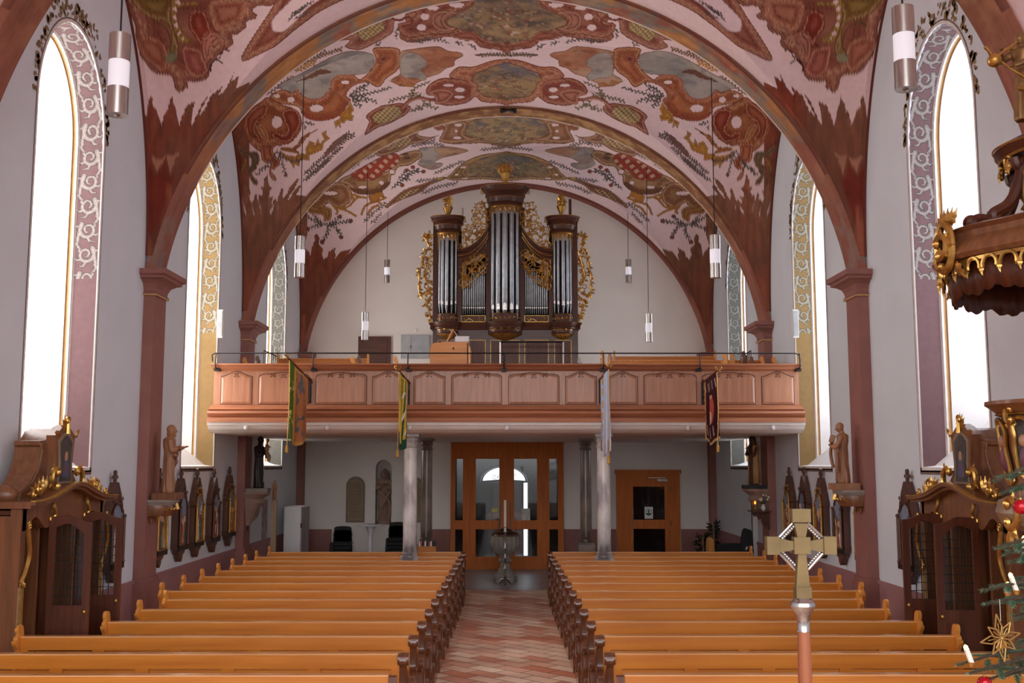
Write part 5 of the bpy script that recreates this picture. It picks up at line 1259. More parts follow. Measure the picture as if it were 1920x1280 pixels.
b.tube(catmull([(-.15,-.12,H_*.58),(.02,-.19,H_*.50),(.16,-.12,H_*.38),(.14,-.12,H_*.1)],5,False), [.03+.02*math.sin(i) for i in range(16)], 10)
b.xf(Matrix.Translation((0,0,.09)) @ Matrix.Rotation(PI/2+.25,4,'Z') @ Matrix.Scale(KH,4)); o = b.build('figure', M['statuewood'], t); remesh(o, .007, 1)
# right pilaster: man carrying a child
zt, xw = console(1590, 1638, 918, 955, 1, 14.8, M['greystone'], 'grey stone console with gilded scrolls under the right limewood statue')
ztop = Z(793, 14.8); H_ = ztop-zt-.09
t = thing('carved_statue', 'limewood statue of a robed man bowing over the block in his hands, right pilaster', 'statue', (xw-.20, 14.8, zt))
MB().box(-.17,.17,-.17,.17,0,.09).build('plinth', M['statuewood'], t, flat=True)
KH = H_/1.6; H_ = 1.6
b = MB(); robe(b, H_, .20, .17, 7, 5); head(b, (0,-.07,H_*.925), .112, -PI/2, .3, False, 'short')
arm(b, (-.18,-.02,H_*.79), (-.22,-.14,H_*.62), (-.05,-.28,H_*.64), (.07,.06,.04), .06); hand(b, (-.03,-.30,H_*.65), (1,-.2,.3), (0,-1,0), .11, .6)
arm(b, (.18,-.02,H_*.79), (.2,-.16,H_*.60), (.1,-.30,H_*.62), (.07,.06,.04), .06); hand(b, (.06,-.32,H_*.63), (-1,-.2,.1), (0,0,-1), .11, .8, -1)
b.cbox((.0,-.27,H_*.74), (.20,.12,.20), .2, -.3)
for q in (-.12, -.04, .05, .13): b.tube([(q,-.15,H_*.5),(q*1.25,-.19,H_*.05)], .028, 8)
b.tube(catmull([(-.12,-.30,H_*.62),(-.16,-.33,H_*.5),(-.15,-.30,H_*.34),(-.14,-.26,H_*.26)],5,False), [.045]*16, 8)
b.tube(catmull([(.14,-.2,H_*.66),(.2,-.16,H_*.45),(.17,-.16,H_*.18)],5,False), .05, 8)
b.xf(Matrix.Translation((0,0,.09)) @ Matrix.Rotation(-PI/2-.35,4,'Z') @ Matrix.Scale(KH,4)); o = b.build('figure', M['statuewood'], t); remesh(o, .007, 1)
# second pilasters under the gallery
def saint(sx, px_top, py_base, Y0, mrobe, label, kind):
    zt = Z(py_base, Y0); zb = zt-.62; xw = WX-.15
    c = thing('statue_console', 'brown sandstone console beneath the %s' % ('dark robed saint' if sx < 0 else 'saint in the ochre cloak'), 'bracket', (sx*xw, Y0, zb))
    b = MB(); n = 14; ring = lambda d, w, z: [(-sx*d*math.sin(a), -w*math.cos(a), z) for a in np.linspace(0, PI, n)]
    b.loft([ring(.42,.27,.62), ring(.42,.27,.58), ring(.36,.25,.55), ring(.30,.22,.50)]); b.build('top_slab', M['sandstone'], c, ang=.5)
    b = MB(); b.loft([ring(.28,.2,.5), ring(.32,.22,.42), ring(.22,.18,.30), ring(.16,.12,.15), ring(.05,.05,0)]); b.build('corbel', M['sandstone'], c, ang=.7)
    b = MB(); f = lambda u, v, w: (-sx*(.1+.22*(v/.6)+w), u, v)
    for s in (-1, 1): curl(b, f, spiral(s*.12, .4, .06, 0, 1, s, 16), .016); leaf(b, f, s*.06, .1, PI/2, .25, .06, .01)
    b.build('carving', M['sandstone'], c)
    ztop = Z(820, Y0)+.02; H_ = min(ztop, 3.0)-zt-.08; t = thing('painted_statue', label, 'statue', (sx*(xw-.2), Y0, zt))
    MB().box(-.2,.2,-.17,.17,0,.07).build('plinth', M['black'] if sx > 0 else M['greystone'], t, flat=True)
    KH = H_/1.6; H_ = 1.6; b = MB(); robe(b, H_, .20, .16, 8, 7+sx); head(b, (0,-.05,H_*.93), .105, -PI/2, .2, False, 'short', sx > 0)
    arm(b, (-.17,-.02,H_*.79), (-.2,-.12,H_*.64), (-.06,-.22,H_*.66), (.06,.055,.03), .055); hand(b, (-.04,-.24,H_*.68), (.6,-.3,.6), (0,-1,0), .08, .6)
    arm(b, (.17,-.02,H_*.79), (.2,-.14,H_*.62), (.08,-.23,H_*.60), (.06,.055,.03), .055); hand(b, (.06,-.25,H_*.61), (-.8,-.3,.3), (0,-1,0), .08, .6, -1)
    R0 = Matrix.Translation((0,0,.07)) @ Matrix.Rotation(-sx*(PI/2-.5),4,'Z') @ Matrix.Scale(KH,4); b.xf(R0); o = b.build('figure', mrobe, t); remesh(o, .010)
    if sx < 0:   # holds up a pale child
        b = MB(); b.ell((.05,-.26,H_*.78), (.075,.07,.15), 12, 10); head(b, (.08,-.26,H_*.93), .055, -2., .2); b.tube([(.05,-.27,H_*.7),(.14,-.3,H_*.62),(.12,-.3,H_*.52)], [.05,.045,.03], 8)
        b.tube([(.02,-.27,H_*.7),(.02,-.33,H_*.62),(.04,-.32,H_*.52)], [.05,.045,.03], 8); b.tube([(.08,-.27,H_*.82),(.2,-.28,H_*.8)], [.03,.02], 8); b.tube([(.0,-.27,H_*.82),(-.08,-.28,H_*.76)], [.03,.02], 8)
        b.xf(R0); o = b.build('held_child', M['childskin'], t); remesh(o, .009)
        MB().tube([(0,-.17,H_*.5),(.01,-.2,H_*.3),(.0,-.19,H_*.12)], .008, 5).xf(R0).build('rope_belt', M['candle'], t)
    else:        # open cloak and cross
        b = MB(); b.add([], []); n = 30; rings = []
        for tz, s in ((.03,1.12),(.3,1.05),(.6,.98),(.78,1.12),(.85,.7)):
            rings.append([(.20*s*math.cos(a)*(1+.06*math.cos(9*a)), .17*s*math.sin(a)*(1+.06*math.cos(9*a)), tz*H_) for a in np.linspace(-.9, PI+.9, n)])
        b.loft(rings, cap=False, closed=False); b.xf(R0); o = b.build('cloak', M['ochrecloth'], t, ang=1.5); s_ = o.modifiers.new('s','SOLIDIFY'); s_.thickness = .02
        b = MB(); b.tube([(-.05,-.25,H_*.58),(-.02,-.26,H_*.86)], .012, 6); b.tube([(-.1,-.25,H_*.76),(.04,-.26,H_*.78)], .012, 6); b.xf(R0); b.build('crucifix', M['walnut'], t)
M['childskin'] = mat('painted_flesh', (176,134,106), .5); M['ochrecloth'] = mat('ochre_cloak', (198,150,90), .5, 0, (160,110,60), 6, .8); M['habit'] = mat('dark_habit', (38,30,30), .55); M['brownhabit'] = mat('brown_habit', (84,54,40), .55)
saint(-1, 0, 922, 20.2, M['habit'], 'dark robed saint holding a pale child, on the second left pilaster', 0)
saint(1, 0, 916, 20.2, M['brownhabit'], 'saint in brown habit and ochre cloak, on the second right pilaster', 1)
# candle shelf with flowers under the right saint
Yc = 19.9; zs = Z(957, Yc); t = thing('candle_shelf', 'small dark carved wall shelf with a hanging edge, under the right saint', 'shelf', (4.85, Yc, zs))
MB().box(-.36,.0,-.2,.2,-.02,0).build('board', M['walnut'], t); MB().prism([(-.34,-.02),(0,-.02),(0,-.36),(-.03,-.28),(-.06,-.33),(-.09,-.2),(-.13,-.26),(-.16,-.13),(-.2,-.17),(-.24,-.08),(-.28,-.11)], -.03, .03, 'y').build('carved_apron', M['walnut'], t, flat=True)
c = thing('votive_candle', 'lit candle glowing in an orange glass on the carved shelf', 'candle', (4.58, Yc-.05, zs)); gl = newmat('amber_glass'); gl[2].inputs['Base Color'].default_value = (.9,.5,.25,1); gl[2].inputs['Transmission Weight'].default_value = .85; gl[2].inputs['Roughness'].default_value = .1
MB().lathe([(.055,0),(.06,.02),(.062,.19),(.057,.19),(.055,.02)], (0,0,0), 16).build('glass', gl[0], c); MB().lathe([(.045,.02),(.045,.12),(.005,.125)], (0,0,0), 12).build('wax', M['candle'], c); MB().lathe([(.004,.12),(.016,.14),(.004,.18)], (0,0,0), 8).build('flame', M['flame'], c)
v = thing('flower_vase', 'small vase of pale flowers on the carved shelf beside the candle', 'vase', (4.74, Yc, zs)); MB().lathe([(.03,0),(.045,.05),(.025,.10),(.03,.12)], (0,0,0), 14).build('vase', M['white'], v)
b = MB(); rr = random.Random(4); T_ = [(rr.uniform(-.1,.1), rr.uniform(-.14,.14), rr.uniform(.16,.30)) for _ in range(14)]
for q in T_: b.tube([(0,0,.1),(q[0]*.6,q[1]*.6,q[2]*.7),q], .004, 5)
M['leafgreen'] = mat('leaf_green', (66,84,50), .6); b.build('stems', M['leafgreen'], v)
for q in T_[:9]: MB().ell(q, .022, 8, 6).build('blossom', M['candle'], v)

# ---------------------------------------------------------------- stations of the cross
STATION = [(0,-.12),(.05,-.08),(.07,-.02),(.13,-.01),(.17,.05),(.22,.06),(.235,.12),(.215,.16),(.215,.60),(.235,.64),(.235,.70),(.20,.72),(.185,.78),(.14,.84),(.125,.90),(.08,.96),(.055,1.00),(.03,1.035)]
M['stationwood'] = wood('station_frame_wood', (92,54,38), (58,34,26), 'z', .4, .3, 5)
PICT = [M['fresco']]
def station(sx, Y0, ztop, seed, label):
    sc = 1.08; t = thing('station_relief', label, 'picture', (sx*(WX-.01), Y0, ztop-1.17*sc), group='carved stations of the cross on the %s wall' % ('left' if sx < 0 else 'right'))
    half = STATION; pts = [(a*sc, c*sc) for a, c in half]+[(-a*sc, c*sc) for a, c in reversed(half) if a > 0]
    x0, x1 = sorted((0, -sx*.09)); bb = MB().prism([p for p in pts if p[1] < 1.04*sc+1e-6], x0, x1, 'x'); xa, xb = sorted((-sx*.03, -sx*.065)); k_ = sc
    bb.prism([(-.018*k_,1.02*k_),(.018*k_,1.02*k_),(.018*k_,1.075*k_),(.055*k_,1.075*k_),(.06*k_,1.09*k_),(.055*k_,1.115*k_),(.018*k_,1.115*k_),(.022*k_,1.16*k_),(0,1.175*k_),(-.022*k_,1.16*k_),(-.018*k_,1.115*k_),(-.055*k_,1.115*k_),(-.06*k_,1.09*k_),(-.055*k_,1.075*k_),(-.018*k_,1.075*k_)], xa, xb, 'x'); bb.build('back_board', M['stationwood'], t, ang=.4)
    ar = [(-.15,.10),(.15,.10),(.15,.62)]+[(.15*math.cos(a), .62+.17*math.sin(a)) for a in np.linspace(.2, PI-.2, 9)]+[(-.15,.62)]
    ar = [(a*sc, c*sc) for a, c in ar]
    b = MB(); f = lambda u, v, w: (-sx*(.09+w), u, v)
    b.tube([f(p[0], p[1], .012) for p in ar]+[f(ar[0][0], ar[0][1], .012)], .013, 6)
    for s in (-1, 1):
        b.tube([f(s*.185*sc, .12*sc, .03), f(s*.185*sc, .62*sc, .03)], .016, 8); b.ell(f(s*.185*sc, .64*sc, .03), .024, 8, 6); b.ell(f(s*.185*sc, .12*sc, .03), .024, 8, 6)
        leaf(b, f, s*.10, .80*sc, PI/2-s*.9+PI*(s<0)*0, .10, .03, .01)
        curl(b, f, spiral(s*.06, .88*sc, .025, 0, 1, s, 12), .008)
    b.build('gilt_columns', M['goldpaint'] if seed % 2 else M['stationwood'], t)
    x0, x1 = sorted((-sx*.09, -sx*.13)); MB().box(x0, x1, -.2*sc, .2*sc, .04*sc, .10*sc).build('title_board', M['iron'], t, flat=True)
    # painted relief panel
    nu, nv = 34, 60; U, V = np.meshgrid(np.linspace(-.145, .145, nu), np.linspace(.10, .78, nv)); G = np.zeros((nv, nu, 3)); rr = random.Random(seed); u = U/.145; v = (V-.1)/.68
    col = np.where((v < .12)[...,None], L3((136,110,84)), np.where((v > .62)[...,None], L3((120,132,152)), L3((108,104,104)))); hgt = np.zeros(U.shape)
    col = col*(.8+.4*fbm(U*20+seed, V*20, V*0)[...,None])
    cl = [(156,40,44),(60,74,124),(206,196,184),(110,62,44),(170,130,80),(74,92,70),(196,70,60),(220,214,206)]; rr.shuffle(cl)
    for k, cx in enumerate(sorted([rr.uniform(-.85,.85) for _ in range(6)], key=lambda q: -abs(q))):
        hh = rr.uniform(.42,.68); w = rr.uniform(.17,.27); body = (np.abs(u-cx-.1*np.sin(v*6+k)) < w*(1.15-.7*v/hh)) & (v < hh) & (v > .04)
        col = np.where(body[...,None], L3(cl[k])*(1+.3*np.sin(u*34)[...,None]), col); hd = ((u-cx)/.13)**2+((v-hh-.03)/.06)**2 < 1; col = np.where(hd[...,None], L3((206,160,130)), col)
        hgt = np.where(body | hd, .012+.004*k, hgt)
    if seed % 3: cr = (np.abs(v-.5-.5*u*.7) < .035) & (v > .3); col = np.where(cr[...,None], L3((96,60,40)), col); hgt = np.where(cr, .03, hgt)
    G[...,0] = -sx*(.092+hgt); G[...,1] = U*sc; G[...,2] = V*sc
    keep = ((V < .62) | ((u*.145/.15)**2+((V-.62)/.17)**2 < 1)); km = keep[:-1,:-1] & keep[1:,1:] & keep[:-1,1:] & keep[1:,:-1]
    g = grid_mesh('painted_relief', G, km, col.reshape(-1, 3), M['scroll'], t)
ordw = ['first','second','third','fourth','fifth','sixth']
for k, (px, py) in enumerate(((222,882),(305,878),(345,878),(375,878),(406,878),(435,875))):
    y = float(atX(px, 900, -4.9)[1]); station(-1, y, Z(py, y, px), 10+k, 'gothic-framed painted station, %s' % ['standing alone behind the left confessional door','half hidden under the left statue console','right beside the left statue console','third to the right of the left statue','between two stations under the left window','last one before the gallery on the left wall'][k])
for k, (px, py) in enumerate(((1695,880),(1612,884),(1570,880),(1534,878),(1503,875),(1475,876))):
    y = float(atX(px, 900, 4.9)[1]); station(1, y, Z(py, y, px), 20+k, 'gothic-framed painted station, %s' % ['standing alone beside the right confessional door','half hidden under the right statue console','just left of the right statue console','behind the right arm of the processional cross','above the left shoulder of the processional cross','last one before the gallery on the right wall'][k])

# ---------------------------------------------------------------- pendants
PEND = [(226,65,216,8.2,'large steel pendant lamp nearest the camera at the left'),(1692,14,168,8.2,'large steel pendant lamp nearest the camera at the right'),
        (563,443,520,15.6,'steel pendant lamp hanging before the second left vault'),(1340,441,521,15.6,'steel pendant lamp hanging before the second right vault'),
        (685,585,637,21.6,'small steel pendant lamp above the gallery, in front of the dark door'),(1216,588,641,21.6,'small steel pendant lamp low above the right gallery benches'),
        (726,487,530,25.0,'faintest steel pendant lamp on the back wall, left of the organ'),(1178,486,530,25.0,'faintest steel pendant lamp on the back wall, right of the organ')]
for px, y0, y1, Y0, lb in PEND:
    A = atY(px, y0, Y0); B = atY(px, y1, Y0); h = A[2]-B[2]; r = h*.125
    t = thing('pendant_lamp', lb, 'lamp', (A[0], Y0, B[2]), group='steel cylinder pendant lamps')
    MB().lathe([(r*.92,.002*h),(r,0),(r,.335*h),(r*.9,.336*h)], (0,0,0), 32).build('lower_sleeve', M['steel'], t, ang=.5)
    MB().lathe([(r,.665*h),(r,.995*h),(r*.9,h),(.01,h)], (0,0,0), 32).build('upper_sleeve', M['steel'], t, ang=.5)
    MB().lathe([(r*.97,.336*h),(r*.97,.664*h)], (0,0,0), 32).build('opal_glass', M['lampglass'], t)
    MB().lathe([(r*.9,.03*h),(.01,.03*h)], (0,0,0), 24).build('reflector', M['black'], t); MB().ell((0,0,.03*h), (r*.4,r*.4,r*.35), 12, 8).build('bulb', M['silver'], t)
    zc = float(ceil_at(np.array([A[0]]), np.array([Y0]))[0]); MB().tube([(0,0,h),(0,0,zc-B[2])], max(.006, r*.09), 6).build('cable', M['iron'], t)
# fitting at the crown of the second arch
Yf = 20.0; p = atY(953, 206, Yf); t = thing('ceiling_fitting', 'dark iron ceiling fitting with two spots at the crown of the arch', 'fitting', (p[0], Yf, p[2])); MB().tube([(0,0,.12),(0,0,-.02)], .02, 8).build('stem', M['iron'], t)
for s in (-1, 1): MB().tube([(0,0,0),(s*.08,0,-.01),(s*.13,-.04,-.03)], [.02,.045,.05], 10).build('spot', M['iron'], t)
# slim wall loudspeakers
for sx, px in ((-1, 418), (1, 1486)):
    y = float(atX(px, 600, sx*4.9)[1]); z0, z1 = Z(633, y, px), Z(581, y, px); t = thing('column_speaker', 'slim white column loudspeaker on the %s wall beside the gallery window' % ('left' if sx < 0 else 'right'), 'speaker', (sx*(WX-.06), y, z0))
    MB().box(-.05,.05,-.05,.05,0,z1-z0).build('body', M['white'], t); MB().box(-.04,.04,-.06,-.05,.02,z1-z0-.02).build('grille', M['greycab'], t)
    MB().tube([(0,0,.1),(sx*.055,0,.1)], .01, 6).build('bracket', M['iron'], t)

# ---------------------------------------------------------------- under the gallery
# glazed entrance
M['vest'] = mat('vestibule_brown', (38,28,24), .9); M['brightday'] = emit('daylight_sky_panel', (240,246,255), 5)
def clearglass(nm, tint=(.9,.93,.95)):
    m = bpy.data.materials.new(nm); m.use_nodes = True; nt = m.node_tree; b = nt.nodes['Principled BSDF']; out = nt.nodes['Material Output']
    tr = nt.nodes.new('ShaderNodeBsdfTransparent'); tr.inputs['Color'].default_value = (*tint, 1); gl = nt.nodes.new('ShaderNodeBsdfGlossy'); gl.inputs['Roughness'].default_value = .03
    mx = nt.nodes.new('ShaderNodeMixShader'); mx.inputs[0].default_value = .035; nt.links.new(tr.outputs[0], mx.inputs[1]); nt.links.new(gl.outputs[0], mx.inputs[2]); nt.links.new(mx.outputs[0], out.inputs[0]); return m
M['clear'] = clearglass('clear_glass')
D = thing('door_1', 'glazed double oak entrance doors', 'door', (0, YB, 0), kind='structure'); dx = lambda p: Xp(p, 940, YB-.12); dz = lambda q: Z(q, YB-.12)
b = MB(); z0, z1 = 0, dz(828); ymid = YB-.12
cols = [(845,853),(868,892),(936,964),(1007,1030),(1046,1057)]; op = [(853,868),(892,936),(964,1007),(1030,1046)]
for a, c in cols: b.box(dx(a), dx(c), ymid-.03, ymid+.05, z0, z1)
for a, c in op:
    side = c-a < 20; ya, yb2, yc_, yd = dz(860), dz(975), dz(992), dz(1043 if not side else 1040)
    b.box(dx(a), dx(c), ymid-.03, ymid+.05, ya, z1); b.box(dx(a), dx(c), ymid-.03, ymid+.05, yc_, yb2); b.box(dx(a), dx(c), ymid-.03, ymid+.05, z0, yd)
world_child(b.build('door_frame', M['dooroak'], flat=True), D)
b = MB(); b.box(dx(843), dx(1059), ymid-.09, ymid+.1, z1-.02, z1+.02); world_child(b.build('door_cornice', M['dooroak'], flat=True), D)
b = MB()
for a, c in ((880,950),(950,1020)):
    for q in ((dx(a),dx(a)+.02),(dx(c)-.02,dx(c)-.0)): b.box(q[0], q[1], ymid-.045, ymid-.03, .05, z1-.15)
    b.box(dx(a), dx(c), ymid-.045, ymid-.03, z1-.17, z1-.15)
world_child(b.build('door_leaf_trim', M['dooroak'], flat=True), D)
for a, c in op: world_child(MB().box(dx(a), dx(c), ymid, ymid+.01, .1, z1-.2).build('door_pane', M['clear'], flat=True), D)
for px in (938, 957): world_child(MB().tube([(dx(px), ymid-.07, dz(1000)), (dx(px), ymid-.07, dz(940))], .012, 8).build('door_handle', M['steel']), D)
# vestibule behind the glass, with the old portal and its fanlight
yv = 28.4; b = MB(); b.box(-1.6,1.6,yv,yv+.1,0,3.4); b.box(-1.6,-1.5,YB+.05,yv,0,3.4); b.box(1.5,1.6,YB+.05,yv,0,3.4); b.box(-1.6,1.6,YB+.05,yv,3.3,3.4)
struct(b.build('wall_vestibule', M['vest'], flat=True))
vz = lambda q: Z(q, yv-.1); vx = lambda p: Xp(p, 900, yv-.1)
fan = [(vx(905), vz(903)), (vx(985), vz(903))]+[((vx(905)+vx(985))/2+(vx(985)-vx(905))/2*math.cos(a), vz(903)+(vz(876)-vz(903))*math.sin(a)) for a in np.linspace(0.05, PI-.05, 16)]
D5 = thing('door_5', 'old portal seen through the glazed doors', 'door', (0, yv, 0), kind='structure')
world_child(MB().prism(fan, yv-.03, yv-.0, 'y').build('fanlight', M['brightday'], flat=True), D5)
b = MB(); cx = (vx(905)+vx(985))/2; R_ = (vx(985)-vx(905))/2
for a in np.linspace(0, PI, 24): pass
b.tube([(cx+(R_+.1)*math.cos(a), yv-.08, vz(903)+(vz(872)-vz(903))*math.sin(a)) for a in np.linspace(0, PI, 24)], .05, 8)
f = lambda u, v, w: (u, yv-.06, v)
for s in (-1, 1):
    for q in (.2, .45): b.tube([f(p[0], p[1], 0) for p in spiral(cx+s*q*.55, vz(893), .08, 0, 1.1, s, 18)], .008, 5)
b.tube([f(cx-R_, vz(903), 0), f(cx, vz(900), 0), f(cx+R_, vz(903), 0)], .035, 6); world_child(b.build('fanlight_grille', M['iron']), D5)
b = MB(); b.box(vx(898), vx(918), yv-.12, yv-.02, 0, vz(905)); b.box(vx(990), vx(998), yv-.12, yv-.02, 0, vz(905)); world_child(b.build('portal_jamb', M['iron'], flat=True), D5)
world_child(MB().box(vx(982), vx(989), yv-.04, yv-.01, .1, vz(905)).build('daylight_gap', M['brightday'], flat=True), D5); world_child(MB().box(vx(925), vx(980), yv-.06, yv-.02, .05, vz(910)).build('portal_leaf', M['walnut'], flat=True), D5)
simple('door_notice', MB().cbox((0,0,0), (.15,.004,.09)), mat('yellow_paper', (222,214,120), .7), 'small yellow notice on the left glass of the entrance doors', 'notice', (dx(928), ymid-.005, dz(956)), flat=True)
simple('door_poster', MB().cbox((0,0,0), (.20,.004,.28)), mat('pale_paper', (206,200,190), .7, 0, (150,148,140), 9, .6), 'pale poster on the right glass of the entrance doors', 'poster', (dx(986), ymid-.005, dz(964)), flat=True)
# right hand door
D = thing('door_2', 'oak side door with dark glass', 'door', (3, YB, 0), kind='structure'); X0, X1, Z1 = dx(1156), dx(1275), dz(881)
b = MB(); xs = [dx(q) for q in (1156,1187,1246,1275)]
b.box(xs[0], xs[1], ymid-.03, ymid+.06, 0, Z1); b.box(xs[2], xs[3], ymid-.03, ymid+.06, 0, Z1); b.box(xs[1], xs[2], ymid-.03, ymid+.06, dz(912), Z1); b.box(xs[1], xs[2], ymid-.03, ymid+.06, dz(991), dz(974)); b.box(xs[1], xs[2], ymid-.03, ymid+.06, 0, dz(1048))
b.box(xs[0]-.03, xs[3]+.03, ymid-.08, ymid+.06, Z1-.09, Z1+.01); b.box(dx(1172), dx(1175), ymid-.045, ymid-.03, 0, Z1-.14); b.box(dx(1254), dx(1257), ymid-.045, ymid-.03, 0, Z1-.14)
world_child(b.build('door_frame', M['dooroak'], flat=True), D); world_child(MB().box(xs[1], xs[2], ymid, ymid+.01, .1, dz(912)).build('door_pane', M['clear'], flat=True), D)
world_child(MB().tube([(dx(1186), ymid-.08, dz(1012)), (dx(1186), ymid-.08, dz(953))], .010, 8).build('door_handle', M['steel']), D)
world_child(MB().box(dx(1232), dx(1252), ymid-.09, ymid-.03, dz(902), dz(898)).box(dx(1216), dx(1248), ymid-.07, ymid-.05, dz(896), dz(894.5)).build('door_closer', M['silver'], flat=True), D)
for q in (915, 980): world_child(MB().tube([(dx(1257), ymid-.05, dz(q+5)), (dx(1257), ymid-.05, dz(q-4))], .012, 6).build('door_hinge', M['silver']), D)
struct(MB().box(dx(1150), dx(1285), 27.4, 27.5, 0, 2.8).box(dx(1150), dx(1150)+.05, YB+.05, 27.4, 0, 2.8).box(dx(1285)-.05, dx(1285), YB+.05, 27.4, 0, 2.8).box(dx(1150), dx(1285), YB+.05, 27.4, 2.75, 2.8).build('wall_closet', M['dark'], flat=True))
t = thing('exit_sign', 'white card with a green circle and upward arrow on the side door glass', 'sign', (dx(1216), ymid-.006, dz(961))); gm = mat('sign_green', (46,92,56), .6)
MB().cbox((0,0,0), (.20,.004,.28)).build('card', M['white'], t, flat=True)
b = MB(); b.loft([[(.078*math.cos(a), -.004, .078*math.sin(a)+.01) for a in np.linspace(0, 2*PI, 32, endpoint=False)], [(.066*math.cos(a), -.004, .066*math.sin(a)+.01) for a in np.linspace(0, 2*PI, 32, endpoint=False)]], cap=False)
b.prism([(-.015,-.01),(.015,-.01),(.015,.03),(.034,.03),(0,.072),(-.034,.03),(-.015,.03)], -.005, -.003, 'y'); b.prism([(.074*math.cos(a), .074*math.sin(a)+.01) for a in np.linspace(PI+.25, 2*PI-.25, 12)], -.005, -.003, 'y'); b.build('arrow_mark', gm, t, flat=True)
# niche statue: mitred bishop praying
zc = NZ0; xn = (NX0+NX1)/2; t = thing('stone_statue', 'red-grey sandstone statue of a praying robed figure in the round-headed niche', 'statue', (xn, YB+.16, zc)); Hs = (NZ1-NZ0)*.80; KS = Hs/1.6; Hs = 1.6
MB().lathe([(.17,0),(.18,.03),(.16,.08)], (0,0,0), 20, 1, .6).build('plinth', M['sandstone'], t)
b = MB(); robe(b, Hs, .21, .13, 6, 12, (0,0), .8, .8); head(b, (.01,-.03,Hs*.925), .105, -PI/2, 0, True, 'long'); b.tube([(.01,0,Hs*.97),(.01,0,Hs*1.03)], [.07,.03], 10)
for s in (-1, 1): arm(b, (s*.17,-.02,Hs*.79), (s*.2,-.12,Hs*.64), (s*.03,-.19,Hs*.70), (.065,.06,.035), .06); hand(b, (s*.012,-.195,Hs*.71), (0,-.2,1), (s,0,0), .08, .1, s)
b.tube(catmull([(-.18,-.06,Hs*.62),(0,-.15,Hs*.5),(.17,-.08,Hs*.34),(.18,-.03,Hs*.1)],5,False), .045, 10); b.tube(catmull([(.19,-.05,Hs*.6),(.05,-.16,Hs*.42),(-.1,-.14,Hs*.2)],5,False), .035, 10)
b.xf(Matrix.Translation((0,0,.07)) @ Matrix.Diagonal((KS*1.12,KS*1.1,KS,1))); o = b.build('figure', M['sandstone'], t); remesh(o, .008, 1)
# inscription tablets
for px0, px1, l in ((649,684,'left of the statue niche'),(757,794,'right of the statue niche, mostly behind the marble columns')):
    x0, x1, z0, z1 = Xp(px0, 940, YB), Xp(px1, 940, YB), Z(979, YB), Z(893, YB); w = (x1-x0)/2; t = thing('inscription_tablet', 'brown round-topped stone inscription tablet %s' % l, 'tablet', (x0+w, YB-.03, z0))
    A = archxz(0, w, 0, z1-z0); MB().prism(A, 0, .028, 'y').build('slab', mat('tablet_frame', (136,122,104), .8), t, flat=True)
    A2 = archxz(0, w-.05, .05, z1-z0-.05); b = MB().prism(A2, -.012, .0, 'y'); nf = len(b.f); rr = random.Random(px0)
    for k in range(20):
        z = z1-z0-.17-k*.045
        if z < .08: break
        x = -w+.075
        while x < w-.1: L = rr.uniform(.015,.05); b.box(x, min(x+L, w-.075), -.014, -.011, z, z+.02); x += L+.012
    fo = b.build('field', mat('tablet_stone', (158,138,112), .8), t, flat=True); fo.data.materials.append(mat('engraved_stone', (118,100,82), .9)); fo.data.polygons.foreach_set('material_index', [0 if i < nf else 1 for i in range(len(fo.data.polygons))])
simple('wall_plaque', MB().prism(archxz(0,.05,0,.08), 0, .01, 'y'), M['greystone'], 'dark relief detail at the head of the left tablet', 'plaque', (Xp(669, 898, YB), YB-.06, Z(900, YB)))
# white cupboard
Yq = 23.3; x0, x1, zt7 = Xp(532, 1000, Yq), Xp(563, 1000, Yq), Z(950, Yq); t = thing('cupboard', 'tall white cupboard with pinkish doors in the left rear corner', 'cupboard', (x0, Yq, 0))
MB().box(0, x1-x0, 0, .95, 0, zt7).build('carcass', M['white'], t, flat=True)
for k in range(2): d_ = MB().box(x1-x0, x1-x0+.02, .01+k*.47, .46+k*.47, .03, zt7-.02).build('door', mat('lilac_door', (176,160,164), .5), t, flat=True); 
for z in (.35, zt7-.45): MB().box(x1-x0+.0, x1-x0+.035, -.015, .02, z, z+.1).build('hinge', M['walnut'], t)
# votive sign pole, poster
Yp = 21.2; x = Xp(513, 1000, Yp); zt8 = Z(903, Yp); zm = Z(942, Yp); t = thing('icon_post', 'pale wooden post topped by a small oval red icon under the left gallery', 'post', (x, Yp, 0))
MB().box(-.05,.05,-.04,.04,0,zm+.05).build('post', M['palewood'], t, flat=True); MB().box(-.05,-.03,-.03,.03,zm,zt8).build('upright', M['palewood'], t, flat=True)
MB().ell((.01,0,(zm+zt8)/2+.02), (.035,.05,(zt8-zm)/2), 14, 12).build('icon', mat('icon_red', (176,62,48), .5, 0, (196,170,120), 18, .8), t); MB().tube([(.0+.02*math.cos(a), 0, zt8+.02+.02*math.sin(a)) for a in np.linspace(0, 6.28, 12)], .004, 5).build('ring', M['gold'], t)
y = float(atX(500, 975, -4.95)[1]); simple('wall_poster', MB().box(0,.006,-.25,.25,-.42,.42), mat('poster_paper', (178,164,162), .7, 0, (120,96,96), 8, .5), 'pale poster on the left wall behind the icon post', 'poster', (-WX+.002, y, Z(975, y, 500)), flat=True)
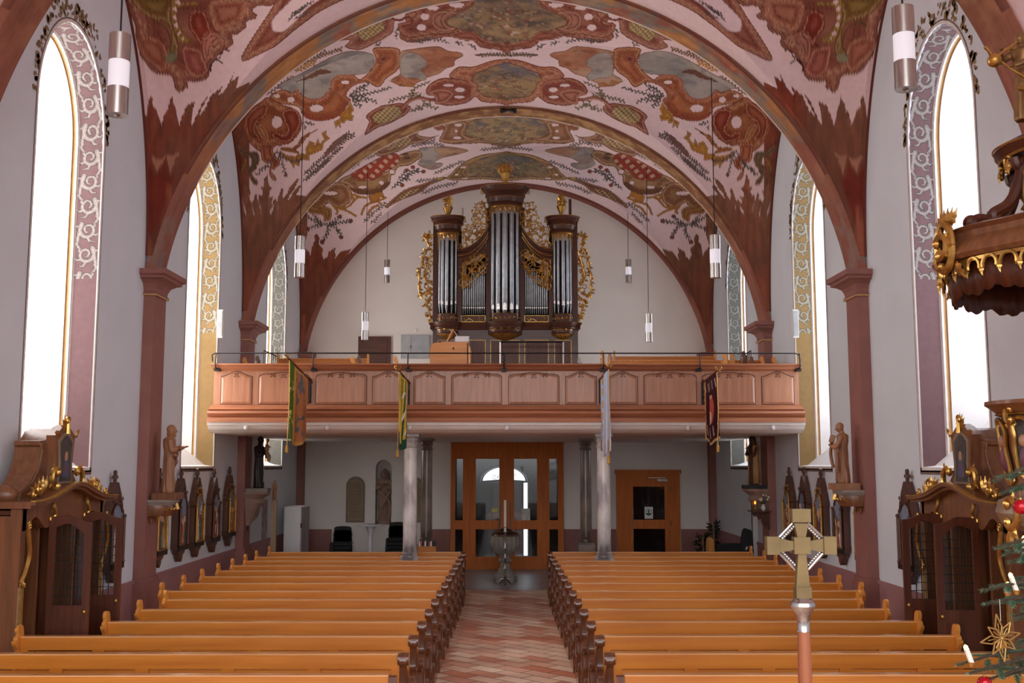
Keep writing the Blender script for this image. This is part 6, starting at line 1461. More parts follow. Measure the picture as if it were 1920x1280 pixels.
# stacked chairs
M['chairblack'] = mat('black_chair_fabric', (20,20,22), .7)
def stack_chair(x, y, z, label, grp, rz=0):
    t = thing('stacking_chair', label, 'chair', (x, y, z), rz, grp); b = MB(); b.prism(catmull([(-.21,.0),(.21,.0),(.22,.03),(.20,.06),(-.20,.06),(-.22,.03)],2), -.22, .2, 'y'); b.build('seat', M['chairblack'], t)
    b = MB(); r = [(-.19,.2,.12),(.19,.2,.12)]; b.prism(catmull([(-.19,.14),(.19,.14),(.20,.30),(.16,.40),(-.16,.40),(-.20,.30)],3), .21, .24, 'y'); b.build('backrest', M['chairblack'], t)
    for sx in (-1, 1): MB().tube([(sx*.21,-.2,.02),(sx*.24,-.23,-.42)], .012, 6).build('leg', M['iron'], t); MB().tube([(sx*.19,.23,.36),(sx*.2,.2,.0),(sx*.22,.26,-.42)], .012, 6).build('leg', M['iron'], t)
for px, zz, l in ((640, 988, 'left of the round bar table'),(744, 980, 'behind the front marble column')):
    Yk = 25.0; x = Xp(px, 1000, Yk); top = Z(zz, Yk)-.40
    for k in range(5): stack_chair(x, Yk, top-.085*(4-k), 'black stacking chair, %s of the stack %s' % (('lowest','second','middle','fourth','topmost')[k], l), 'black chairs stacked %s' % l)
# bar table
Yt = 24.6; x = Xp(695, 983, Yt); zt9 = Z(983, Yt); t = thing('bar_table', 'round white bistro table on a single leg beside the tablet', 'table', (x, Yt, 0)); r = (Xp(719,983,Yt)-Xp(666,983,Yt))/2
MB().lathe([(.01,zt9),(r*.96,zt9),(r,zt9-.012),(r*.96,zt9-.03),(.01,zt9-.03)], (0,0,0), 36).build('table_top', M['white'], t, ang=.5); MB().lathe([(.13,zt9-.03),(.06,zt9-.16),(.045,zt9-.25),(.045,.05),(.05,.04),(.24,.02),(.25,0)], (0,0,0), 20).build('pedestal', M['white'], t)
simple('leaflet', MB().box(-.1,.1,-.07,.07,0,.006), mat('blue_leaflet', (90,100,130), .6), 'small bluish leaflet lying on the round white table', 'leaflet', (x+.03, Yt-.05, zt9), flat=True)
# book box
Yb = 21.2; x0, x1 = Xp(783, 1030, Yb), Xp(817, 1030, Yb); z0, z1 = Z(1035, Yb), Z(1024, Yb); t = thing('book_box', 'light oak box of hymn books standing at the foot of the brownish left column', 'box', (x0, Yb, 0)); MB().box(0, x1-x0, 0, .35, 0, z1-.0).build('box', M['pew'], t, flat=True)
rr = random.Random(3)
for k in range(9): simple('songbook', MB().box(-.015,.015,-.07,.07,0,.09), M['red'] if k % 4 == 1 else (M['candle'] if k % 3 == 0 else M['iron']), 'small hymn book in the oak box, %s from its left end' % ORD[k].replace('front','first'), 'book', (x0+.03+k*.038, Yb+.12, z1), 'hymn books in the oak box', flat=True)
# right rear corner: bench, planters, bags
Yr = 23.6; x = Xp(1340, 1020, Yr); zt0 = Z(1011, Yr); t = thing('short_bench', 'short light oak bench with sloping ends in the right rear corner', 'bench', (x-.12, Yr, 0))
for k, q in enumerate((0, .26)): MB().prism(catmull([(0,0),(.1,0),(.12,zt0*.6),(.09,zt0),(.0,zt0-.01),(-.02,zt0*.6)],3), q-.0, q+.04, 'y').build('end_panel', M['pewend'], t)
MB().box(-.01,.12,.0,.3,.42,.46).build('seat', M['pew'], t)
def plant(px, py0, py1, Y0, w, label, seed):
    x = Xp(px, py1, Y0); zt = Z(py0, Y0); rr = random.Random(seed); t = thing('potted_plant', label, 'plant', (x, Y0, 0)); zp = max(.25, zt*.35)
    MB().lathe([(.13,0),(.17,zp*.8),(.18,zp),(.15,zp)], (0,0,0), 16).build('pot', M['black'], t); b = MB()
    for k in range(70):
        a = rr.uniform(0, 6.3); q = rr.uniform(.1, 1); z = zp+(zt-zp)*rr.uniform(.05,.95); f = lambda u, v, s: (math.cos(a)*(q*w*.6+u), math.sin(a)*(q*w*.6+u), z+v+s)
        leaf(b, f, 0, 0, rr.uniform(-.5,1.2), w*.55, w*.14, 0, 1)
    M.setdefault('darkleaf', mat('dark_leaf', (34,42,30), .5)); b.build('foliage', M['darkleaf'], t); MB().tube([(0,0,zp-.05),(0.02,0,zp+(zt-zp)*.5),(0,0,zt-.05)], .012, 6).build('stem', M['palewood'], t)
plant(1318, 1003, 1036, 24.6, .22, 'low dark potted plant right of the side door', 4); plant(1338, 976, 1030, 25.1, .2, 'taller dark potted plant in the right rear corner', 6)
Yg = 22.0; x = Xp(1398, 1020, Yg); b = MB(); 
t = thing('folded_trolley', 'folded black trolley with shiny straps leaning by the white wall niche', 'trolley', (x, Yg, 0)); zt1 = Z(992, Yg)
MB().prism(catmull([(-.1,0),(.1,.0),(.14,zt1*.5),(.12,zt1*.93),(.05,zt1),(-.05,zt1*.97),(-.12,zt1*.5)],3), -.08, .08, 'y').build('frame', M['chairblack'], t)
for k in range(5): MB().cbox((.0+.02*(k%2),-.085,zt1*(.2+.12*k)), (.03,.01,.07), 0, 0, .5).build('strap', M['white'], t)
Yg = 23.0; x = Xp(1375, 1030, Yg); zt2 = Z(1020, Yg); simple('covered_bench', MB().prism(catmull([(-.35,0),(.35,0),(.36,zt2*.8),(.25,zt2),(-.25,zt2),(-.36,zt2*.85)],4), -.15, .15, 'y'), M['chairblack'], 'low black rounded bench between the oak bench and the trolley', 'bench', (x, Yg, 0))
simple('wall_notice', MB().box(-.006,0,-.07,.07,-.12,.12), mat('notice_pink', (170,150,150), .7), 'small pinkish notice on the right wall under the candle shelf', 'notice', (WX-.002, 20.9, Z(985, 20.9, 1428)), flat=True)
for sx, px, py in ((-1, 461, 982),): 
    simple('light_switch', MB().box(-.01,0.012,-.05,.05,-.12,.12), M['iron'], 'dark switch box on the second left pilaster', 'switch', (-4.838, 20.2, Z(py, 20.2)))
# ---------------------------------------------------------------- font and paschal candle
Yf = 23.1; x = Xp(947, 1085, Yf); zt3 = Z(990, Yf)
t = thing('baptismal_font', 'octagonal grey stone baptismal font with a dark lid at the end of the aisle', 'font', (x, Yf, 0)); h = zt3
b = MB(); b.lathe([(.26,0),(.26,.12),(.24,.13)], (0,0,0), 8); b.build('base', M['greystone'], t, flat=True)
b = MB(); b.lathe([(.235,.13),(.17,.22),(.11,.30),(.10,.40),(.145,.43),(.145,.47),(.10,.50),(.11,.56),(.20,.62)], (0,0,0), 16); b.build('stem', M['greystone'], t, ang=.5)
b = MB(); b.lathe([(.10,.54),(.20,.62),(.28,.72),(.305,.84),(.29,.94),(.30,.96)], (0,0,0), 48, 1, 1, 0, 2*PI, 16, .045); b.build('bowl', M['greystone'], t)
b = MB(); b.lathe([(.30,.965),(.29,1.0),(.22,1.05),(.14,1.09),(.05,1.12),(.03,1.16)], (0,0,0), 32); b.build('lid', mat('font_lid_copper', (84,52,44), .35, .5), t, ang=.6)
MB().lathe([(.302,.96),(.306,.965),(.302,.97)], (0,0,0), 40).lathe([(.215,1.052),(.22,1.06),(.20,1.066)], (0,0,0), 32).build('gilt_band', M['gold'], t); MB().ell((0,0,1.19), .03, 10, 8).build('lid_knob', M['gold'], t)
for k, q in enumerate(((-.08,.1),(.05,.1))): pass
Yk = 22.5; x = Xp(947, 1085, Yk); zc0, zc1 = Z(997, Yk), Z(937, Yk)
t = thing('paschal_candle', 'tall white candle with a red band on a slim turned silver stand before the font', 'candlestick', (x, Yk, 0))
b = MB(); b.lathe([(.02,.1),(.05,.13),(.02,.17),(.016,.3),(.03,.33),(.016,.36),(.016,.5),(.035,.53),(.016,.56),(.018,.7),(.032,.74),(.016,.78),(.016,zc0-.1),(.03,zc0-.06),(.016,zc0-.03),(.06,zc0),(.015,zc0+.005)], (0,0,0), 18); st = b.build('stand', M['silver'], t)
for k in range(3):
    a = k*2*PI/3-PI/2; ca, sa = math.cos(a), math.sin(a); MB().tube([(ca*.02,sa*.02,.13),(ca*.09,sa*.09,.10),(ca*.14,sa*.14,.02)], [.02,.022,.03], 8).build('foot', M['silver'], t)
MB().lathe([(.028,zc0),(.028,zc1-.01),(.006,zc1)], (0,0,0), 18).build('wax', M['candle'], t); MB().lathe([(.0285,zc0+.09),(.029,zc0+.095),(.0285,zc0+.105)], (0,0,0), 18).build('red_band', M['red'], t)
for q in (-.13, .1): simple('steel_rod', MB().tube([(0,0,0),(0,0,.22)], .009, 6), M['steel'], 'thin steel upright on the font lid %s of the candle' % ('left' if q < 0 else 'right'), 'rod', (x+q, Yf, 1.06))
# ---------------------------------------------------------------- confessionals
def offset2(P, d):
    n = len(P); out = []
    for i in range(n):
        a = np.array(P[i-1]); b_ = np.array(P[i]); c = np.array(P[(i+1) % n]); t = c-a; t = t/(np.linalg.norm(t)+1e-9); nrm = np.array((-t[1], t[0])); out.append(tuple(b_+nrm*d))
    return out
M['panelpaint'] = mat('dark_oil_painting', (44,48,54), .4, 0, (96,84,70), 14, .9)
M['confpale'] = wood('confessional_pale_frame', (150,128,104), (128,104,82), 'z', .4, .2, 5)
def confessional(sx, Yc, label):
    """s runs along the wall, measured from the middle; front face looks to the aisle"""
    t = thing('confessional', label, 'confessional', (sx*WX, Yc, 0)); t.scale = (1, .88, 1); XF = .5
    mir = 1
    def pris(P, d0, d1, nm, m, parent=t, **k):   # polygon in (s, z), extruded over depth from the wall
        x0, x1 = sorted((-sx*d0, -sx*d1)); return MB().prism(P, x0, x1, 'x').build(nm, m, parent, **k)
    def box(s0, s1, d0, d1, z0, z1, nm, m, parent=t):
        x0, x1 = sorted((-sx*d0, -sx*d1)); return MB().box(x0, x1, s0, s1, z0, z1).build(nm, m, parent, flat=True)
    box(-1.15, 1.15, .02, .06, 0, 2.1, 'back_wall', M['doordark']); box(-1.15, 1.15, .06, XF, 0, .10, 'floor_board', M['doordark'])
    for s in (-1.15, -.47, .53, 1.12): box(s+.012, s+.05, .06, XF-.1, .1, 2.01, 'side_wall', M['confess'])
    box(-1.1, 1.1, .06, XF-.05, 2.02, 2.06, 'ceiling_board', M['doordark'])
    # posts with gilded pilaster strips
    for s in (-1.15, 1.05):
        b = box(s, s+.12, XF-.1, XF, 0, 2.1, 'corner_post', M['confess'])
        mb = MB(); f = lambda u, v, w: (-sx*(XF+.01+w), u, v); c = s+.06
        mb.tube([f(c-.035,0.1,0), f(c-.035,1.4,0)], .008, 5); mb.tube([f(c+.035,.1,0), f(c+.035,1.4,0)], .008, 5)
        mb.tube(catmull([f(c-.03,1.40,0), f(c+.02,1.5,.02), f(c+.05,1.65,.04), f(c-.0,1.78,.05), f(c-.04,1.9,.05)], 6, False), .022, 8)
        curl(mb, f, spiral(c, 1.93, .05, -PI/2, 1, 1, 16), .015, .04); curl(mb, f, spiral(c, 1.80, .035, PI/2, 1, -1, 14), .012, .04); curl(mb, f, spiral(c, 1.38, .04, PI/2, 1, 1, 14), .013, .02); mb.build('gilt_strip', M['gold'], b)
        pris([(s-.0,.1),(s+.12,.1),(s+.12,1.36),(s,1.36)], XF, XF+.005, 'pale_strip', M['confpale'], b, flat=True)
    # entablature: ogee arch rising to the middle
    def top(s): return 2.14+.16*math.exp(-(s/.55)**2)
    ss = np.linspace(-1.2, 1.2, 41)
    def under(s):
        u = (abs(s)-.8)/.28; return 1.93 + (.06*math.cos(u*PI) if abs(u) < 1 else -.06)+(.0 if abs(s) > .5 else .10*math.cos(s/.5*PI/2))
    P1 = [(s, under(s)) for s in np.linspace(-1.12, 1.12, 41)]+[(s, top(s)-.05) for s in np.linspace(1.12, -1.12, 41)]
    pris(P1, XF-.08, XF, 'frieze', M['confess'], flat=True)
    for d, a, c, m, nm in ((XF+.14, -.03, .0, 'confess', 'cornice'), (XF+.10, -.06, -.03, 'confess', 'cornice_step'), (XF+.15, .0, .012, 'goldpaint', 'gilt_edge')):
        P2 = [(s, top(s)+a) for s in ss]+[(s, top(s)+c) for s in ss[::-1]]; pris(P2, XF-.25 if nm != 'gilt_edge' else XF+.10, d, nm, M[m], flat=True)
    b = MB(); rings = []   # roof
    x = lambda d: -sx*d
    b.loft([[(x(.03), s, top(s)-.02), (x(XF-.2), s, top(s)-.02)] for s in ss], cap=False, closed=False); b.build('roof', M['confess'], t, ang=1)
    # crown
    sw = [(.5,2.74),(.42,2.74),(.40,2.62),(.43,2.50),(.52,2.38),(.68,2.30),(.86,2.26),(.94,2.24),(.98,2.16),(.9,2.10)]
    hf = [(.95,2.16),(.92,2.21),(.78,2.25),(.62,2.32),(.50,2.42),(.42,2.54),(.385,2.66),(.42,2.68),(.42,2.72),(.28,2.73),(.16,2.82)]; body = [(-.9,2.1),(.9,2.1)]+hf+[(0,2.85)]+[(-a, c) for a, c in reversed(hf)]
    pris(body, .10, .36, 'crown', M['confess'], ang=.5); pris([(a*.97, (c-2.1)*.96+2.1) for a, c in body], .36, .365, 'crown_edge', M['confpale'], flat=True)
    pris([(a*.92, (c-2.1)*.92+2.12) for a, c in body], .36, .372, 'crown_field', M['confess'], flat=True)
    mid = [(-.27,2.22),(.27,2.22),(.24,2.36),(.22,2.5),(.25,2.66),(.27,2.78),(.12,2.86),(0,2.89),(-.12,2.86),(-.27,2.78),(-.25,2.66),(-.22,2.5),(-.24,2.36)]
    pris(mid, .36, .46, 'crown_center', M['confess'], ang=.5)
    sc = lambda P, k, k2=None: [(a*k, 2.54+(c-2.54)*(k2 or k)) for a, c in P]
    o = pris(sc(mid, .78, .80), .46, .47, 'painting_frame', M['confpale'], flat=True); pris(sc(mid, .60, .70), .47, .476, 'painting', M['panelpaint'], o, flat=True)
    mb = MB(); f = lambda u, v, w: (-sx*(.476+w), u, v); mb.ell(f(.0, 2.56, .0), (.004,.045,.06), 12, 8); hd = mb.build('painted_face', mat('painted_skin', (176,132,100), .5), o)
    mb = MB(); mb.prism([(-.1,2.36),(.08,2.36),(.07,2.46),(.03,2.53),(-.03,2.53),(-.08,2.46)], *sorted((-sx*.476, -sx*.479)), 'x'); mb.build('painted_robe', mat('painted_blue', (62,84,118), .5, 0, (120,60,50), 10, .7), o, flat=True)
    for s in (-1, 1):
        mb = MB(); pl = [(s*.36,2.24),(s*.36,2.56),(s*.42,2.42),(s*.55,2.31),(s*.72,2.25)]; mb.tube([f(a, c, -.12) for a, c in pl+[pl[0]]], .007, 5); mb.build('gilt_inlay', M['goldpaint'], t)
        mb = MB(); cscroll(mb, f, s*.32, 2.34, .22, PI if s < 0 else 0, .024, .02); mb.build('gilt_scroll', M['gold'], t)
        mb = MB(); g = lambda u, v, w: (-sx*(.46+w), u, v)
        for k in range(6): leaf(mb, g, s*(.66+.05*k), 2.22-.01*k, PI/2+s*(.6-.35*k), .17, .045, .05, 3)
        curl(mb, g, spiral(s*.80, 2.26, .08, 0, 1.1, s, 18), .02, .06); curl(mb, g, spiral(s*1.02, 2.20, .06, 0, 1, -s, 16), .016, .1); mb.build('gilt_leafwork', M['gold'], t)
        mb = MB(); mb.ell(f(s*.93, 2.2, -.28), (.18,.10,.10), 14, 10); mb.build('volute', M['confess'], t)
    mb = MB()
    for a in (-1.1, -.6, -.2, .2, .6, 1.1): leaf(mb, f, 0, 2.84, PI/2+a, .17-.03*abs(a), .04, -.02, 3)
    curl(mb, f, spiral(0, 2.93, .05, 0, 1, 1, 14), .018); mb.tube([f(0,2.80,0), f(0,2.98,0)], [.03,.01], 8)
    for s in (-1, 1): leaf(mb, f, s*.22, 2.78, PI/2-s*1.2, .14, .04, .0, 3)
    mb.build('gilt_finial', M['gold'], t)
    # centre arch with dark grille above the doors
    P3 = [(-.42,1.93),(.52,1.93),(.52,2.14),(.35,2.19),(.05,2.24),(-.2,2.19),(-.42,2.12)]
    ar = [(.09+.26*math.cos(a), 1.94+.2*math.sin(a)) for a in np.linspace(0, PI, 16)]
    pris(P3, XF-.09, XF-.02, 'arch_board', M['confess'], flat=True); pris(ar, XF-.02, XF-.012, 'arch_grille', M['black'], flat=True)
    for s in (-.43, .53):
        mb = MB(); g = lambda u, v, w: (-sx*(XF+.01+w), u, v); mb.tube(catmull([g(s,1.92,0), g(s+.03,2.0,.03), g(s-.02,2.08,.03), g(s+.02,2.17,0)], 5, False), .02, 8); curl(mb, g, spiral(s, 1.95, .04, 0, 1, 1, 12), .014); mb.build('gilt_console', M['gold'], t)
    # two open doors standing out at right angles
    for k, s in enumerate((-.43, .53)):
        d = thing('door', None, None, (-sx*XF, s, 0)); d.parent = t; del_ = 0
        w = .42; zt = 1.99; q = lambda u: -sx*u
        tp = lambda u: zt-.02-.05*(u/w)+.035*math.sin(PI*min(1, u/w*1.25))
        us = np.linspace(0, w, 13); zi0, zi1 = 1.12, 1.86
        outer = [(q(0),.06),(q(w),.06)]+[(q(u), tp(u)) for u in us[::-1]]
        hole_ = [(q(.06),zi0),(q(w-.07),zi0)]+[(q(u), tp(u)-.09-.02*math.cos((u-.06)/(w-.13)*2*PI)) for u in np.linspace(w-.07, .06, 9)]
        fr = MB().prism(outer, -.018, .018, 'y', [hole_]).build('door_frame', M['doordark'], d, flat=True)
        MB().prism([(q(.06),.16),(q(w-.07),.16),(q(w-.07),1.0),(q(.06),1.0)], -.026, .026, 'y').build('lower_panel', M['doordark'], d, flat=True)
        MB().prism(hole_, -.002, .002, 'y').build('glass', M['clear'], d, flat=True)
        lt = MB()
        for i in range(1, 5): u = .06+(w-.13)*i/5; lt.box(min(q(u-.003), q(u+.003)), max(q(u-.003), q(u+.003)), -.008, .008, zi0, tp(u)-.085)
        for i in range(1, 9): z = zi0+(zi1-zi0)*i/9; lt.box(min(q(.06), q(w-.07)), max(q(.06), q(w-.07)), -.008, .008, z-.003, z+.003)
        lt.build('leaded_lattice', M['black'], d, flat=True)
        MB().ell((q(w-.035), -.04, 1.06), (.02,.02,.024), 10, 8).tube([(q(w-.035),.0,1.06),(q(w-.035),-.03,1.06)], .008, 6).build('door_knob', M['gold'], d)
    return t
confessional(-1, 11.05, 'carved walnut confessional with gilded crown and open lattice doors against the left wall')
confessional(1, 10.68, 'carved walnut confessional with gilded crown and open lattice doors, by the pulpit')

# ---------------------------------------------------------------- pulpit
PX, PY = 4.18, 7.5
pul = thing('pulpit', 'baroque wooden pulpit drum with gilded frames and painted panels at the right edge', 'pulpit', (PX, PY, 0))
def zy(y, Y): return Z(y, Y, 1860)
def wavy(r, z, n=96, k=6, amp=.05, ph=0.): return [(r*(1+amp*abs(math.cos(k/2*a+ph))-amp*.6)*math.cos(a), r*(1+amp*abs(math.cos(k/2*a+ph))-amp*.6)*math.sin(a), z) for a in np.linspace(0, 2*PI, n, endpoint=False)]
zr0 = zy(745, 7.1); zr1 = zy(985, 7.1); r0 = .75
b = MB(); b.loft([wavy(r0*.97, zr0-.02), wavy(r0, zr0), wavy(r0*1.0, zr0-.025), wavy(r0*.95, zr0-.05), wavy(r0*.9, zr0-.08)]); b.build('rim', M['confess'], pul, ang=.5)
b = MB(); b.loft([wavy(r0*.90, zr0-.07), wavy(r0*.88, zr0-.10), wavy(r0*.86, zr0-.105), wavy(r0*.82, zr0-.3), wavy(r0*.78, zr0-.55), wavy(r0*.80, zr0-.66)]); b.build('drum', M['confess'], pul, ang=.5)
b = MB(); b.loft([wavy(r0*.80, zr0-.66), wavy(r0*.92, zr0-.70), wavy(r0*.95, zr0-.78), wavy(r0*.90, zr0-.86), wavy(r0*.7, zr0-.92), wavy(r0*.5, zr0-1.1), wavy(r0*.15, zr0-1.3)]); b.build('base_bulge', M['confpale'], pul, ang=.5)
b = MB(); b.loft([wavy(r0*.905, zr0-.085), wavy(r0*.915, zr0-.09), wavy(r0*.905, zr0-.096)], cap=False); b.build('gilt_line', M['gold'], pul)
b = MB(); b.tube([(0.2,0,zr0-.9),(.5,.0,zr0-1.4),(.82,0,zr0-1.6)], [.3,.12,.1], 12); b.build('wall_bracket', M['confess'], pul)
for i, a in enumerate(np.radians([-165, -120, -75, 165])):
    rr_ = lambda z: r0*(.80+.06*(z-(zr0-.55))/.45)+.012
    g = lambda u, v, w, a=a: ((rr_(v)+w)*math.cos(a+u), (rr_(v)+w)*math.sin(a+u), v)
    S = [(-.16,-.16),(-.05,-.12),(.1,-.15),(.18,-.22),(.13,-.33),(.17,-.45),(.16,-.56),(.05,-.58),(-.08,-.52),(-.14,-.48),(-.17,-.35),(-.15,-.25)]
    Pn = catmull(S, 4); ctr = (0, -.36); rings = [[g(p[0]*q, zr0+ctr[1]+(p[1]-ctr[1])*q, .003) for p in Pn] for q in (.05, .5, 1)]
    b = MB(); b.loft(rings, cap=False); fr = b.build('painted_panel', M['panelpaint'], pul, ang=2)
    b = MB(); b.tube([g(p[0], zr0+p[1], .012) for p in Pn+[Pn[0]]], .016, 6)
    for u, v in ((-.15,-.17),(.16,-.56)): curl(b, g, [(p[0], p[1]) for p in spiral(u, zr0+v, .04, 0, 1, 1, 12)], .01)
    b.build('gilt_frame', M['gold'], fr)
    MB().ell(g(-.03, zr0-.28, .0), (.035,.035,.045), 10, 8).build('painted_head', mat('painted_skin_b', (170,126,96), .5), fr); MB().ell(g(-.02, zr0-.40, -.02), (.06,.06,.11), 12, 8).build('painted_robe', mat('painted_crimson', (120,52,48), .5, 0, (60,70,100), 12, .8), fr)
    a2 = a+math.radians(22); g2 = lambda u, v, w: ((r0*.93+w)*math.cos(a2+u), (r0*.93+w)*math.sin(a2+u), v)
    b = MB(); cscroll(b, g2, 0, zr0-.78, .20, 0, .022, .02); cscroll(b, g2, .02, zr0-.1, .12, PI, .016, .0)
    for q in (-.8, 0, .8): leaf(b, g2, 0, zr0-.88, -PI/2+q, .14, .04, .02)
    b.build('gilt_cartouche', M['gold'], pul)
# sounding board hanging above
zc1 = Z(455, 7.0, 1840); zc0 = Z(460, 7.0, 1800)
can = thing('pulpit_canopy', 'carved dark pulpit canopy with gilded cartouches and openwork fringe', 'canopy', (PX, PY, zc0)); rc = 1.06
b = MB(); b.loft([wavy(rc*.6, .20), wavy(rc*.94, .20), wavy(rc*.97, .185), wavy(rc*.93, .16), wavy(rc*.92, .12), wavy(rc*.98, .05), wavy(rc*1.0, .0), wavy(rc*.97, -.03), wavy(rc*.9, -.02)], cap=True); b.build('board', M['confess'], can, ang=.6)
b = MB(); f = lambda u, v, w: ((rc*.955+w)*math.cos(u), (rc*.955+w)*math.sin(u), v)
for i in range(44):
    a = -PI-1.0+i*(2*PI)/44; g = lambda u, v, w, a=a: f(a+u/rc, v, w)
    b.tube([g(p[0], p[1], 0) for p in [(.062*math.cos(t), -.105+.062*math.sin(t)) for t in np.linspace(-.3, PI+.3, 12)]], .013, 5)
    leaf(b, g, .07, -.09, -PI/2, .09, .028, 0, 2)
b.loft([[f(a, -.035, 0) for a in np.linspace(0, 2*PI, 80, endpoint=False)], [f(a, -.06, 0) for a in np.linspace(0, 2*PI, 80, endpoint=False)]], cap=False); b.build('gilt_fringe', M['gold'], can)
b = MB(); pts = []
for i in range(160): a = 2*PI*i/160; pts.append((a, -.21-.05*abs(math.sin(8*a))-.03*abs(math.sin(23*a))))
b.loft([[((rc*.90)*math.cos(a), (rc*.90)*math.sin(a), -.03) for a, z in pts], [((rc*.88)*math.cos(a), (rc*.88)*math.sin(a), z) for a, z in pts]], cap=False); o = b.build('dark_fringe', M['walnut'], can, ang=1); s_ = o.modifiers.new('s','SOLIDIFY'); s_.thickness = .02
for a in np.radians([-176, -118, 122, -60]):
    g = lambda u, v, w, a=a: ((rc*1.0+w)*math.cos(a+u/rc), (rc*1.0+w)*math.sin(a+u/rc), v)
    b = MB(); b.tube([g(p[0], p[1], .02) for p in [(.10*math.cos(t), .07+.17*math.sin(t)) for t in np.linspace(0, 2*PI, 26)]], .028, 7)
    cscroll(b, g, 0, .07, .16, .3, .022, .05); cscroll(b, g, -.02, -.02, .12, PI-.3, .02, .04)
    for q in np.linspace(-1.4, 1.4, 7): leaf(b, g, .05*q, .22, PI/2-q*.6, .13, .035, .0, 3)
    for q in (-1, 1): leaf(b, g, q*.1, -.05, -PI/2+q*.5, .16, .045, .0, 3)
    b.build('gilt_cartouche', M['gold'], can)
zu = Z(270, 7.3, 1900)-zc0
for a in np.radians([-172, -125, -70, 130, 60, 0]):
    pr = catmull([(rc*.86,.22),(rc*.80,.27),(rc*.66,.25),(rc*.70,.30),(rc*.58,.38),(rc*.50,.52),(rc*.46,.70),(rc*.50,zu-.12),(rc*.52,zu-.06)], 5, False)
    b = MB(); b.tube([(r*math.cos(a), r*math.sin(a), z) for r, z in pr], [.034+.012*math.sin(i/len(pr)*PI) for i in range(len(pr))], 8); b.ell((pr[0][0]*math.cos(a), pr[0][0]*math.sin(a), .24), .055, 10, 8); b.ell((rc*.67*math.cos(a), rc*.67*math.sin(a), .27), .05, 10, 8); b.build('scroll_bracket', M['walnut'], can)
    b = MB(); b.tube([(r*math.cos(a)+.0, r*math.sin(a), z+.03) for r, z in pr[14:-6]], .01, 5); b.build('gilt_edge', M['goldpaint'], can)
b = MB(); b.loft([wavy(.16, .2), wavy(.14, .4), wavy(.20, .6), wavy(.14, zu)]); b.build('centre_shaft', M['walnut'], can, ang=.6)
b = MB(); b.loft([wavy(.42, zu-.04), wavy(.56, zu-.02), wavy(.60, zu+.03), wavy(.56, zu+.07), wavy(.46, zu+.12), wavy(.3, zu+.2), wavy(.18, zu+.24)]); b.build('upper_tier', M['walnut'], can, ang=.6)
b = MB(); b.loft([wavy(.605, zu+.03), wavy(.615, zu+.04), wavy(.60, zu+.05)], cap=False); b.build('gilt_rim', M['gold'], can)
b = MB()
for a in np.radians(np.arange(-180, 180, 30)):
    g = lambda u, v, w, a=a: ((.55+w)*math.cos(a+u/.6), (.55+w)*math.sin(a+u/.6), v)
    cscroll(b, g, 0, zu-.07, .11, a, .014, .0); leaf(b, g, 0, zu-.05, -PI/2, .12, .035, .01)
b.tube([(.56*math.cos(q), .56*math.sin(q), zu-.03) for q in np.linspace(0, 2*PI, 60)], .012, 5); b.build('gilt_drops', M['gold'], can)
g = lambda u, v, w: (-.50-w, -.25+u, v); b = MB(); b.ell((-.5,-.28,.42), (.04,.05,.16), 12, 8); b.build('blue_shield', mat('blue_enamel', (50,66,78), .3), can)
b = MB(); b.tube([(-.52+.0, -.28+.10*math.cos(t), .42+.2*math.sin(t)) for t in np.linspace(0, 2*PI, 24)], .03, 7)
for q in np.linspace(0, 6.0, 9): leaf(b, g, .1*math.cos(q), .42+.18*math.sin(q), q, .12, .035, .0, 3)
b.build('gilt_shield_frame', M['gold'], can)
# angel
zb5 = zc0+zu+.14; AX, AY = Xp(1922, 200, 7.2), 7.2; zt5a = Z(62, 7.2, 1900); Ha = zt5a-zb5
ang = thing('angel_statue', 'gilded angel blowing a long trumpet and holding a globe, on top of the canopy', 'statue', (AX, AY, zb5))
k = Ha/1.6; SC_ = Matrix.Scale(k, 4); RZ = Matrix.Rotation(-.9, 4, 'Z')
M['angelgold'] = mat('bronze_gilt_robe', (150,112,66), .4, .55, (96,70,44), 8, .8)
b = MB(); robe(b, 1.6, .20, .16, 8, 31); head(b, (0,-.04,1.48), .105, -PI/2, .1, False, 'short')
arm(b, (-.18,-.02,1.26), (-.30,-.2,1.10), (-.16,-.42,1.20), (.07,.06,.035), .05); hand(b, (-.14,-.46,1.22), (0,-1,.6), (0,0,1), .1, .8)
arm(b, (.18,-.02,1.26), (.24,-.22,1.0), (.06,-.42,.88), (.07,.06,.035), .05); hand(b, (.04,-.46,.87), (-.2,-1,0), (0,0,1), .1, .8, -1)
b.xf(RZ); b.xf(SC_); o = b.build('figure', M['angelgold'], ang); remesh(o, .008)
b = MB(); b.tube([(0,-.16,1.40),(-.06,-.50,1.18),(-.10,-.74,1.0)], [.014,.018,.03], 8); b.xf(RZ); b.xf(SC_); b.build('trumpet', M['goldpaint'], ang)
b = MB(); b.ell((-.11,-.80,.93), .12, 18, 14); b.xf(RZ); b.xf(SC_); b.build('globe', M['gold'], ang)
b = MB(); b.tube([(.16,-.2,.66),(.0,-.5,.84),(-.12,-.85,1.02),(-.14,-1.05,1.12)], [.03,.022,.02,.03], 8); b.xf(RZ); b.xf(SC_); b.build('staff', M['gold'], ang)
for s in (-1, 1):
    b = MB(); f = lambda u, v, w: (s*(.06+u*.8), .16+u*.3+w, 1.15+v)
    for q in range(9): leaf(b, f, .03*q, .05*q-.1, 1.3-.24*q*.6, .42-.02*q, .05, 0, 1)
    b.xf(RZ); b.xf(SC_); b.build('wing', M['gold'], ang)
b = MB(); b.tube([(0,-.2,.55),(.12,-.2,.50),(.2,-.08,.62)], .03, 8); b.xf(RZ); b.xf(SC_); b.build('sash', M['gold'], ang)
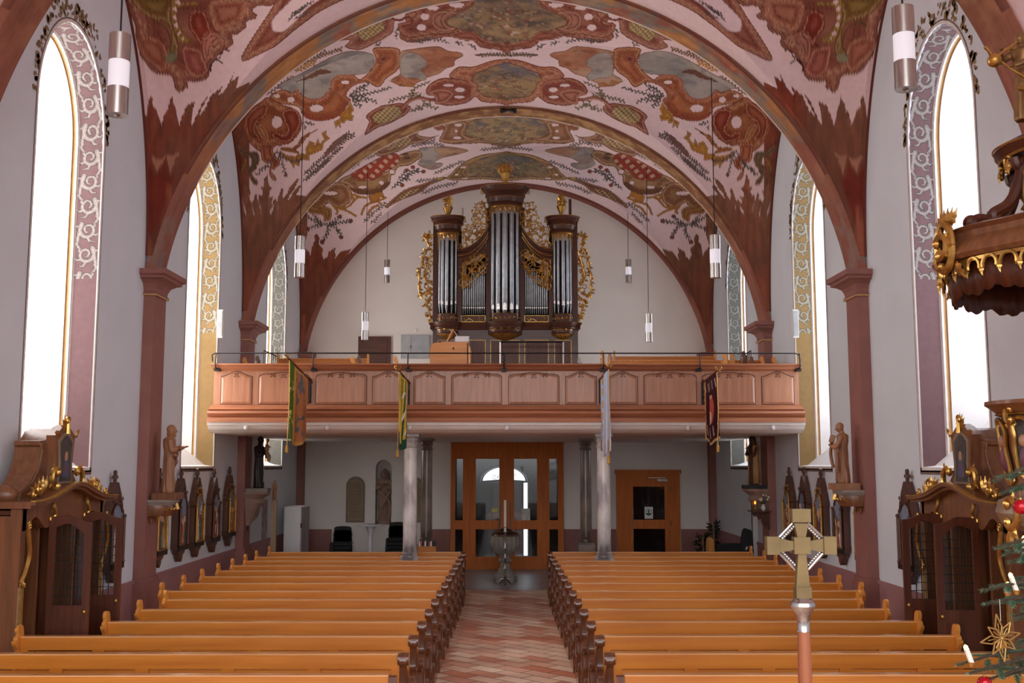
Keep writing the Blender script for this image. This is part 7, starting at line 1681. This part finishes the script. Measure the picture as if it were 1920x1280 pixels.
# ---------------------------------------------------------------- processional cross
YX = 2.6; s = YX/FPX*1.01; cxx, czz = Xp(1502, 1022, YX), Z(1022, YX, 1502)
t = thing('processional_cross', 'brass processional cross on a reddish wooden pole in the foreground', 'cross', (cxx, YX, 0)); u = lambda v: v*s
M['brass'] = mat('aged_brass', (124,102,64), .5, .45, (92,74,44), 14, .7)
b = MB(); c0 = czz; D_ = .008
b.box(-u(15),u(15),-.012,.012,c0-u(15),c0+u(15))
for dx_, dz_ in ((1,0),(-1,0),(0,1),(0,-1)):
    L = 40 if dz_ != -1 else 78
    if dx_: P = [(dx_*u(12),c0-u(7)),(dx_*u(12),c0+u(7)),(dx_*u(L+2),c0+u(13)),(dx_*u(L+2),c0-u(13))]
    else: P = [(-u(7),c0+dz_*u(12)),(u(7),c0+dz_*u(12)),(u(13),c0+dz_*u(L)),(-u(13),c0+dz_*u(L))]
    b.prism(P, -D_, D_, 'y')
b.box(u(40),u(63),-.012,.012,c0-u(16),c0+u(16)); b.box(-u(65),-u(42),-.012,.012,c0-u(16),c0+u(16)); b.box(-u(17),u(17),-.012,.012,c0+u(42),c0+u(66)); b.box(-u(14),u(14),-.014,.014,c0-u(94),c0-u(74))
b.xf(Matrix.Rotation(.03,4,'Z')); b.build('cross_body', M['brass'], t, flat=True)
b = MB()
for sx in (-1, 1):
    for sz, e in ((1, 42), (-1, 44)):
        p0 = (sx*u(12), 0, c0+sz*u(e)); p1 = (sx*u(42), 0, c0+sz*u(12)); b.tube([p0, p1], .0032, 6); 
        for q in np.linspace(.15, .85, 7): b.ell((p0[0]*(1-q)+p1[0]*q-sx*u(4), 0, p0[2]*(1-q)+p1[2]*q-sz*u(4)), u(3.2), 8, 6)
b.build('filigree_ring', M['silver'], t)
b = MB(); z = c0-u(94); b.lathe([(u(14),0),(u(22),-u(8)),(u(23),-u(14)),(u(18),-u(22)),(u(12),-u(32)),(u(11),-u(58)),(u(12),-u(60))], (0,0,z), 28); b.build('silver_knop', M['silver'], t)
b = MB(); b.lathe([(u(11),-u(56)),(u(12.5),-u(120)),(u(14),-z+.0)] if False else [(u(11),z-u(56)),(u(12.5),z-u(140)),(u(13),.04),(u(10),.0)], (0,0,0), 24); b.build('pole', mat('reddish_pole_wood', (150,84,48), .35, 0, (122,62,34), 4, .6, 0, None, (4,4,.4), .5, .3), t)
# ---------------------------------------------------------------- christmas tree
TX, TY = 2.42, 4.1
tree = thing('christmas_tree', 'green fir Christmas tree reaching in from the right edge', 'tree', (TX, TY, 0))
M['needle'] = mat('fir_needles', (92,124,96), .5, 0, (56,84,64), 20, .8); M['bark'] = mat('fir_bark', (86,66,50), .9, 0, (60,46,36), 20, .8)
MB().tube([(0,0,0),(0,0,2.2),(.02,0,3.1)], [.06,.035,.005], 10).build('trunk', M['bark'], tree)
def fir_branch(tip, z0, seed, fan=5):
    rr = random.Random(seed); P0 = Vector((0, 0, z0)); P1 = Vector(tip)-Vector((TX, TY, 0)); mid = (P0+P1)/2+Vector((0,0,.04)); b = MB(); pts = [Vector(p) for p in catmull([tuple(P0), tuple(mid), tuple(P1)], 8, False)]
    b.tube([tuple(p) for p in pts], list(np.linspace(.012, .003, len(pts))), 5); ax = (P1-P0).normalized(); side = ax.cross(Vector((0,0,1))).normalized(); twigs = [pts]
    for i in range(fan):
        q = .45+.5*i/fan; base = P0.lerp(P1, q); s = 1 if i % 2 else -1; L = .16*(1.15-q)+.05; e = base+(ax*.8+side*s*.8+Vector((0,0,rr.uniform(-.25,.1)))).normalized()*L; twigs.append([base, base.lerp(e,.5)+Vector((0,0,.005)), e]); b.tube([tuple(base), tuple(e)], [.004,.002], 4)
    st = b.build('branch', M['bark'], tree); n = MB()
    for tw in twigs:
        for a, c in zip(tw[:-1], tw[1:]):
            d = c-a; L = d.length; m = max(2, int(L/.0008)); d.normalize(); o1 = d.orthogonal().normalized(); o2 = d.cross(o1)
            for j in range(m):
                p = a+d*(L*j/m); 
                if (p-P0).length < (P1-P0).length*.25: continue
                an = rr.uniform(0, 6.28); r = (o1*math.cos(an)+o2*math.sin(an)); r.z = r.z*.7+.1; e = p+(r*.75+d*.75).normalized()*rr.uniform(.016,.024); w = d.cross(r).normalized()*.0014
                n.add([tuple(p-w), tuple(p+w), tuple(e)], [(0,1,2)])
    me = bpy.data.meshes.new('needles'); me.from_pydata(n.v, [], n.f); me.materials.append(M['needle']); o = bpy.data.objects.new('needles', me); COL.objects.link(o); o.parent = st
k = 0
for px, py, Yt, z0 in ((1868,1027,3.9,2.25),(1884,1040,4.0,2.2),(1892,1054,4.1,2.15),(1862,902,4.0,2.55),(1878,925,4.1,2.5),(1842,1107,3.85,2.05),(1848,1132,3.8,1.98),(1866,1100,4.05,2.06),(1882,1130,3.95,2.0),(1900,1155,4.0,1.95),(1795,1247,3.8,1.86),(1818,1262,3.7,1.80),(1838,1234,4.0,1.88),(1868,1252,3.9,1.84),(1856,1272,3.75,1.78),(1885,1268,3.9,1.8),(1910,1205,4.1,1.9),(1905,1085,4.1,2.1)):
    fir_branch(atY(px, py, Yt), z0-.0, 50+k); k += 1
for a in np.linspace(-1.0, 1.6, 12):
    r = random.Random(int(a*100)+400); z = r.uniform(.9, 2.7); L = (3.1-z)*.40+.05; fir_branch((TX+L*math.cos(a), TY+L*math.sin(a), z-.05), z+.05, 90+k, 4); k += 1
def candle(px0, py0, px1, py1, Y0, label):
    A = Vector(atY(px0, py0, Y0)); B_ = Vector(atY(px1, py1, Y0)); d = (B_-A); L = d.length; d.normalize(); t = thing('tree_candle', label, 'candle', tuple(A), group='candles on the Christmas tree')
    MB().tube([(0,0,0), tuple(d*L*.78)], [.0095,.009], 10).build('wax', M['candle'], t); MB().tube([tuple(d*L*.78), tuple(d*L*.86), tuple(d*L*.93), tuple(d*L)], [.004,.008,.006,.001], 10).build('flame', M['flame'], t)
    MB().tube([(0,0,-.012),(0,0,.004)], [.008,.014], 10).build('clip', M['gold'], t)
candle(1822, 1243, 1809, 1208, 3.8, 'lit ivory candle lowest on the fir tree, at its leftmost branch'); candle(1906, 1108, 1893, 1073, 3.9, 'lit ivory candle above the golden star on the fir tree'); candle(1889, 1112, 1890, 1090, 4.5, 'small lit candle deeper inside the fir tree beside the upper candle'); candle(1922, 1046, 1919, 1004, 4.3, 'lit candle high on the fir tree cut off by the picture edge')
# straw star
c = atY(1878, 1196, 3.7); t = thing('star_ornament', 'golden openwork star hanging on the fir tree below the candles', 'ornament', tuple(c)); R_ = 43*3.75/FPX; b = MB()
for i in range(8):
    a = i*PI/4+.15; r = R_*(1 if i % 2 == 0 else .8); ca, sa = math.cos(a), math.sin(a); L = [(0,.0),(r*.45, R_*.17),(r,0),(r*.45,-R_*.17)]; f = lambda x, y: (x*ca-y*sa, 0 if i % 2 else .006, x*sa+y*ca)
    for p, q in zip(L, L[1:]+L[:1]): b.tube([f(*p), f(*q)], .0026, 5)
    b.tube([f(r*.2,0), f(r*.62, 0)], .002, 4)
b.ell((0,0,0), .008, 8, 6); b.xf(Matrix.Rotation(.25,4,'Z')); b.build('straw_rays', mat('golden_straw', (170,130,70), .35, .5), t); MB().tube([(0,0,R_*.7),(.0,0,R_*1.6)], .0008, 4).build('thread', M['candle'], t)
for px, py, r, Y0, l in ((1914,950,14,4.0,'shiny red glass bauble by the pulpit base'),(1846,1281,13,3.75,'red glass bauble at the bottom edge under the lowest branch')):
    c = atY(px, py, Y0); t = thing('bauble', l, 'ornament', tuple(c), group='red baubles on the fir tree'); q = r*Y0/FPX; MB().ell((0,0,0), q, 24, 16).build('ball', M['redball'], t); MB().tube([(0,0,q*.95),(0,0,q*1.2)], q*.22, 8).build('cap', M['gold'], t); MB().tube([(0,0,q*1.2),(0,0,q*2.2)], .0008, 4).build('thread', M['gold'], t)
